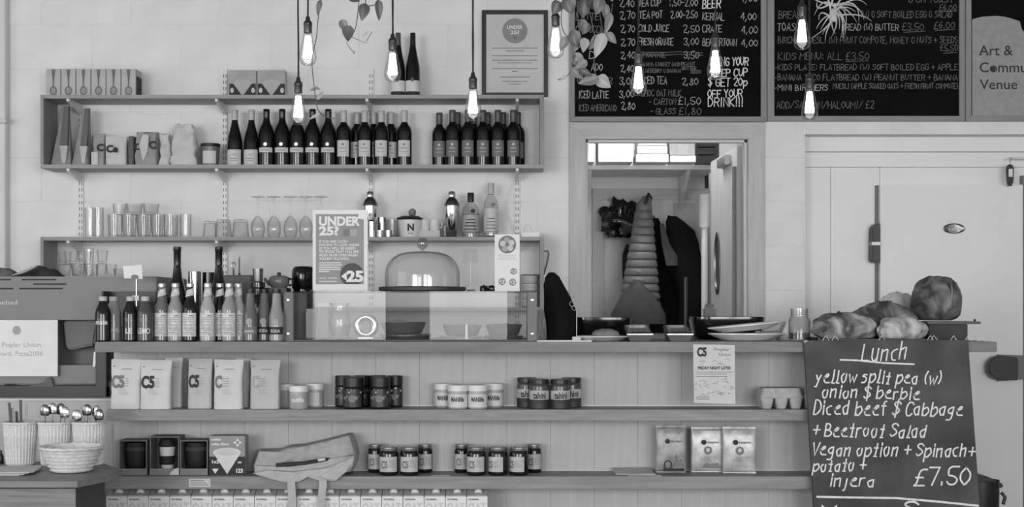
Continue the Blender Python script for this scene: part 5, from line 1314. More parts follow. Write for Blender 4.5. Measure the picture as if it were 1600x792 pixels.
jar('nut_butter_jar', 'white-lidded jar behind the front jar near the coffee bags', 492, 5.585, z1, 28, 37, m_butter, m_whitep, m_offp, None, GJ, shoulder=False, ang=40)
m_mlab = mat('marl_label', .82, .5, var=.03)
for p, Y, w_ in ((694, 5.585, 'back left'), (715.5, 5.50, 'front left'), (746.5, 5.50, 'front right'), (771, 5.585, 'back right')):
    jar('nut_butter_jar', 'white-labelled jar in the group of four left of the dark-lidded jars, ' + w_, p, Y, z1, 31, 37, m_butter, m_whitep, m_mlab, None, 'group of four white jars', 'MANIlife', m_ink, shoulder=False, ang=80)
m_dj = mat('dark_jar', .11, .12, var=.05); m_djl = mat('dark_jar_label', .20, .4, var=.2, scale=50)
for p, Y, w_ in ((536, 5.585, 'back row, first from left'), (566, 5.59, 'back row, second from left'), (591, 5.60, 'back row, third from left'), (617, 5.585, 'back row, rightmost'), (552, 5.50, 'front left'), (594, 5.50, 'front right')):
    t = jar('dark_jar', 'dark jar with black lid on the counter shelf, ' + w_, p, Y, z1, 33 if Y < 5.55 else 25, 49, m_dj, m_black, m_djl, None, 'dark jars with black lids', 'raw', m_mid, lidf=.3)
    r = S(33 if Y < 5.55 else 25, Y) / 2
    part(disc(G(), 0, S(16, Y), r * .34, -r - .001, 16), 'seal', mat('seal_mid', .42, .4), t, smooth=False)
    for q in range(4):
        a = R(-48 + 30 * q + (8 if q > 1 else 0)); part(G().lathe([(0, -.001), (.0045, 0), (0, .001)], 6).xf(Matrix.Translation(((r + .0008) * math.sin(a), -(r + .0008) * math.cos(a), S(17 + 9 * (q % 2), Y))) @ Matrix.Rotation(a, 4, 'Z') @ Matrix.Rotation(R(90), 4, 'X')), 'speck', m_fade, t)
m_tah = mat('tahini', .30, .2, var=.05); m_tlab = mat('tahini_label', .20, .5, var=.05)
for p, Y, w_ in ((823, 5.585, 'back left'), (842.5, 5.50, 'front left'), (875.5, 5.50, 'front right'), (893, 5.585, 'back right')):
    t = jar('tahini_jar', 'dark-lidded jar with pale lettering right of the white jars, ' + w_, p, Y, z1, 31, 46, m_tah, mat('dark_tin_lid', .2, .3, .3), m_tlab, None, 'dark-lidded tahini jars', 'tahini', m_paper, lidf=.16, bz=(.02, .40), ang=78, sub='100%')
    r = S(31, Y) / 2; part(G().arc(r + .0006, -78, 72, S(46, Y) * .84 * .38, S(46, Y) * .84 * .74, 12), 'white_band', mat('band_white', .72, .5), t)
    for ch in list(t.children):
        if ch.name.startswith('lettering'): ch.data.materials.clear(); ch.data.materials.append(m_ink)
# egg boxes
m_pulp = mat('egg_pulp', .72, .85, var=.05, scale=40, bump=.3, bscale=120)
def egg_box(label, p, loc_y):
    Y = 5.52; t = thing('egg_box', label, 'egg box', (X(p, Y), loc_y, z1), 'pulp egg boxes'); w2 = S(34, Y); hl = S(17, Y); hh_ = S(32, Y)
    for c_ in range(3):
        for r_ in range(2):
            cx, cy = -w2 + w2 * 2 / 6 * (2 * c_ + 1), -.03 + .06 * r_
            part(G().loft([superring(cx, cy, z, w2 * q, .028 * q2, 16, .6) for z, q, q2 in ((0, .2, .62), (.003, .22, .68), (hl * .95, .325, 1.0), (hl, .325, 1.0))]), 'cup', m_pulp, t)
    part(G().loft([superring(0, 0, z, w2 * q, .064 * q, 28, .3) for z, q in ((hl, 1.05), (hl + .003, 1.05), (hl + .004, 1.0), (hh_ - .004, .90), (hh_, .86))]), 'lid', m_pulp, t)
    for c_ in (-1, 1): part(G().box(w2 * .32 * c_ - .0015, w2 * .32 * c_ + .0015, -.0635, -.057, hl + .004, hh_ - .004), 'lid_rib', m_pulp, t)
egg_box('pale pulp egg box on the counter shelf beside the blackboard', 1219, 5.535)
egg_box('pale pulp egg box mostly hidden behind the blackboard edge', 1289, 5.535)

# ------------------------------------------------------------------ lower counter shelf
Y2 = 5.49
m_gbox = mat('grey_gift_box', .40, .6, var=.04)
def cup_box(label, p, wpx, hpx, tall):
    t = thing('boxed_cup', label, 'boxed cup', (X(p, Y2), Y2, z2), 'boxed reusable cups'); w2, h = S(wpx, Y2) / 2, S(hpx, Y2); th = .004; d = .10
    part(G().box(-w2, w2, 0, d, 0, th), 'box_floor', m_gbox, t)
    part(G().box(-w2, w2, 0, d, h - th, h), 'box_top', m_gbox, t)
    part(G().box(-w2, -w2 + th, 0, d, th, h - th), 'box_side', m_gbox, t); part(G().box(w2 - th, w2, 0, d, th, h - th), 'box_side', m_gbox, t)
    part(G().box(-w2 + th, w2 - th, d - th, d, th, h - th), 'box_back', m_gbox, t)
    part(G().box(-w2, w2, -.002, 0, 0, S(10, Y2)), 'front_lip', mat('grey_gift_lip', .50, .6), t)
    if not tall:
        r = w2 * .78
        part(G().lathe([(0, .012), (r * .45, .012), (r * .75, .022), (r * .95, .045), (r, .08), (r, h - .018), (r * .96, h - .012), (0, h - .012)], 26, (0, .048, 0)), 'cup_body', m_blackm, t)
        part(G().lathe([(r + .001, h - .045), (r + .002, h - .044), (r + .002, h - .030), (r + .001, h - .029)], 26, (0, .048, 0)), 'grip_band', mat('grip', .22, .7), t)
    else:
        r = w2 * .56
        part(G().lathe([(0, .014), (r * .66, .012), (r * .70, .014), (r * .76, .045), (r * .96, h - .04), (0, h - .04)], 26, (0, .045, 0)), 'cup_body', m_offp, t)
        part(G().lathe([(r * .77 + .001, .038), (r * .80 + .002, .039), (r * .90 + .002, .072), (r * .88, .074)], 26, (0, .045, 0)), 'grip_band', m_blackm, t)
        part(G().lathe([(r * 1.02, h - .044), (r * 1.04, h - .040), (r * 1.0, h - .028), (r * .88, h - .02), (r * .8, h - .014), (0, h - .014)], 26, (0, .045, 0)), 'cup_lid', m_blackm, t)
        part(G().prism([(w2 * .35, .001), (w2 * .98, .001), (w2 * .98, .03), (w2 * .7, .024), (w2 * .45, .012)], -.0035, -.002), 'corner_sticker', m_offp, t)
    return t
cup_box('boxed round black cup, left one on the lower counter shelf', 208, 43, 54, False)
cup_box('boxed tall reusable coffee cup with black lid between two round cups', 257, 46, 60, True)
cup_box('boxed round black cup beside the coffee filter box', 303, 43, 54, False)
t = thing('coffee_filter_box', 'coffee filter box with a big white cone on the lower counter shelf', 'box', (X(355, Y2), Y2, z2)); w2, h = S(28, Y2), S(61, Y2)
part(G().box(-w2, w2, 0, .07, 0, h), 'carton', mat('filter_box_grey', .56, .5, var=.03), t, bevel=.001)
part(G().box(-w2 + .0005, w2 - .0005, -.0006, 0, .0005, h * .47), 'dark_panel', m_ink, t)
part(G().add([(-w2 * .8, -.0012, h * .58), (0, -.0012, h * .02), (w2 * .78, -.0012, h * .58), (w2 * .62, -.0012, h * .66), (w2 * .2, -.0012, h * .70), (-w2 * .3, -.0012, h * .69), (-w2 * .65, -.0012, h * .65)], [(0, 1, 2, 3, 4, 5, 6)]), 'cone_picture', mat('cone_white', .84, .6), t)
part(G().add([(-w2 * .74, -.0016, h * .575), (-w2 * .4, -.0016, h * .50), (w2 * .35, -.0016, h * .50), (w2 * .72, -.0016, h * .575), (w2 * .4, -.0016, h * .63), (-w2 * .4, -.0016, h * .63)], [(0, 1, 2, 3, 4, 5)]), 'cone_mouth', m_offp, t)
g = G(); put_text(g, 'melitta', -w2 * .9, -w2 * .35, h * .88, S(4, Y2), -.001, bold=.03); put_text(g, 'coffee filters', -w2 * .9, w2 * .1, h * .76, S(4, Y2), -.001, bold=.03)
put_text(g, '1x2', -w2 * .85, -w2 * .45, h * .30, S(5, Y2), -.001, bold=.04); put_text(g, 'no', w2 * .6, w2 * .8, h * .3, S(4, Y2), -.001, bold=.04); put_text(g, '123', w2 * .5, w2 * .88, h * .06, S(6, Y2), -.001, bold=.05)
g.add([(-w2 * .85, -.001, h * .16), (-w2 * .66, -.001, h * .03), (-w2 * .48, -.001, h * .16)], [(0, 1, 2)]); part(g, 'lettering', m_paper, t, smooth=False)
g = G(); cxd, czd = w2 * .58, h * .83
for k in range(4):
    a = math.pi / 2 * k; g.add([(cxd + w2 * .28 * math.cos(a) * .9, -.001, czd + h * .12 * math.sin(a)), (cxd + w2 * .12 * math.cos(a + .8), -.001, czd + h * .06 * math.sin(a + .8)), (cxd + w2 * .12 * math.cos(a - .8), -.001, czd + h * .06 * math.sin(a - .8))], [(0, 1, 2)])
part(g, 'diamond_mark', m_paper, t, smooth=False)

# folded canvas bag with two straps
m_canvas = mat('canvas', .66, .9, var=.05, scale=30, bump=.25, bscale=120)
m_canvas2 = mat('canvas_pale', .72, .9, var=.04, scale=30, bump=.25, bscale=120)
def puff(g, outl, y, dep, seed=0.0, amp=.002, zmin=None):
    """a soft folded slab filling an outline (x, z); rings step inwards while the front swells"""
    n = len(outl)
    pts = []
    for k in range(n):
        a, b = Vector(outl[k]), Vector(outl[(k + 1) % n])
        for q in range(4): pts.append(a.lerp(b, q / 4))
    cx = sum(p.x for p in pts) / len(pts); cz = sum(p.y for p in pts) / len(pts)
    rings = []
    for q, dy in ((1, 1.0), (1.0, .35), (.96, .12), (.85, 0.02), (.6, -.02), (.3, -.02), (.06, -.02)):
        rings.append([(cx + (p.x - cx) * q, y + dep * dy + amp * 2 * mnoise.noise(Vector((p.x * 40 * q + seed, p.y * 40 * q, seed))), cz + (p.y - cz) * q) for p in pts])
    if zmin is not None: rings = [[(a, b, max(c, zmin)) for a, b, c in rg] for rg in rings]
    return g.loft(rings)
Yt2 = YSH + .03
tb = thing('canvas_bag', 'folded canvas bag with two straps hanging over the shelf edge', 'bag', (X(475, Yt2), Yt2, z2))
o = Vector(tb.location)
def q_(lst): return [(X(a, Yt2) - o.x, Z(b, Yt2) - o.z) for a, b in lst]
part(puff(G(), q_([(396, 742), (392, 728), (400, 706), (430, 706), (446, 700), (470, 698), (505, 690), (540, 681), (546, 681), (552, 697), (555, 712), (520, 720), (470, 724), (430, 726)])[::-1][::-1], .02, .12, 1.0, .004, zmin=.002), 'back_fold', m_canvas, tb)
part(puff(G(), q_([(394, 741), (392, 728), (430, 727), (480, 722), (520, 715), (556, 712), (553, 728), (548, 738), (530, 743), (480, 744), (430, 744)]), .005, .12, 3.0, .004, zmin=.001), 'middle_fold', m_canvas2, tb)
part(puff(G(), q_([(398, 737), (420, 732), (460, 735), (490, 731), (510, 729), (535, 722), (556, 716), (548, 730), (525, 749), (500, 748), (484, 743), (470, 750), (450, 752), (425, 746)]), -.056, .014, 5.0), 'front_flap', m_canvas2, tb)
part(puff(G(), q_([(516, 733), (530, 722), (545, 716), (556, 711), (554, 722), (545, 733), (528, 748), (512, 746), (500, 742)]), -.064, .010, 9.0, .003), 'side_flap', m_canvas2, tb)
part(puff(G(), q_([(431, 724), (470, 722), (505, 716), (514, 716), (512, 720), (480, 726), (450, 729), (431, 730)]), -.004, .02, 7.0), 'dark_stripe', m_ink, tb)
part(puff(G(), q_([(496, 717), (508, 715), (509, 719), (498, 721)]), -.008, .01, 8.0, .0005), 'stripe_label', m_offp, tb)
for a0, a1, pb_ in ((452, 464, (455, 466)), (501, 513, (498, 507))):
    pts0 = [(a0, 748), (a0 + 1, 756), (a0 + 2 if a0 < 480 else a0 - 1, 770), (pb_[0], 800), (pb_[0], 815)]
    wv = X(a1, Yt2) - X(a0, Yt2)
    g = G(); rings = []
    for i_, (a, b) in enumerate(pts0):
        x = X(a, Yt2) - o.x; z = Z(b, Yt2) - o.z; yy = -.053 - .006 * (i_ > 0) - .004 * math.sin(i_ * 1.3)
        rings.append([(x, yy, z), (x + wv, yy - .001, z), (x + wv, yy + .003, z), (x, yy + .003, z)])
    part(G().loft(rings), 'strap', m_canvas2, tb)

# jam jars
m_jam = mat('dark_jam', .09, .08, var=.03); m_lid = mat('steel_lid', .72, .25, .8, var=.03); m_jlab = mat('jam_label', .72, .6, var=.06, scale=30)
def jam(label, p, Y, wpx, group, shift=0.0):
    t = thing('jam_jar', label, 'jar', (X(p, Y), Y, z2), group); r = S(wpx, Y) / 2; h = S(44, Y)
    part(G().lathe([(0, .003), (r * .85, 0), (r * .97, .004), (r, .010), (r, h * .74), (r * .95, h * .82), (r * .86, h * .87)], 26), 'jar_body', m_jam, t)
    part(G().lathe([(r * .90, h * .86), (r * .92, h * .87), (r * .92, h * .985), (r * .86, h), (0, h * .995)], 26), 'lid', m_lid, t)
    part(G().arc(r + .0004, -66 - shift, 62 - shift, h * .13, h * .66, 14), 'label', m_jlab, t)
    g = G(); put_text(g, 'C5', -r * .75, -r * .05, h * .27, h * .24, wrap=r + .001, bold=.04, ang=R(-shift))
    for k in range(4): g.arc(r + .0009, 6 - shift, 44 - shift - 5 * k, h * (.3 + .07 * k), h * (.315 + .07 * k), 6)
    part(g, 'print', m_mid, t, smooth=False)
for p, Y, w_ in ((587, 5.585, 'back left'), (607.5, Y2 + .01, 'front left'), (640, Y2 + .01, 'front right'), (664, 5.585, 'back right')):
    jam('dark jam jar in the group beside the canvas bag, ' + w_, p, Y, 30 if Y < 5.55 else 24, 'four jam jars beside the canvas bag')
for p, Y, w_, sh_ in ((722, 5.585, 'back left', 0), (744, Y2 + .01, 'front left', 5), (778, Y2 + .01, 'front middle', 30), (811, Y2 + .01, 'front right', 30), (834, 5.585, 'back right', 0)):
    jam('dark jam jar in the group of five mid-shelf, ' + w_, p, Y, 30 if Y < 5.55 else 24, 'five jam jars on the lower shelf', sh_)
# loose leaflets
t = single(G().add([(-S(36, 5.5), -.02, 0), (S(26, 5.5), -.03, 0), (S(20, 5.5), .10, 0), (-S(38, 5.5), .10, 0), (-S(36, 5.5), -.02, .004), (S(26, 5.5), -.03, .004), (S(20, 5.5), .10, .016), (-S(38, 5.5), .10, .014)], [(0, 3, 2, 1), (4, 5, 6, 7), (0, 1, 5, 4), (1, 2, 6, 5), (2, 3, 7, 6), (3, 0, 4, 7)]), 'leaflet_pile', mat('leaflet', .70, .5, var=.05), 'thin pile of leaflets lying beside the left seed packet', 'leaflets', (X(998, 5.5), 5.52, z2), smooth=False)
single(G().box(-S(26, 5.46), S(26, 5.46), -.010, .02, 0, .0015), 'leaflet', m_offp, 'single pale leaflet at the shelf edge before the leaflet pile', 'leaflet', (X(1007, 5.46), 5.462, z2))
single(G().box(-S(16, 5.46), S(14, 5.46), -.010, .008, 0, .0012), 'leaflet', m_offp, 'narrow slip of paper on the lower shelf between the jam jars', 'leaflet', (X(690, 5.47), 5.472, z2))
# foil packets
m_foil = mat('foil_packet', .62, .42, .1, var=.16, scale=22, bump=.6, bscale=30)
m_foil2 = mat('foil_packet_bright', .74, .36, .15, var=.16, scale=22, bump=.6, bscale=30)
def packet(label, p, wpx, hpx, Y, m, kind, rz=0.0):
    t = thing('foil_packet', label, 'packet', (X(p, Y), Y, z2 + .0012), 'foil packets on the lower shelf', rz); w2, h = S(wpx, Y) / 2, S(hpx, Y)
    rings = []
    for f_ in (0, .03, .06, .2, .5, .8, .93, .97, 1.0):
        hd = .0015 if f_ in (0, .03, .97, 1.0) else .004 + .018 * math.sin(math.pi * f_) ** .6
        rings.append(superring(0, 0, f_ * h, w2, hd, 30, .5))
    part(G().loft(rings).jitter(.0008, 50, p), 'packet_body', m, t)
    yy = -.024
    nt_ = 12
    for zz in (h - .001,):
        for k in range(nt_): part(G().prism([(-w2 + 2 * w2 * k / nt_, h - .001), (-w2 + 2 * w2 * (k + 1) / nt_, h - .001), (-w2 + 2 * w2 * (k + .5) / nt_, h + .0035)], -.0008, .0008), 'crimp_tooth', m, t)
    g = G(); disc(g, -w2 * .25, h * .68, w2 * .16, yy, 16); part(g, 'brand_dot', m_ink, t, smooth=False)
    g = G(); put_text(g, 'teapigs' if kind else 'tea crisps', -w2 * .05, w2 * .65, h * .66, h * .05, yy, bold=.02); part(g, 'lettering', m_mid, t, smooth=False)
    if kind == 0:
        g = G(); put_text(g, 'O', -w2 * .5, w2 * .05, h * .08, h * .20, yy - .0005); part(g, 'wheel_drawing', m_ink, t, smooth=False)
        part(G().prism([(w2 * .1, h * .10), (w2 * .8, h * .08), (w2 * .7, h * .3), (w2 * .5, h * .25), (w2 * .3, h * .42), (w2 * .25, h * .25)], yy, yy + .008), 'figure_drawing', m_mid, t, bevel=.0005)
        part(G().box(-w2 * .5, w2 * .85, yy, yy + .012, h * .04, h * .10), 'ground_drawing', m_ink, t)
    else:
        part(disc(G(), 0, h * .5, w2 * .25, yy - .0003, 18), 'tea_drawing', m_mid, t, smooth=False)
        part(disc(G(), 0, h * .51, w2 * .12, yy - .0007, 14), 'tea_drawing_heart', m_offp, t, smooth=False)
        if kind == 1: part(G().prism([(-w2 * .35, h * .12), (w2 * .85, h * .10), (w2 * .6, h * .22), (w2 * .1, h * .19), (-w2 * .1, h * .22)], yy + .001, yy + .012), 'dark_drawing', m_mid, t, bevel=.0005)
packet('matt foil packet with a bicycle drawing, left of three', 1048, 47, 73, 5.56, m_foil, 0)
packet('shiny foil packet with round emblem, middle of three', 1105, 51, 70, 5.57, m_foil2, 1)
packet('brightest foil packet with round emblem, right of three', 1155, 52, 72, 5.535, m_foil2, 2, R(-4))

# ------------------------------------------------------------------ oat drink cartons on the bottom shelf
Y3 = 5.445
m_ctn = mat('drink_carton', .90, .5, var=.02); m_ctng = mat('carton_top_grey', .62, .5, var=.03)
c0 = None; cwid = S(32.3, Y3) ; zcb = Z(776, Y3); hc = zcb - z3; ztop = Z(766, Y3 + .05) - z3
for k in range(18):
    p = 182 + 33.15 * k; loc = (X(p, Y3), Y3, z3)
    lab = 'white oat drink carton on the bottom shelf, %s from the left' % ORD[k]
    if c0 is None:
        c0 = thing('drink_carton', lab, 'carton', loc, 'row of drink cartons'); w2 = cwid / 2
        part(G().box(-w2, w2, 0, .065, 0, hc), 'carton_body', m_ctn, c0, bevel=.001)
        part(G().add([(-w2, .001, hc), (w2, .001, hc), (w2, .064, hc), (-w2, .064, hc), (-w2 * .99, .045, hc + .024), (w2 * .99, .045, hc + .024), (w2 * .99, .064, hc + .026), (-w2 * .99, .064, hc + .026)], [(4, 5, 6, 7), (0, 1, 5, 4), (1, 2, 6, 5), (2, 3, 7, 6), (3, 0, 4, 7)]), 'sloping_top', m_ctng, c0, smooth=False)
        part(G().lathe([(0, .0), (.0165, 0), (.0165, .012), (.015, .014), (0, .014)], 18), 'screw_cap', m_whitep, c0, loc=(.004, .020, hc + .010), rot=(R(-22), 0, 0))
        part(G().box(-w2 * .96, w2 * .96, .003, .005, hc + .001, hc + .0025), 'front_fold', m_ctn, c0)
        g = G(); put_text(g, 'THE ORIGINAL', -w2 * .86, w2 * .2, hc - S(5.5, Y3), S(2.6, Y3), -.0005, bold=.03); part(g, 'small_print', m_ink, c0, smooth=False)
        g = G(); put_text(g, 'OAT', -w2 * .86, w2 * .86, hc - S(25, Y3), S(15, Y3), -.0005, bold=.03); part(g, 'big_lettering', mat('oat_lettering', .80, .6), c0, smooth=False)
    else: dup(c0, loc, lab)

# ------------------------------------------------------------------ flyer on the worktop edge
Yfl = YCF - .003
t = thing('event_flyer', 'pale event flyer taped to the worktop edge', 'flyer', (X(1116, Yfl), Yfl, Z(630, Yfl))); o = Vector(t.location)
fx = lambda a: X(a, Yfl) - o.x
fz = lambda b: Z(b, Yfl) - o.z
part(G().add([(fx(1083), 0, fz(538)), (fx(1148), 0, fz(539)), (fx(1148.5), -.006, fz(631)), (fx(1084), -.008, fz(629)), (fx(1083), .001, fz(538)), (fx(1148), .001, fz(539)), (fx(1148.5), -.005, fz(631)), (fx(1084), -.007, fz(629))], [(3, 2, 1, 0), (4, 5, 6, 7), (0, 1, 5, 4), (1, 2, 6, 5), (2, 3, 7, 6), (3, 0, 4, 7)]), 'sheet', mat('flyer_paper', .80, .6, var=.03), t, smooth=False)
yq_ = lambda b: -.0085 * (b - 538) / 92 - .0008
g = G(); put_text(g, 'C5', fx(1089), fx(1104), fz(556), S(13, Yfl), yq_(556), bold=.05); put_text(g, 'FRIDAY NIGHT LATES', fx(1090), fx(1141), fz(577), S(4.6, Yfl), yq_(577), bold=.03); part(g, 'dark_lettering', m_ink, t, smooth=False)
g = G(); put_text(g, 'Poplar', fx(1116), fx(1140), fz(548), S(5, Yfl), yq_(548)); put_text(g, 'Union', fx(1123), fx(1142), fz(556), S(5, Yfl), yq_(556))
for b in (581, 584, 588): g.box(fx(1087), fx(1144 if b == 581 else 1136), yq_(b) - .0002, yq_(b), fz(b + .5), fz(b - .4))
for b in (620, 623): g.box(fx(1087), fx(1108), yq_(b) - .0002, yq_(b), fz(b + .5), fz(b - .4))
part(g, 'pale_lettering', m_mid, t, smooth=False)
g = G()
rnd = random.Random(5)
for k in range(26):
    a, b = rnd.uniform(1087, 1143), rnd.uniform(592, 616); a2, b2 = a + rnd.uniform(-8, 8), b + rnd.uniform(-5, 5)
    ribbon(g, [(fx(a), fz(b)), (fx((a + a2) / 2 + 2), fz((b + b2) / 2 + 1)), (fx(min(a2, 1145)), fz(b2))], S(1.0, Yfl), yq_(612) - .0015)
for k in range(8):
    a, b = rnd.uniform(1090, 1140), rnd.uniform(560, 571); ribbon(g, [(fx(a), fz(b)), (fx(a + 4), fz(b - 2)), (fx(a + 7), fz(b + 1))], S(.9, Yfl), yq_(572) - .0008)
part(g, 'line_drawing', m_fade, t, smooth=False)

# ------------------------------------------------------------------ hanging lunch blackboard
m_slate = mat('chalkboard', .085, .95, var=.10, scale=6, spec=.05)
m_lslate = mat('lunch_slate', .33, .9, var=.16, scale=5, spec=.1)
m_chalk = mat('chalk', .90, .9, var=.08, scale=60)
m_chalkd = mat('chalk_dim', .43, .9, var=.15, scale=40)
m_chalkm = mat('chalk_mid', .66, .9, var=.15, scale=40)
Yl = YCF - .022
lb = thing('lunch_blackboard', 'slate lunch menu board with chalk handwriting hung on the counter', 'blackboard', (X(1392, Yl), Yl, Z(820, Yl))); o = Vector(lb.location)
lx = lambda a: X(a, Yl) - o.x
lz = lambda b: Z(b, Yl) - o.z
part(G().prism([(lx(1274), lz(830)), (lx(1534), lz(830)), (lx(1513), lz(533)), (lx(1511), lz(531)), (lx(1258), lz(532)), (lx(1256), lz(535))], 0, .018), 'slate', m_lslate, lb, bevel=.002)
part(G().prism([(lx(1256), lz(536)), (lx(1262), lz(533)), (lx(1262), lz(531.5)), (lx(1258), lz(531.5)), (lx(1256), lz(533))][::1], -.0006, .0), 'chipped_corner', m_fade, lb)
yl = -.0008
LINES = [('Lunch', 1346, 1416, 562, 27, 2.3), ('yellow split pea (w)', 1274, 1470, 597, 19, 2.3), ('onion $ berbie', 1284, 1436, 621, 18, 2.3), ('Diced beef $ Cabbage', 1271, 1503, 647, 21, 2.3),
         ('+ Beetroot Salad', 1269, 1446, 681, 20, 2.3), ('Vegan option + Spinach+', 1268, 1522, 711, 20, 2.3), ('potato +', 1270, 1352, 736, 18, 2.3), ('injera', 1296, 1366, 760, 18, 2.3), ('£7.50', 1428, 1514, 758, 27, 2.7)]
for s_, a, b, base, cap_, wdt in LINES:
    g = G(); chalk(g, s_, lx(a), lx(b), lz(base), S(cap_, Yl), S(wdt, Yl), yl, slant=.18, wob=.06, rise=-S(3, Yl) if len(s_) > 8 else 0)
    part(g, 'chalk_line', m_chalk, lb, smooth=False)
g = G(); ribbon(g, [(lx(1313), lz(562)), (lx(1340), lz(563)), (lx(1380), lz(567)), (lx(1428), lz(569))], S(2.6, Yl), yl); part(g, 'underline', m_chalk, lb, smooth=False)
g = G(); ribbon(g, [(lx(1277), lz(776)), (lx(1330), lz(777)), (lx(1400), lz(778)), (lx(1460), lz(783)), (lx(1528), lz(790))], S(3.2, Yl), yl); part(g, 'underline', m_chalk, lb, smooth=False)
g = G(); chalk(g, 'M', lx(1284), lx(1306), lz(810), S(20, Yl), S(3, Yl), yl); chalk(g, 'S', lx(1412), lx(1434), lz(808), S(24, Yl), S(3, Yl), yl); part(g, 'chalk_line', m_chalk, lb, smooth=False)
# black bin beyond the blackboard
t = thing('pedal_bin', 'black bin with hooked lid beyond the blackboard at lower right', 'bin', (X(1535, 5.9), 5.95, 0)); hb = Z(752, 5.9)
part(G().lathe([(0, 0), (.075, 0), (.08, .01), (.088, hb - .02), (.088, hb)], 26), 'bin_body', m_black, t)
part(G().prism([(-.09, hb), (.088, hb - .03), (.09, hb - .012), (.02, hb + .022), (-.02, hb + .03), (-.09, hb + .03)][::1], -.06, .06), 'lid', m_black, t, bevel=.006)
part(G().tube([(.085, -.04, hb - .05), (.10, -.045, hb - .07), (.09, -.05, hb - .10)], .008), 'handle', m_black, t)

# ------------------------------------------------------------------ cabinet at lower left with cutlery
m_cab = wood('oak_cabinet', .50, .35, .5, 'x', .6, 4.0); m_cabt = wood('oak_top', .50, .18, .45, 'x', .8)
Yf0, Yf1 = 4.72, 5.33; zk = Z(752, Yf0)
cb = thing('oak_cabinet', 'grained wooden cabinet with angled corner at lower left', 'cabinet', (-1.9, 5.0, 0), lift=0); invc = Matrix.Translation((1.9, -5.0, 0))
xk = X(121, Yf0); xk1 = X(176, Yf1)
def top_poly(e, zA_, zB_, g):
    poly = [(-2.6, Yf0 - e), (xk + e * .5, Yf0 - e), (xk + .055 + e * .6, Yf0 + .16), (xk + .058 + e * .6, Yf0 + .34), (xk1 + .018 + e * .5, Yf1 - .12), (xk1 - .05, Yf1), (-2.6, Yf1)]
    return g.loft([[(a, b, zA_) for a, b in poly], [(a, b, zB_) for a, b in poly]])
o = part(top_poly(0.0, zk - .022, zk, G()), 'top', m_cabt, cb, bevel=.002); o.matrix_parent_inverse = invc
o = part(G().box(-2.6, xk - .012, Yf0 + .02, Yf0 + .04, 0, zk - .028), 'front_panel', m_cab, cb, bevel=.002); o.matrix_parent_inverse = invc
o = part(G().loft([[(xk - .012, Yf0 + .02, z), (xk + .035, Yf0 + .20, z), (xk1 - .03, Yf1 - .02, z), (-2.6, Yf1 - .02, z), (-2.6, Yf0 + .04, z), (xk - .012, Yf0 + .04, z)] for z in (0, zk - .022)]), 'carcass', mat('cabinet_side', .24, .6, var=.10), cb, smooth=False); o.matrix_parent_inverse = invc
m_wick = mat('white_wicker', .84, .6, var=.06, scale=60, bump=.5, bscale=140)
def basket(label, p, Y, wpx, hpx):
    t = thing('cutlery_basket', label, 'basket', (X(p, Y), Y, zk), 'ribbed white cutlery baskets'); r1, h = S(wpx, Y) / 2, S(hpx, Y); r0 = r1 * .80
    part(G().lathe([(0, .002), (r0, 0), (r1 * .985, h - .01), (r1, h - .01), (r1 * .94, h - .008), (r0 * .93, .008), (0, .006)], 40), 'basket_wall', m_wick, t)
    rib = None
    for k in range(30):
        a = 2 * math.pi * k / 30; ca, sa = math.cos(a), math.sin(a)
        if rib is None: rib = G().tube([(r0 + .001, 0, .003), (r1 * .99, 0, h - .008)], .0032, 6).mesh('rib')
        link('rib', rib, m_wick, t, (0, 0, 0), (0, 0, a))
    g = G(); rg = []
    for k in range(41):
        a = 2 * math.pi * k / 40; rg.append((r1 * math.cos(a), r1 * math.sin(a), h - .004 + .002 * math.sin(a * 20)))
    part(g.tube(rg, .006, 8, False), 'rim', m_wick, t)
    return t
Yb1 = 5.22
basket('ribbed white basket with wooden sticks, leftmost of three', 32, Yb1, 50, 67)
basket('ribbed white basket of spoons, middle of three', 86, Yb1, 49, 67)
basket('ribbed white basket of cutlery, rightmost of three', 139, Yb1, 49, 67)
hbk = S(67, Yb1)
rc = random.Random(11)
def stick(label, p, dx, top, m, name, cat, grp, y=0.0):
    t = thing(name, label, cat, (X(p, Yb1), Yb1 + y, zk + .010), grp); hh_ = hbk + S(top, Yb1); x1 = S(dx, Yb1)
    if name == 'wooden_stirrer': part(G().loft([[(f_ * x1 - .005, 0, f_ * hh_), (f_ * x1 + .005, 0, f_ * hh_), (f_ * x1 + .005, .002, f_ * hh_), (f_ * x1 - .005, .002, f_ * hh_)] for f_ in (0, .5, 1)]), 'stick', m, t)
    else:
        part(G().tube([(0, 0, 0), (x1 * .6, 0, hh_ * .6), (x1, 0, hh_ - .03)], [.004, .003, .003], 6), 'stem', m, t)
        part(roll(G(), .019, .007, .027, dx, 0), 'head', m, t, loc=(x1, 0, hh_ - .035))
    return t
for i, (p, dx, top) in enumerate(((24, -8, 26), (30, -10, 18), (34, -2, 30), (38, 2, 24), (28, -4, 12))):
    stick('flat wooden stirrer in the leftmost basket, %s of five' % ORD[i], p, dx, top, mat('stirrer_pale', .62, .7) if i % 2 else mat('stirrer_dark', .30, .6), 'wooden_stirrer', 'stirrer', 'stirrers in the leftmost basket', .006 * i - .012)
for i, (p, dx, top) in enumerate(((76, -4, 20), (84, -2, 22), (90, 3, 21), (98, 5, 17))):
    stick('steel spoon head rising from the middle basket, %s of four' % ORD[i], p, dx, top, m_chrome if i % 2 else mat('dark_chrome'), 'dessert_spoon', 'spoon', 'spoons in the middle basket', .014 * (i % 3) - .014)
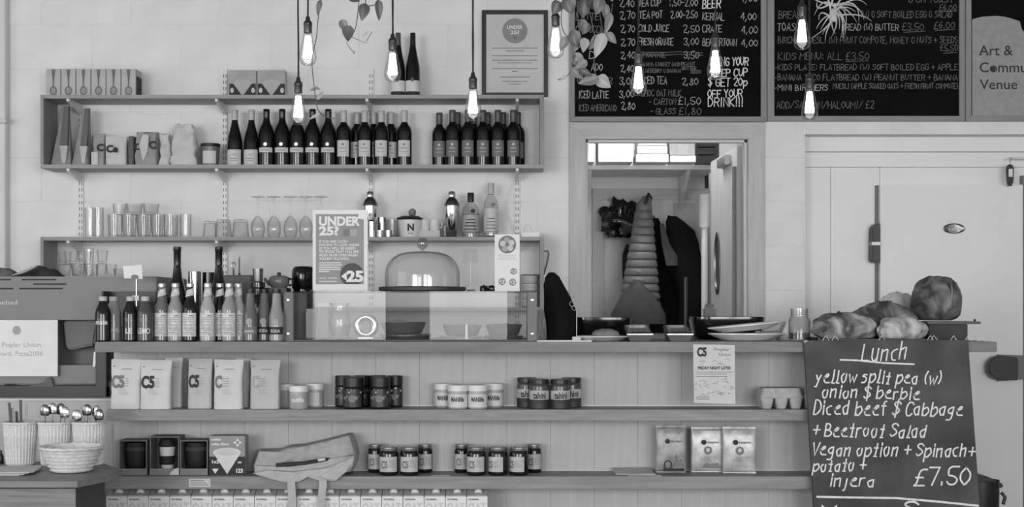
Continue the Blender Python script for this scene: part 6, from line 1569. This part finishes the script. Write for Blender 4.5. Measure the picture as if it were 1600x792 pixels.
for i, (p, dx, top) in enumerate(((124, -2, 12), (136, 0, 20), (146, 3, 18), (153, 3, 13))):
    stick('steel cutlery head rising from the right basket, %s of four' % ORD[i], p, dx, top, m_chrome if i % 2 == 0 else mat('dark_chrome'), 'dessert_fork', 'cutlery', 'cutlery in the right basket', .014 * (i % 3) - .014)
# round wicker bowl
Yw2 = 5.0; t = thing('wicker_bowl', 'round white wicker bowl in front of the cutlery baskets', 'bowl', (X(112, Yw2), Yw2, zk)); rw, hw_ = S(47, Yw2), S(40, Yw2)
part(G().lathe([(0, .003), (rw * .55, 0), (rw * .62, .003), (rw * .82, hw_ * .45), (rw * .97, hw_ * .95), (rw * .93, hw_ * .95), (rw * .78, hw_ * .45), (rw * .56, .008), (0, .007)], 44), 'bowl_wall', m_wick, t)
for k in range(6):
    f_ = (k + .7) / 6.6; rr_ = rw * (.60 + .40 * f_ ** .8); n = 60
    part(G().tube([((rr_ + .0015 * (-1) ** q) * math.cos(2 * math.pi * q / n), (rr_ + .0015 * (-1) ** q) * math.sin(2 * math.pi * q / n), hw_ * f_ * .95) for q in range(n + 1)], .003, 6, False), 'weave_ring', m_wick, t)
part(G().tube([(rw * math.cos(2 * math.pi * q / 60), rw * math.sin(2 * math.pi * q / 60), hw_ * .95 + .0015 * math.sin(q * 1.9)) for q in range(61)], .0065, 8, False), 'rim', m_wick, t)
# paper napkins pile
npile = thing('paper_sheets', 'loose pile of paper sheets at the far left of the cabinet', 'paper', (X(8, 4.98), 4.98, zk))
for k in range(4):
    part(G().box(-.16 - .01 * k, .10 + .006 * k, -.10, .09, 0, .0022), 'sheet', m_offp if k % 2 else mat('sheet_grey', .70, .7), npile, loc=(0, 0, .0002 + .0032 * k), rot=(R(.6 * (k % 2)), 0, R(-6 + 5 * k)))
single(G().lathe([(0, 0), (.010, 0), (.012, .004), (.011, .03), (.006, .038), (.005, .05), (0, .052)], 14), 'pepper_shaker', m_black, 'small black shaker at the far left behind the paper sheets', 'shaker', (X(1, 5.26), 5.26, zk))
# ------------------------------------------------------------------ framed menu boards on the back wall
Yk0 = YB - .03
m_bframe = wood('board_frame_wood', .56, .12, .5, 'x', 1.2); m_bframez = wood('board_frame_wood_up', .56, .12, .5, 'z', 1.2)
def menu_board(label, a, b, bot, fl, fr_, fb, slate, cat='menu board'):
    """pixels: inner left a, inner right b, inner bottom bot; frame widths fl, fr_, fb"""
    t = thing('menu_board', label, cat, (X((a + b) / 2, Yk0), Yk0, Z(bot + fb, Yk0))); o = Vector(t.location)
    mx = lambda p: X(p, Yk0) - o.x
    mz = lambda p: Z(p, Yk0) - o.z
    zt_ = mz(-60)
    part(G().box(mx(a), mx(b), .008, .026, mz(bot), zt_), 'slate', slate, t)
    part(G().prism([(mx(a - fl), mz(bot + fb)), (mx(b + fr_), mz(bot + fb)), (mx(b), mz(bot)), (mx(a), mz(bot))], 0, .028), 'frame_rail', m_bframe, t, bevel=.002)
    part(G().prism([(mx(a - fl), mz(bot + fb)), (mx(a), mz(bot)), (mx(a), zt_), (mx(a - fl), zt_)], 0, .028), 'frame_stile', m_bframez, t, bevel=.002)
    part(G().prism([(mx(b), mz(bot)), (mx(b + fr_), mz(bot + fb)), (mx(b + fr_), zt_), (mx(b), zt_)], 0, .028), 'frame_stile', m_bframez, t, bevel=.002)
    part(G().box(mx(a - fl), mx(b + fr_), 0, .028, zt_, zt_ + .035), 'frame_rail', m_bframe, t, bevel=.002)
    return t, mx, mz
def write(t, mx, mz, rows, wd=1.15, y=.0072, cap=11):
    for row in rows:
        s_, a, b, base = row[:4]; c = row[4] if len(row) > 4 else cap; m = row[5] if len(row) > 5 else m_chalkm
        g = G(); chalk(g, s_, mx(a), mx(b), mz(base), S(c, Yk0), S(wd if len(row) < 7 else row[6], Yk0), y, slant=.04, wob=.05); part(g, 'chalk_line', m, t, smooth=False)
t, mx, mz = menu_board('framed black drinks menu board above the doorway', 898, 1189, 182, 8, 9, 8, m_slate)
D, MD, BR = m_chalkd, m_chalkm, m_chalk
write(t, mx, mz, [
 ('2,40', 968, 991, 10), ('TEA CUP', 998, 1032, 9), ('1.50-2.00', 1046, 1090, 9), ('BEER', 1098, 1126, 12, 13, BR, 1.6), ('4,00', 1157, 1184, 2),
 ('LATTE', 900, 936, 31, 11, D), ('2,70', 969, 992, 29), ('TEA POT', 999, 1035, 28), ('2.00-2.50', 1048, 1090, 28), ('KERNAL', 1098, 1132, 31), ('4,00', 1158, 1182, 31),
 ('CAPPUCCINO', 900, 950, 51, 11, D), ('2,70', 970, 992, 50), ('COLD JUICE', 998, 1045, 49), ('2,50', 1068, 1093, 50), ('CRATE', 1098, 1128, 50), ('4,00', 1159, 1184, 52),
 ('2,70', 970, 992, 71), ('FRESH ORANGE', 998, 1052, 70), ('3,00', 1069, 1092, 70), ('BEAVERTOWN', 1098, 1151, 71), ('4,00', 1159, 1184, 72),
 ('D', 921, 930, 91), ('2,40', 970, 992, 91), ('SMOOTHIE', 1000, 1040, 89, 8, D), ('3,50', 1069, 1092, 91),
 ('ADO', 924, 941, 110), ('2,40', 970, 990, 112), ('BANANA & HONEY (AND PEANUT', 1000, 1086, 103, 6, D, .9), ('BUTTER', 1066, 1088, 109, 5, D, .9), ('BLUEBERRY & BANANA', 1002, 1064, 113, 6, D, .9), ('SEEDS)', 1079, 1096, 114, 5, D, .9),
 ('VG', 901, 912, 131, 11, D), ('R', 950, 957, 131, 11, D), ('3,00', 968, 992, 132), ('ICED TEA', 1003, 1042, 131), ('2,80', 1066, 1091, 132),
 ('ICED LATTE', 904, 951, 153, 11), ('3,00', 968, 991, 152), ('CHOC OAT MILK', 1002, 1064, 150, 10, D),
 ('ICED AMERICANO', 904, 963, 173, 10, D), ('2,80', 971, 992, 171), ('- CARTON', 1014, 1056, 163, 9, D), ('£1,50', 1060, 1095, 163, 11), ('- GLASS', 1016, 1056, 178, 9, D), ('£1,80', 1061, 1096, 179, 11, D),
 ('BRING YOUR', 1110, 1169, 102, 13, BR, 1.5), ('KEEP CUP', 1112, 1168, 119, 12, BR, 1.5), ('$ GET 20p', 1107, 1168, 134, 12, BR, 1.5), ('OFF YOUR', 1106, 1160, 152, 12, BR, 1.5), ('DRINK!!!', 1107, 1161, 166, 13, BR, 1.5)])
g = G()
for b in (81, 85): ribbon(g, [(mx(1004), mz(b)), (mx(1035), mz(b + 1)), (mx(1060), mz(b - .5)), (mx(1098), mz(b + 1))], S(1, Yk0), .0070)
part(g, 'strike_through', m_chalkd, t, smooth=False)
t, mx, mz = menu_board('framed black food menu board right of the drinks board', 1210, 1499, 181, 11, 9, 8, m_slate)
write(t, mx, mz, [
 ('& ON TOAST', 1420, 1490, 4, 8, D), ('£6.00', 1468, 1495, 16, 9, D), ('BREAD', 1217, 1252, 28, 11, D), ('(W) & SOFT BOILED EGG & SALAD', 1345, 1488, 27, 10, D),
 ('TOAST', 1215, 1250, 48, 12, MD), ('BREAD (W) BUTTER', 1316, 1404, 47, 10, MD), ('£3.50', 1410, 1444, 47, 11, D), ('£6.00', 1460, 1492, 44, 10, D),
 ('BIRCHER MUESLI (W) FRUIT COMPOTE, HONEY & NUTS + SEEDS', 1216, 1497, 67, 10, D), ('£5.50', 1470, 1497, 79, 10, D),
 ('KIDS MENU: ALL £3.50', 1216, 1358, 93, 11, D), ('·KIDS PLATE: FLATBREAD (W) SOFT BOILED EGG + APPLE', 1212, 1497, 109, 9, D),
 ('·BANANA TACO FLATBREAD (W) PEANUT BUTTER + BANANA', 1212, 1497, 125, 9, D), ('·MINI BIRCHERS', 1212, 1294, 141, 9, MD), ('MUESLI [APPLE SOAKED OATS + FRESH FRUIT COMPOTE]', 1302, 1497, 138, 8, D),
 ('ADD/SALMON/HALOUMI/ £2', 1214, 1366, 169, 11, D)], 1.0)
g = G()
for a, b, yy in ((1412, 1446, 50), (1462, 1494, 47), (1322, 1358, 96), (1474, 1496, 83), (1468, 1496, 18)): ribbon(g, [(mx(a), mz(yy)), (mx(b), mz(yy - 1.5))], S(.9, Yk0), .0070)
part(g, 'underline', m_chalkd, t, smooth=False)
# venue sign
t, mx, mz = menu_board('framed sign reading art and community venue at the top right', 1518, 1720, 180, 9, 9, 9, m_slate, 'sign')
pts = [(1519, 180), (1640, 180), (1640, 60), (1600, 55), (1595, 45), (1590, 30)]
pts = [(1519.5, 181), (1680, 181), (1680, 75), (1616, 60), (1604, 54), (1597, 45), (1594, 33)] + [(1594 - 3 * k, 33 - 8.5 * math.sin(math.pi / 2 * min(1, k / 13.))) for k in range(1, 14)] + [(1545, 25), (1535, 26), (1527, 27.5), (1519.5, 30)]
part(G().prism([(mx(a), mz(b)) for a, b in pts], .004, .008), 'pale_panel', mat('venue_panel', .60, .6, var=.04, scale=30), t, smooth=False)
g = G()
for s_, a, b, base in (('Art &', 1530, 1583, 86), ('Community', 1531, 1640, 112.5), ('Venue', 1531, 1590, 139)): put_text(g, s_, mx(a), mx(b), mz(base), S(15.5, Yk0), .0034, bold=.008)
for (a, b) in ((1530, 86), (1540, 86), (1532, 121), (1544, 121)): g.box(mx(a), mx(a + 5), .0033, .0036, mz(b), mz(b - 1.2)) if b < 100 else None
disc(g, mx(1551), mz(107.5), S(4.2, Yk0), .0033, 16)
part(g, 'lettering', m_ink, t, smooth=False)

# ------------------------------------------------------------------ pendant bulbs
m_cord = mat('fabric_cord', .16, .8); m_sock = mat('bulb_holder', .30, .3, .7, var=.04)
m_fil = emit('filament_glow', 5.0)
m_bulb = glass('bulb_glass', .96, .42, .09)
bulbs = [(481, 51, 5.0, 'upper of the pair left of the trailing stem'), (466, 145, 5.16, 'lower of the pair at the left'), (613.5, 78, 5.1, 'in front of the tall wine bottles'),
         (739, 138, 5.1, 'left of the certificate, before the wine shelf'), (868, 40, 5.05, 'beside the leafy vine and certificate'), (997.5, 99, 5.1, 'left one in front of the drinks board'),
         (1117.5, 74, 5.08, 'right one in front of the drinks board'), (1253, 26, 5.0, 'upper one by the spiky plant'), (1265, 138, 5.15, 'lowest one at the right, on the food board')]
pb = None
for i, (p, ys, Y, w_) in enumerate(bulbs):
    lab = 'glowing teardrop bulb on a dark cord, ' + w_
    zs_ = Z(ys, Y); loc = (X(p, Y), Y, zs_)
    if pb is None:
        pb = thing('pendant_bulb', lab, 'pendant lamp', loc, 'filament bulbs hanging on cords')
        bl = part(G().lathe([(.0135, .004), (.0145, 0), (.017, -.012), (.0225, -.04), (.0290, -.070), (.0318, -.088), (.0300, -.102), (.0240, -.114), (.0130, -.1205), (0, -.1225)], 28), 'bulb_glass', m_bulb, pb)
        for k in range(14):
            a = 2 * math.pi * k / 14; ra, rb_ = .0085, .0165
            part(G().tube([(ra * math.cos(a), ra * math.sin(a), -.014), (rb_ * math.cos(a), rb_ * math.sin(a), -.092)], .0021, 6), 'filament', m_fil, bl)
        part(G().lathe([(.003, 0), (.0035, -.03), (.002, -.10), (0, -.102)], 10), 'glass_stem', m_bulb, bl)
        part(G().lathe([(.0145, -.002), (.0152, 0), (.0152, .026), (.0165, .028), (.0165, .034), (.0130, .040), (.0085, .046), (.0075, .056), (.0045, .060), (0, .060)], 22), 'holder', m_sock, pb)
    r = pb if i == 0 else dup(pb, loc, lab)
    g = G(); top = CEIL_Z - zs_ - .025; pts = [(.0012 * math.sin(k * 1.7 + i), 0, .058 + (top - .058) * k / 10) for k in range(11)]
    part(g.tube(pts, .0032, 8), 'cord', m_cord, r)
    part(G().lathe([(0, top - .006), (.03, top), (.045, top + .02), (.045, top + .0245), (0, top + .0245)], 20), 'ceiling_rose', m_cord, r)

# ------------------------------------------------------------------ hanging plants
def leaf_mesh(L, W, fold=.25, curl=.15, name='leaf'):
    g = G(); n = 9; vs = []; fs = []
    for i in range(n + 1):
        u = i / n; wdt = W * (math.sin(math.pi * u ** .62) ** .85) if 0 < u < 1 else 0.0
        if i == 0: wdt = W * .12
        zc_ = -L * u; yc = curl * L * u * u
        for s_ in (-1, -.5, 0, .5, 1): vs.append((wdt * s_, yc - fold * abs(wdt * s_) * (1 if True else 0), zc_ + (.16 * W * abs(s_) if i == 0 else .10 * W * abs(s_) * (1 - u))))
    for i in range(n):
        for k in range(4): a = i * 5 + k; fs.append((a, a + 1, a + 6, a + 5))
    return g.add(vs, fs).mesh(name)
m_leafd = mat('dark_leaf', .30, .35, var=.15, scale=25); m_leafm = mat('mid_leaf', .46, .35, var=.12, scale=25); m_leafl = mat('light_leaf', .64, .35, var=.12, scale=25)
m_stem = mat('vine_stem', .36, .6)
LM = {}
def leaf(parent, o, p, y, L, W, rot, m, Y, dy=0.0):
    key = (round(L), round(W), m.name)
    if key not in LM: LM[key] = leaf_mesh(S(L, Y), S(W, Y) / 2); LM[key].materials.append(m)
    link('leaf', LM[key], None, parent, (X(p, Y) - o.x, dy, Z(y, Y) - o.z), tuple(R(a) for a in rot))
def stem(parent, o, pts, Y, r=.0017, dys=None):
    P = [Vector((X(a, Y) - o.x, (dys[i] if dys else .01 * math.sin(i)), Z(b, Y) - o.z)) for i, (a, b) in enumerate(pts)]
    Q = []
    for i in range(len(P) - 1):
        p0, p1, p2, p3 = P[max(i - 1, 0)], P[i], P[i + 1], P[min(i + 2, len(P) - 1)]
        for k in range(5):
            t_ = k / 5; Q.append(.5 * ((2 * p1) + (p2 - p0) * t_ + (2 * p0 - 5 * p1 + 4 * p2 - p3) * t_ ** 2 + (-p0 + 3 * p1 - 3 * p2 + p3) * t_ ** 3))
    Q.append(P[-1]); part(G().tube([tuple(q) for q in Q], r, 6), 'stem', m_stem, parent)
def hanging_pot(t, o, p, Y, ytop, r=.10, h=.12):
    """the pot hangs above the picture's top edge on cords from the ceiling"""
    x, z = X(p, Y) - o.x, Z(ytop, Y) - o.z
    part(G().lathe([(0, 0), (r * .7, 0), (r * .75, .004), (r, h), (r * 1.02, h), (r * .95, h - .01), (r * .9, h - .02), (0, h - .02)], 24, (x, .0, z)), 'pot', mat('plant_pot', .5, .6), t)
    for k in range(3):
        a = 2 * math.pi * k / 3; part(G().tube([(x + r * math.cos(a), r * math.sin(a), z + h - .004), (x, 0, min(z + h + .35, CEIL_Z - o.z))], .0015, 5), 'pot_cord', m_cord, t)
    part(G().tube([(x, 0, z + h + .3), (x, 0, CEIL_Z - o.z - .001)], .0015, 5), 'pot_cord', m_cord, t)
# left vine with heart shaped leaves
Yv = 4.9
t = thing('heartleaf_vine', 'trailing heart-leaved vine hanging between the first two bulbs', 'plant', (X(540, Yv), Yv, Z(190, Yv)), 'hanging plants'); o = Vector(t.location)
hanging_pot(t, o, 545, Yv, -55)
stem(t, o, [(500, -50), (502, -5), (497, 25), (494, 60), (488, 95), (492, 140), (495, 165), (500, 176), (512, 183), (521, 185)], Yv)
stem(t, o, [(556, -50), (560, -5), (558, 25), (555, 45), (550, 55)], Yv)
stem(t, o, [(570, -50), (571, 5), (578, 8), (590, 6)], Yv)
stem(t, o, [(550, 58), (560, 62), (570, 66), (576, 58), (582, 50)], Yv, .0012)
stem(t, o, [(541, 66), (546, 74), (553, 82)], Yv, .0012)
for (p, y, L, W, rot, m) in [(500, 0, 24, 9, (0, 10, 10), m_leafd), (546, -8, 20, 17, (20, -60, 0), m_leafd), (554, -14, 16, 20, (20, 30, 0), m_leafd), (570, 5, 27, 18, (-5, 12, 10), m_leafd), (592, 2, 32, 13, (0, -4, 20), m_leafd),
                              (546, 42, 24, 20, (10, 10, -10), m_leafd), (533, 31, 20, 15, (0, -25, 20), m_leafm), (553, 80, 6, 3, (0, 0, 0), m_leafm), (492, 138, 10, 5, (0, -75, 0), m_leafm), (493, 138, 10, 5, (0, 75, 0), m_leafm),
                              (576, 50, 14, 4, (0, 55, 0), m_leafl), (575, 66, 14, 4, (0, 100, 0), m_leafl), (496, 156, 18, 6, (10, -150, 0), m_leafl), (522, 183, 9, 4, (0, 170, 0), m_leafl), (500, 177, 22, 5, (10, 65, 0), m_leafl)]:
    leaf(t, o, p, y, L, W, rot, m, Yv, random.uniform(-.02, .02))
# right vine
Yv = 4.95
t = thing('leafy_vine', 'dense trailing vine with rounded leaves over the drinks board corner', 'plant', (X(905, Yv), Yv, Z(145, Yv)), 'hanging plants'); o = Vector(t.location)
hanging_pot(t, o, 905, Yv, -60)
stem(t, o, [(880, -55), (879, 0), (877, 30), (880, 48), (888, 60), (895, 75), (896, 95), (892, 110), (884, 120), (872, 124)], Yv)
stem(t, o, [(915, -55), (918, 0), (923, 25), (928, 50), (931, 70), (928, 95), (930, 115), (935, 122)], Yv)
stem(t, o, [(938, -55), (936, 0), (939, 30), (943, 50), (948, 45), (954, 25), (957, 6)], Yv)
stem(t, o, [(900, -50), (902, 10), (906, 50), (912, 65), (920, 62)], Yv)
for (p, y, L, W, rot, m) in [(874, 4, 22, 20, (0, 30, 10), m_leafd), (885, 0, 26, 24, (0, -20, 0), m_leafd), (895, -4, 26, 22, (20, 25, 0), m_leafd), (912, -2, 28, 24, (0, 0, 10), m_leafd), (925, -4, 26, 22, (10, -30, 0), m_leafd), (938, 0, 26, 20, (0, 15, 0), m_leafd),
                              (945, 4, 30, 14, (0, -10, 10), m_leafm), (953, 22, 34, 14, (0, 12, 20), m_leafm), (956, 4, 14, 6, (0, 160, 0), m_leafm), (948, 52, 22, 14, (0, -45, 0), m_leafm), (942, 54, 40, 20, (0, 18, 10), m_leafl), (938, 56, 28, 16, (0, 40, 0), m_leafm),
                              (886, 58, 24, 16, (0, 30, -10), m_leafm), (895, 50, 26, 20, (0, -15, 0), m_leafd), (903, 60, 24, 16, (0, 20, 0), m_leafm), (912, 62, 22, 18, (0, 0, 30), m_leafl), (897, 84, 30, 20, (0, -30, 0), m_leafm), (905, 86, 28, 18, (0, 20, 10), m_leafd),
                              (916, 98, 22, 15, (0, 60, 0), m_leafm), (893, 108, 24, 16, (0, -50, 0), m_leafm), (906, 112, 20, 12, (0, -70, 0), m_leafd), (934, 122, 32, 18, (0, 75, 0), m_leafm), (934, 120, 26, 22, (0, -55, 0), m_leafl), (886, 118, 18, 6, (0, 60, 0), m_leafl), (920, 36, 20, 14, (0, 30, 0), m_leafd), (908, 30, 22, 16, (0, -20, 0), m_leafd)]:
    leaf(t, o, p, y, L, W, rot, m, Yv, random.uniform(-.03, .03))
# spiky air plant
Yv = 4.95
t = thing('air_plant', 'pale spiky air plant hanging before the food menu board', 'plant', (X(1300, Yv), Yv, Z(60, Yv)), 'hanging plants'); o = Vector(t.location)
part(G().tube([(0, 0, Z(18, Yv) - o.z), (0, 0, CEIL_Z - o.z - .001)], .0012, 5), 'hanging_thread', m_cord, t)
m_air = mat('air_plant_leaf', .72, .6, var=.08, scale=30)
ra_ = random.Random(21)
cx_, cz_ = 1302, 18
def blade(p0, p1, p2, y1, y2, w0):
    P0, P1, P2 = [Vector((X(a, Yv) - o.x, yy, Z(b, Yv) - o.z)) for (a, b), yy in ((p0, 0), (p1, y1), (p2, y2))]
    pts = []; rr_ = []
    for k in range(11):
        u = k / 10; pts.append(tuple((1 - u) ** 2 * P0 + 2 * u * (1 - u) * P1 + u * u * P2)); rr_.append(w0 * (1 - u) ** .8 + .0004)
    part(G().tube(pts, rr_, 6), 'leaf', m_air, t)
for (a, b, c, d) in [(1335, -15, 1352, 10), (1345, 15, 1360, 35), (1340, -5, 1338, 38), (1330, 12, 1333, 40), (1325, 22, 1318, 60), (1318, 25, 1310, 62), (1330, 30, 1316, 58), (1300, 40, 1271, 57), (1290, 30, 1280, 48), (1270, 22, 1274, 2), (1278, 0, 1268, -8),
                     (1290, 45, 1290, 62), (1300, 45, 1300, 58), (1308, 40, 1296, 60), (1330, 0, 1318, 50), (1285, -5, 1276, 20), (1320, -20, 1345, -12), (1290, -25, 1275, -30), (1305, -25, 1310, -45), (1315, 5, 1330, 25), (1280, 10, 1276, 35), (1288, 20, 1279, 42), (1296, 35, 1284, 55), (1312, 30, 1306, 50), (1340, 5, 1352, 30)]:
    blade((cx_ + ra_.uniform(-5, 5), cz_ + ra_.uniform(-14, 14)), (a, b), (c, d), ra_.uniform(-.05, .03), ra_.uniform(-.08, .04), .0034)
part(roll(G(), .014, .014, .03, 3.3, .2), 'heart', m_air, t, loc=(X(cx_, Yv) - o.x, 0, Z(cz_ + 16, Yv) - o.z))

# ------------------------------------------------------------------ things in the store room seen through the doorway
Yz = 8.10; zst = Z(258, Yz)
t = thing('store_shelf', 'white shelf high up in the store room', 'shelf', (X(1010, Yz), Yz + .2, zst - .025), lift=0)
part(G().box(-(X(1010, Yz) - BRX0) + .01, X(1118, Yz) - X(1010, Yz), -.2, .29, 0, .025), 'board', m_whitep, t, bevel=.002)
for p in (923, 1078):
    x = X(p, Yz) - X(1010, Yz); part(G().add([(x - .01, -.15, 0), (x + .01, -.15, 0), (x + .01, .29, 0), (x - .01, .29, 0), (x - .01, -.12, -.02), (x + .01, -.12, -.02), (x + .01, .29, -.22), (x - .01, .29, -.22)], [(4, 5, 1, 0), (5, 6, 2, 1), (6, 7, 3, 2), (7, 4, 0, 3), (0, 1, 2, 3), (7, 6, 5, 4)]), 'bracket', m_whitep, t, smooth=False)
m_boxw = mat('glass_box_card', .88, .6, var=.02)
def glass_box(label, a, b, motifs):
    w2 = (X(b, Yz) - X(a, Yz)) / 2; h = .19
    t = thing('glassware_box', label, 'box', ((X(a, Yz) + X(b, Yz)) / 2, Yz - .17, zst), 'boxes on the store room shelf')
    part(G().box(-w2, w2, 0, .25, 0, h), 'carton', m_boxw, t, bevel=.002)
    for u, wd in motifs:
        x = w2 * u; hh_ = .122
        part(G().add([(x - wd, -.001, hh_ + .02), (x - wd * .5, -.001, hh_), (x, -.001, hh_ - .012), (x + wd * .5, -.001, hh_), (x + wd, -.001, hh_ + .02)], [(0, 1, 2, 3, 4)]), 'glass_print', m_mid, t)
        part(G().box(x - .002, x + .002, -.001, -.0004, .05, hh_ - .012), 'stem_print', m_offp, t)
glass_box('white wine glass box at the left end of the store shelf', 900, 926, [(.3, .018)])
glass_box('wider white wine glass box, second on the store shelf', 932, 985, [(-.45, .018), (.25, .026), (.65, .016)])
for i, (a, b, c, dz) in enumerate(((990, 1040, .05, 0), (992, 1038, .045, .0505), (993, 1036, .04, .096), (994, 1012, .05, .1365), (1016, 1034, .04, .1365))):
    w2 = (X(b, Yz) - X(a, Yz)) / 2
    single(G().box(-w2, w2, 0, .2, 0, c - .001), 'white_packet', m_boxw, 'white paper packet in the store shelf stack, ' + ('lowest', 'second from the bottom', 'third from the bottom', 'top left', 'top right')[i], 'packet', ((X(a, Yz) + X(b, Yz)) / 2, Yz - .16, zst + dz), 'stacked white packets', bevel=.003)
t = thing('clear_crate', 'translucent grey crate on the store room shelf', 'crate', (X(1062, Yz), Yz - .1, zst))
part(G().box(-.075, .075, -.06, .1, 0, .04), 'base', m_boxw, t, bevel=.003); part(G().box(-.078, .07, -.06, .1, .04, .15), 'crate_body', mat('crate_film', .62, .3), t, bevel=.004)
part(G().box(-.03, .03, -.063, -.06, .04, .10), 'label', m_fade, t)
t = thing('black_crate', 'black slatted crate at the right end of the store shelf', 'crate', (X(1101, Yz), Yz - .06, zst))
for k in range(4): part(G().box(-.06, .06, -.06, .1, .004 + .045 * k, .044 + .045 * k), 'slat', m_black, t, bevel=.003)
for s_ in (-1, 1): part(G().box(s_ * .062 - .005, s_ * .062 + .005, -.064, -.058, 0, .19), 'corner_post', m_black, t)
# hook rail and clothes
Yh2 = 8.50
def garment(name, label, cat, p, Y, ybot, secs, m, loop=True, **kw):
    """secs: (pixel y, pixel centre, pixel half width, depth half)"""
    z0 = Z(ybot, Y); t = thing(name, label, cat, (X(p, Y), Y, z0), 'clothes hanging in the store room')
    part(drape(G(), [(Z(y, Y) - z0, X(c, Y) - X(p, Y), S(hw, Y), 0, hd) for y, c, hw, hd in secs], **kw), 'cloth', m, t)
    if not loop: return t
    yl_, cl_ = secs[-1][0], secs[-1][1]; xt, zt2 = X(cl_, Y) - X(p, Y), Z(yl_, Y) - z0
    part(G().tube([(xt, 0, zt2 - .012), (xt, (BRY - .0135 - Y) * .6, zt2 + .012), (xt, BRY - .0135 - Y, zt2 + .02)], .003, 6), 'hanging_loop', m, t); return t
Yp = 8.30
t = thing('black_sack', 'shiny black plastic sack hanging at the left in the store room', 'sack', (X(970, 8.45), 8.47, Z(372, 8.45)), 'clothes hanging in the store room')
part(roll(G(), S(28, 8.45), .085, S(36, 8.45), 4.6, .55, 40, 24), 'sack_body', m_gloss, t, angle=80)
part(G().tube([(0, 0, .18), (.02, .06, .21), (.03, BRY - .0135 - 8.47, .22)], .008, 6), 'tied_neck', m_gloss, t)
garment('dark_scarf', 'dark scarf hanging below the shiny black sack', 'scarf', 985, 8.545, 470, [(470, 982, 8, .012), (420, 985, 12, .018), (398, 988, 14, .018), (382, 990, 11, .016)], mat('dark_scarf', .16, .9, var=.2), fold=.1, nf=4)
m_puf = mat('quilted_grey', .40, .5, var=.06)
secs = [(506, 996, 36, .05), (498, 995, 38, .07)]
for k in range(14):
    yt = 492 - 12.5 * k; f_ = k / 13; cxp = 998 + 8 * f_; hw = 33 * (1 - f_) + 12 * f_
    secs += [(yt, cxp, hw * 1.06, .085 * (1 - .4 * f_)), (yt - 4, cxp, hw * 1.07, .09 * (1 - .4 * f_)), (yt - 9, cxp, hw * 1.0, .08 * (1 - .4 * f_)), (yt - 11, cxp, hw * .93, .07 * (1 - .4 * f_))]
secs += [(312, 1010, 9, .03), (306, 1011, 5, .02)]
t = garment('puffer_jacket', 'long grey quilted puffer jacket hanging in the store room', 'jacket', 998, Yp - .04, 506, secs, m_puf, fold=.03, nf=3, seed=1)
o = Vector(t.location)
part(drape(G(), [(0, .0, S(40, Yp), -.09, .05), (S(15, Yp), S(-2, Yp), S(41, Yp), -.09, .06), (S(40, Yp), S(-2, Yp), S(28, Yp), -.09, .05), (S(62, Yp), S(-5, Yp), S(9, Yp), -.09, .03), (S(68, Yp), S(-6, Yp), S(3, Yp), -.08, .01)], fold=.06, nf=5, seed=4), 'hood', mat('quilted_dark', .25, .6, var=.1), t)
part(G().tube([(X(1003, Yp) - o.x, -.03, Z(330, Yp) - o.z), (X(1008, Yp) - o.x, -.04, Z(315, Yp) - o.z), (X(1012, Yp) - o.x, -.02, Z(305, Yp) - o.z), (X(1016, Yp) - o.x, 0, Z(312, Yp) - o.z)], .012, 8), 'collar_loop', m_black, t)
m_blk2 = mat('black_wool', .06, .9, var=.2, spec=.2)
garment('black_coat', 'black coat hanging beside the puffer jacket', 'coat', 1035, 8.53, 520, [(520, 1040, 24, .03), (470, 1040, 26, .035), (420, 1036, 24, .035), (385, 1030, 16, .035), (350, 1024, 9, .035), (341, 1023, 6, .03)], m_blk2, fold=.06, nf=5, seed=3)
garment('black_coat', 'wide black coat with rounded shoulder, rightmost in the store room', 'coat', 1072, 8.36, 520, [(520, 1080, 20, .05), (470, 1082, 20, .07), (440, 1078, 22, .08), (410, 1068, 28, .09), (380, 1065, 26, .09), (360, 1062, 22, .07), (346, 1054, 14, .05), (338, 1050, 7, .03)], m_blk2, fold=.04, nf=5, seed=6)
garment('grey_scarf', 'grey scarf hanging between the two black coats', 'scarf', 1046, 8.27, 415, [(415, 1050, 9, .012), (400, 1048, 10, .015), (380, 1040, 6, .012), (350, 1034, 3, .008)], mat('mid_scarf', .26, .85), loop=False, fold=.08, nf=4)
# pipe and white cylinder beside the open door
single(G().tube([(0, 0, 0), (0, 0, 1.7)], .02), 'white_pipe', m_whitep, 'white upright pipe in the store room beside the open door', 'pipe', (X(1101, 8.2), 8.2, 0))
single(G().lathe([(0, 0), (.03, 0), (.032, .01), (.032, .18), (.03, .20), (0, .2)], 18), 'paper_roll', m_paper, 'thick white paper roll standing on the white pipe', 'roll', (X(1101, 8.2), 8.2, 1.70))
single(G().tube([(0, 0, 0), (0, 0, .78)], .012), 'dark_pole', m_black, 'thin dark pole on the store room wall by the door', 'pole', (X(1109, 8.45), 8.585, Z(340, 8.45)))
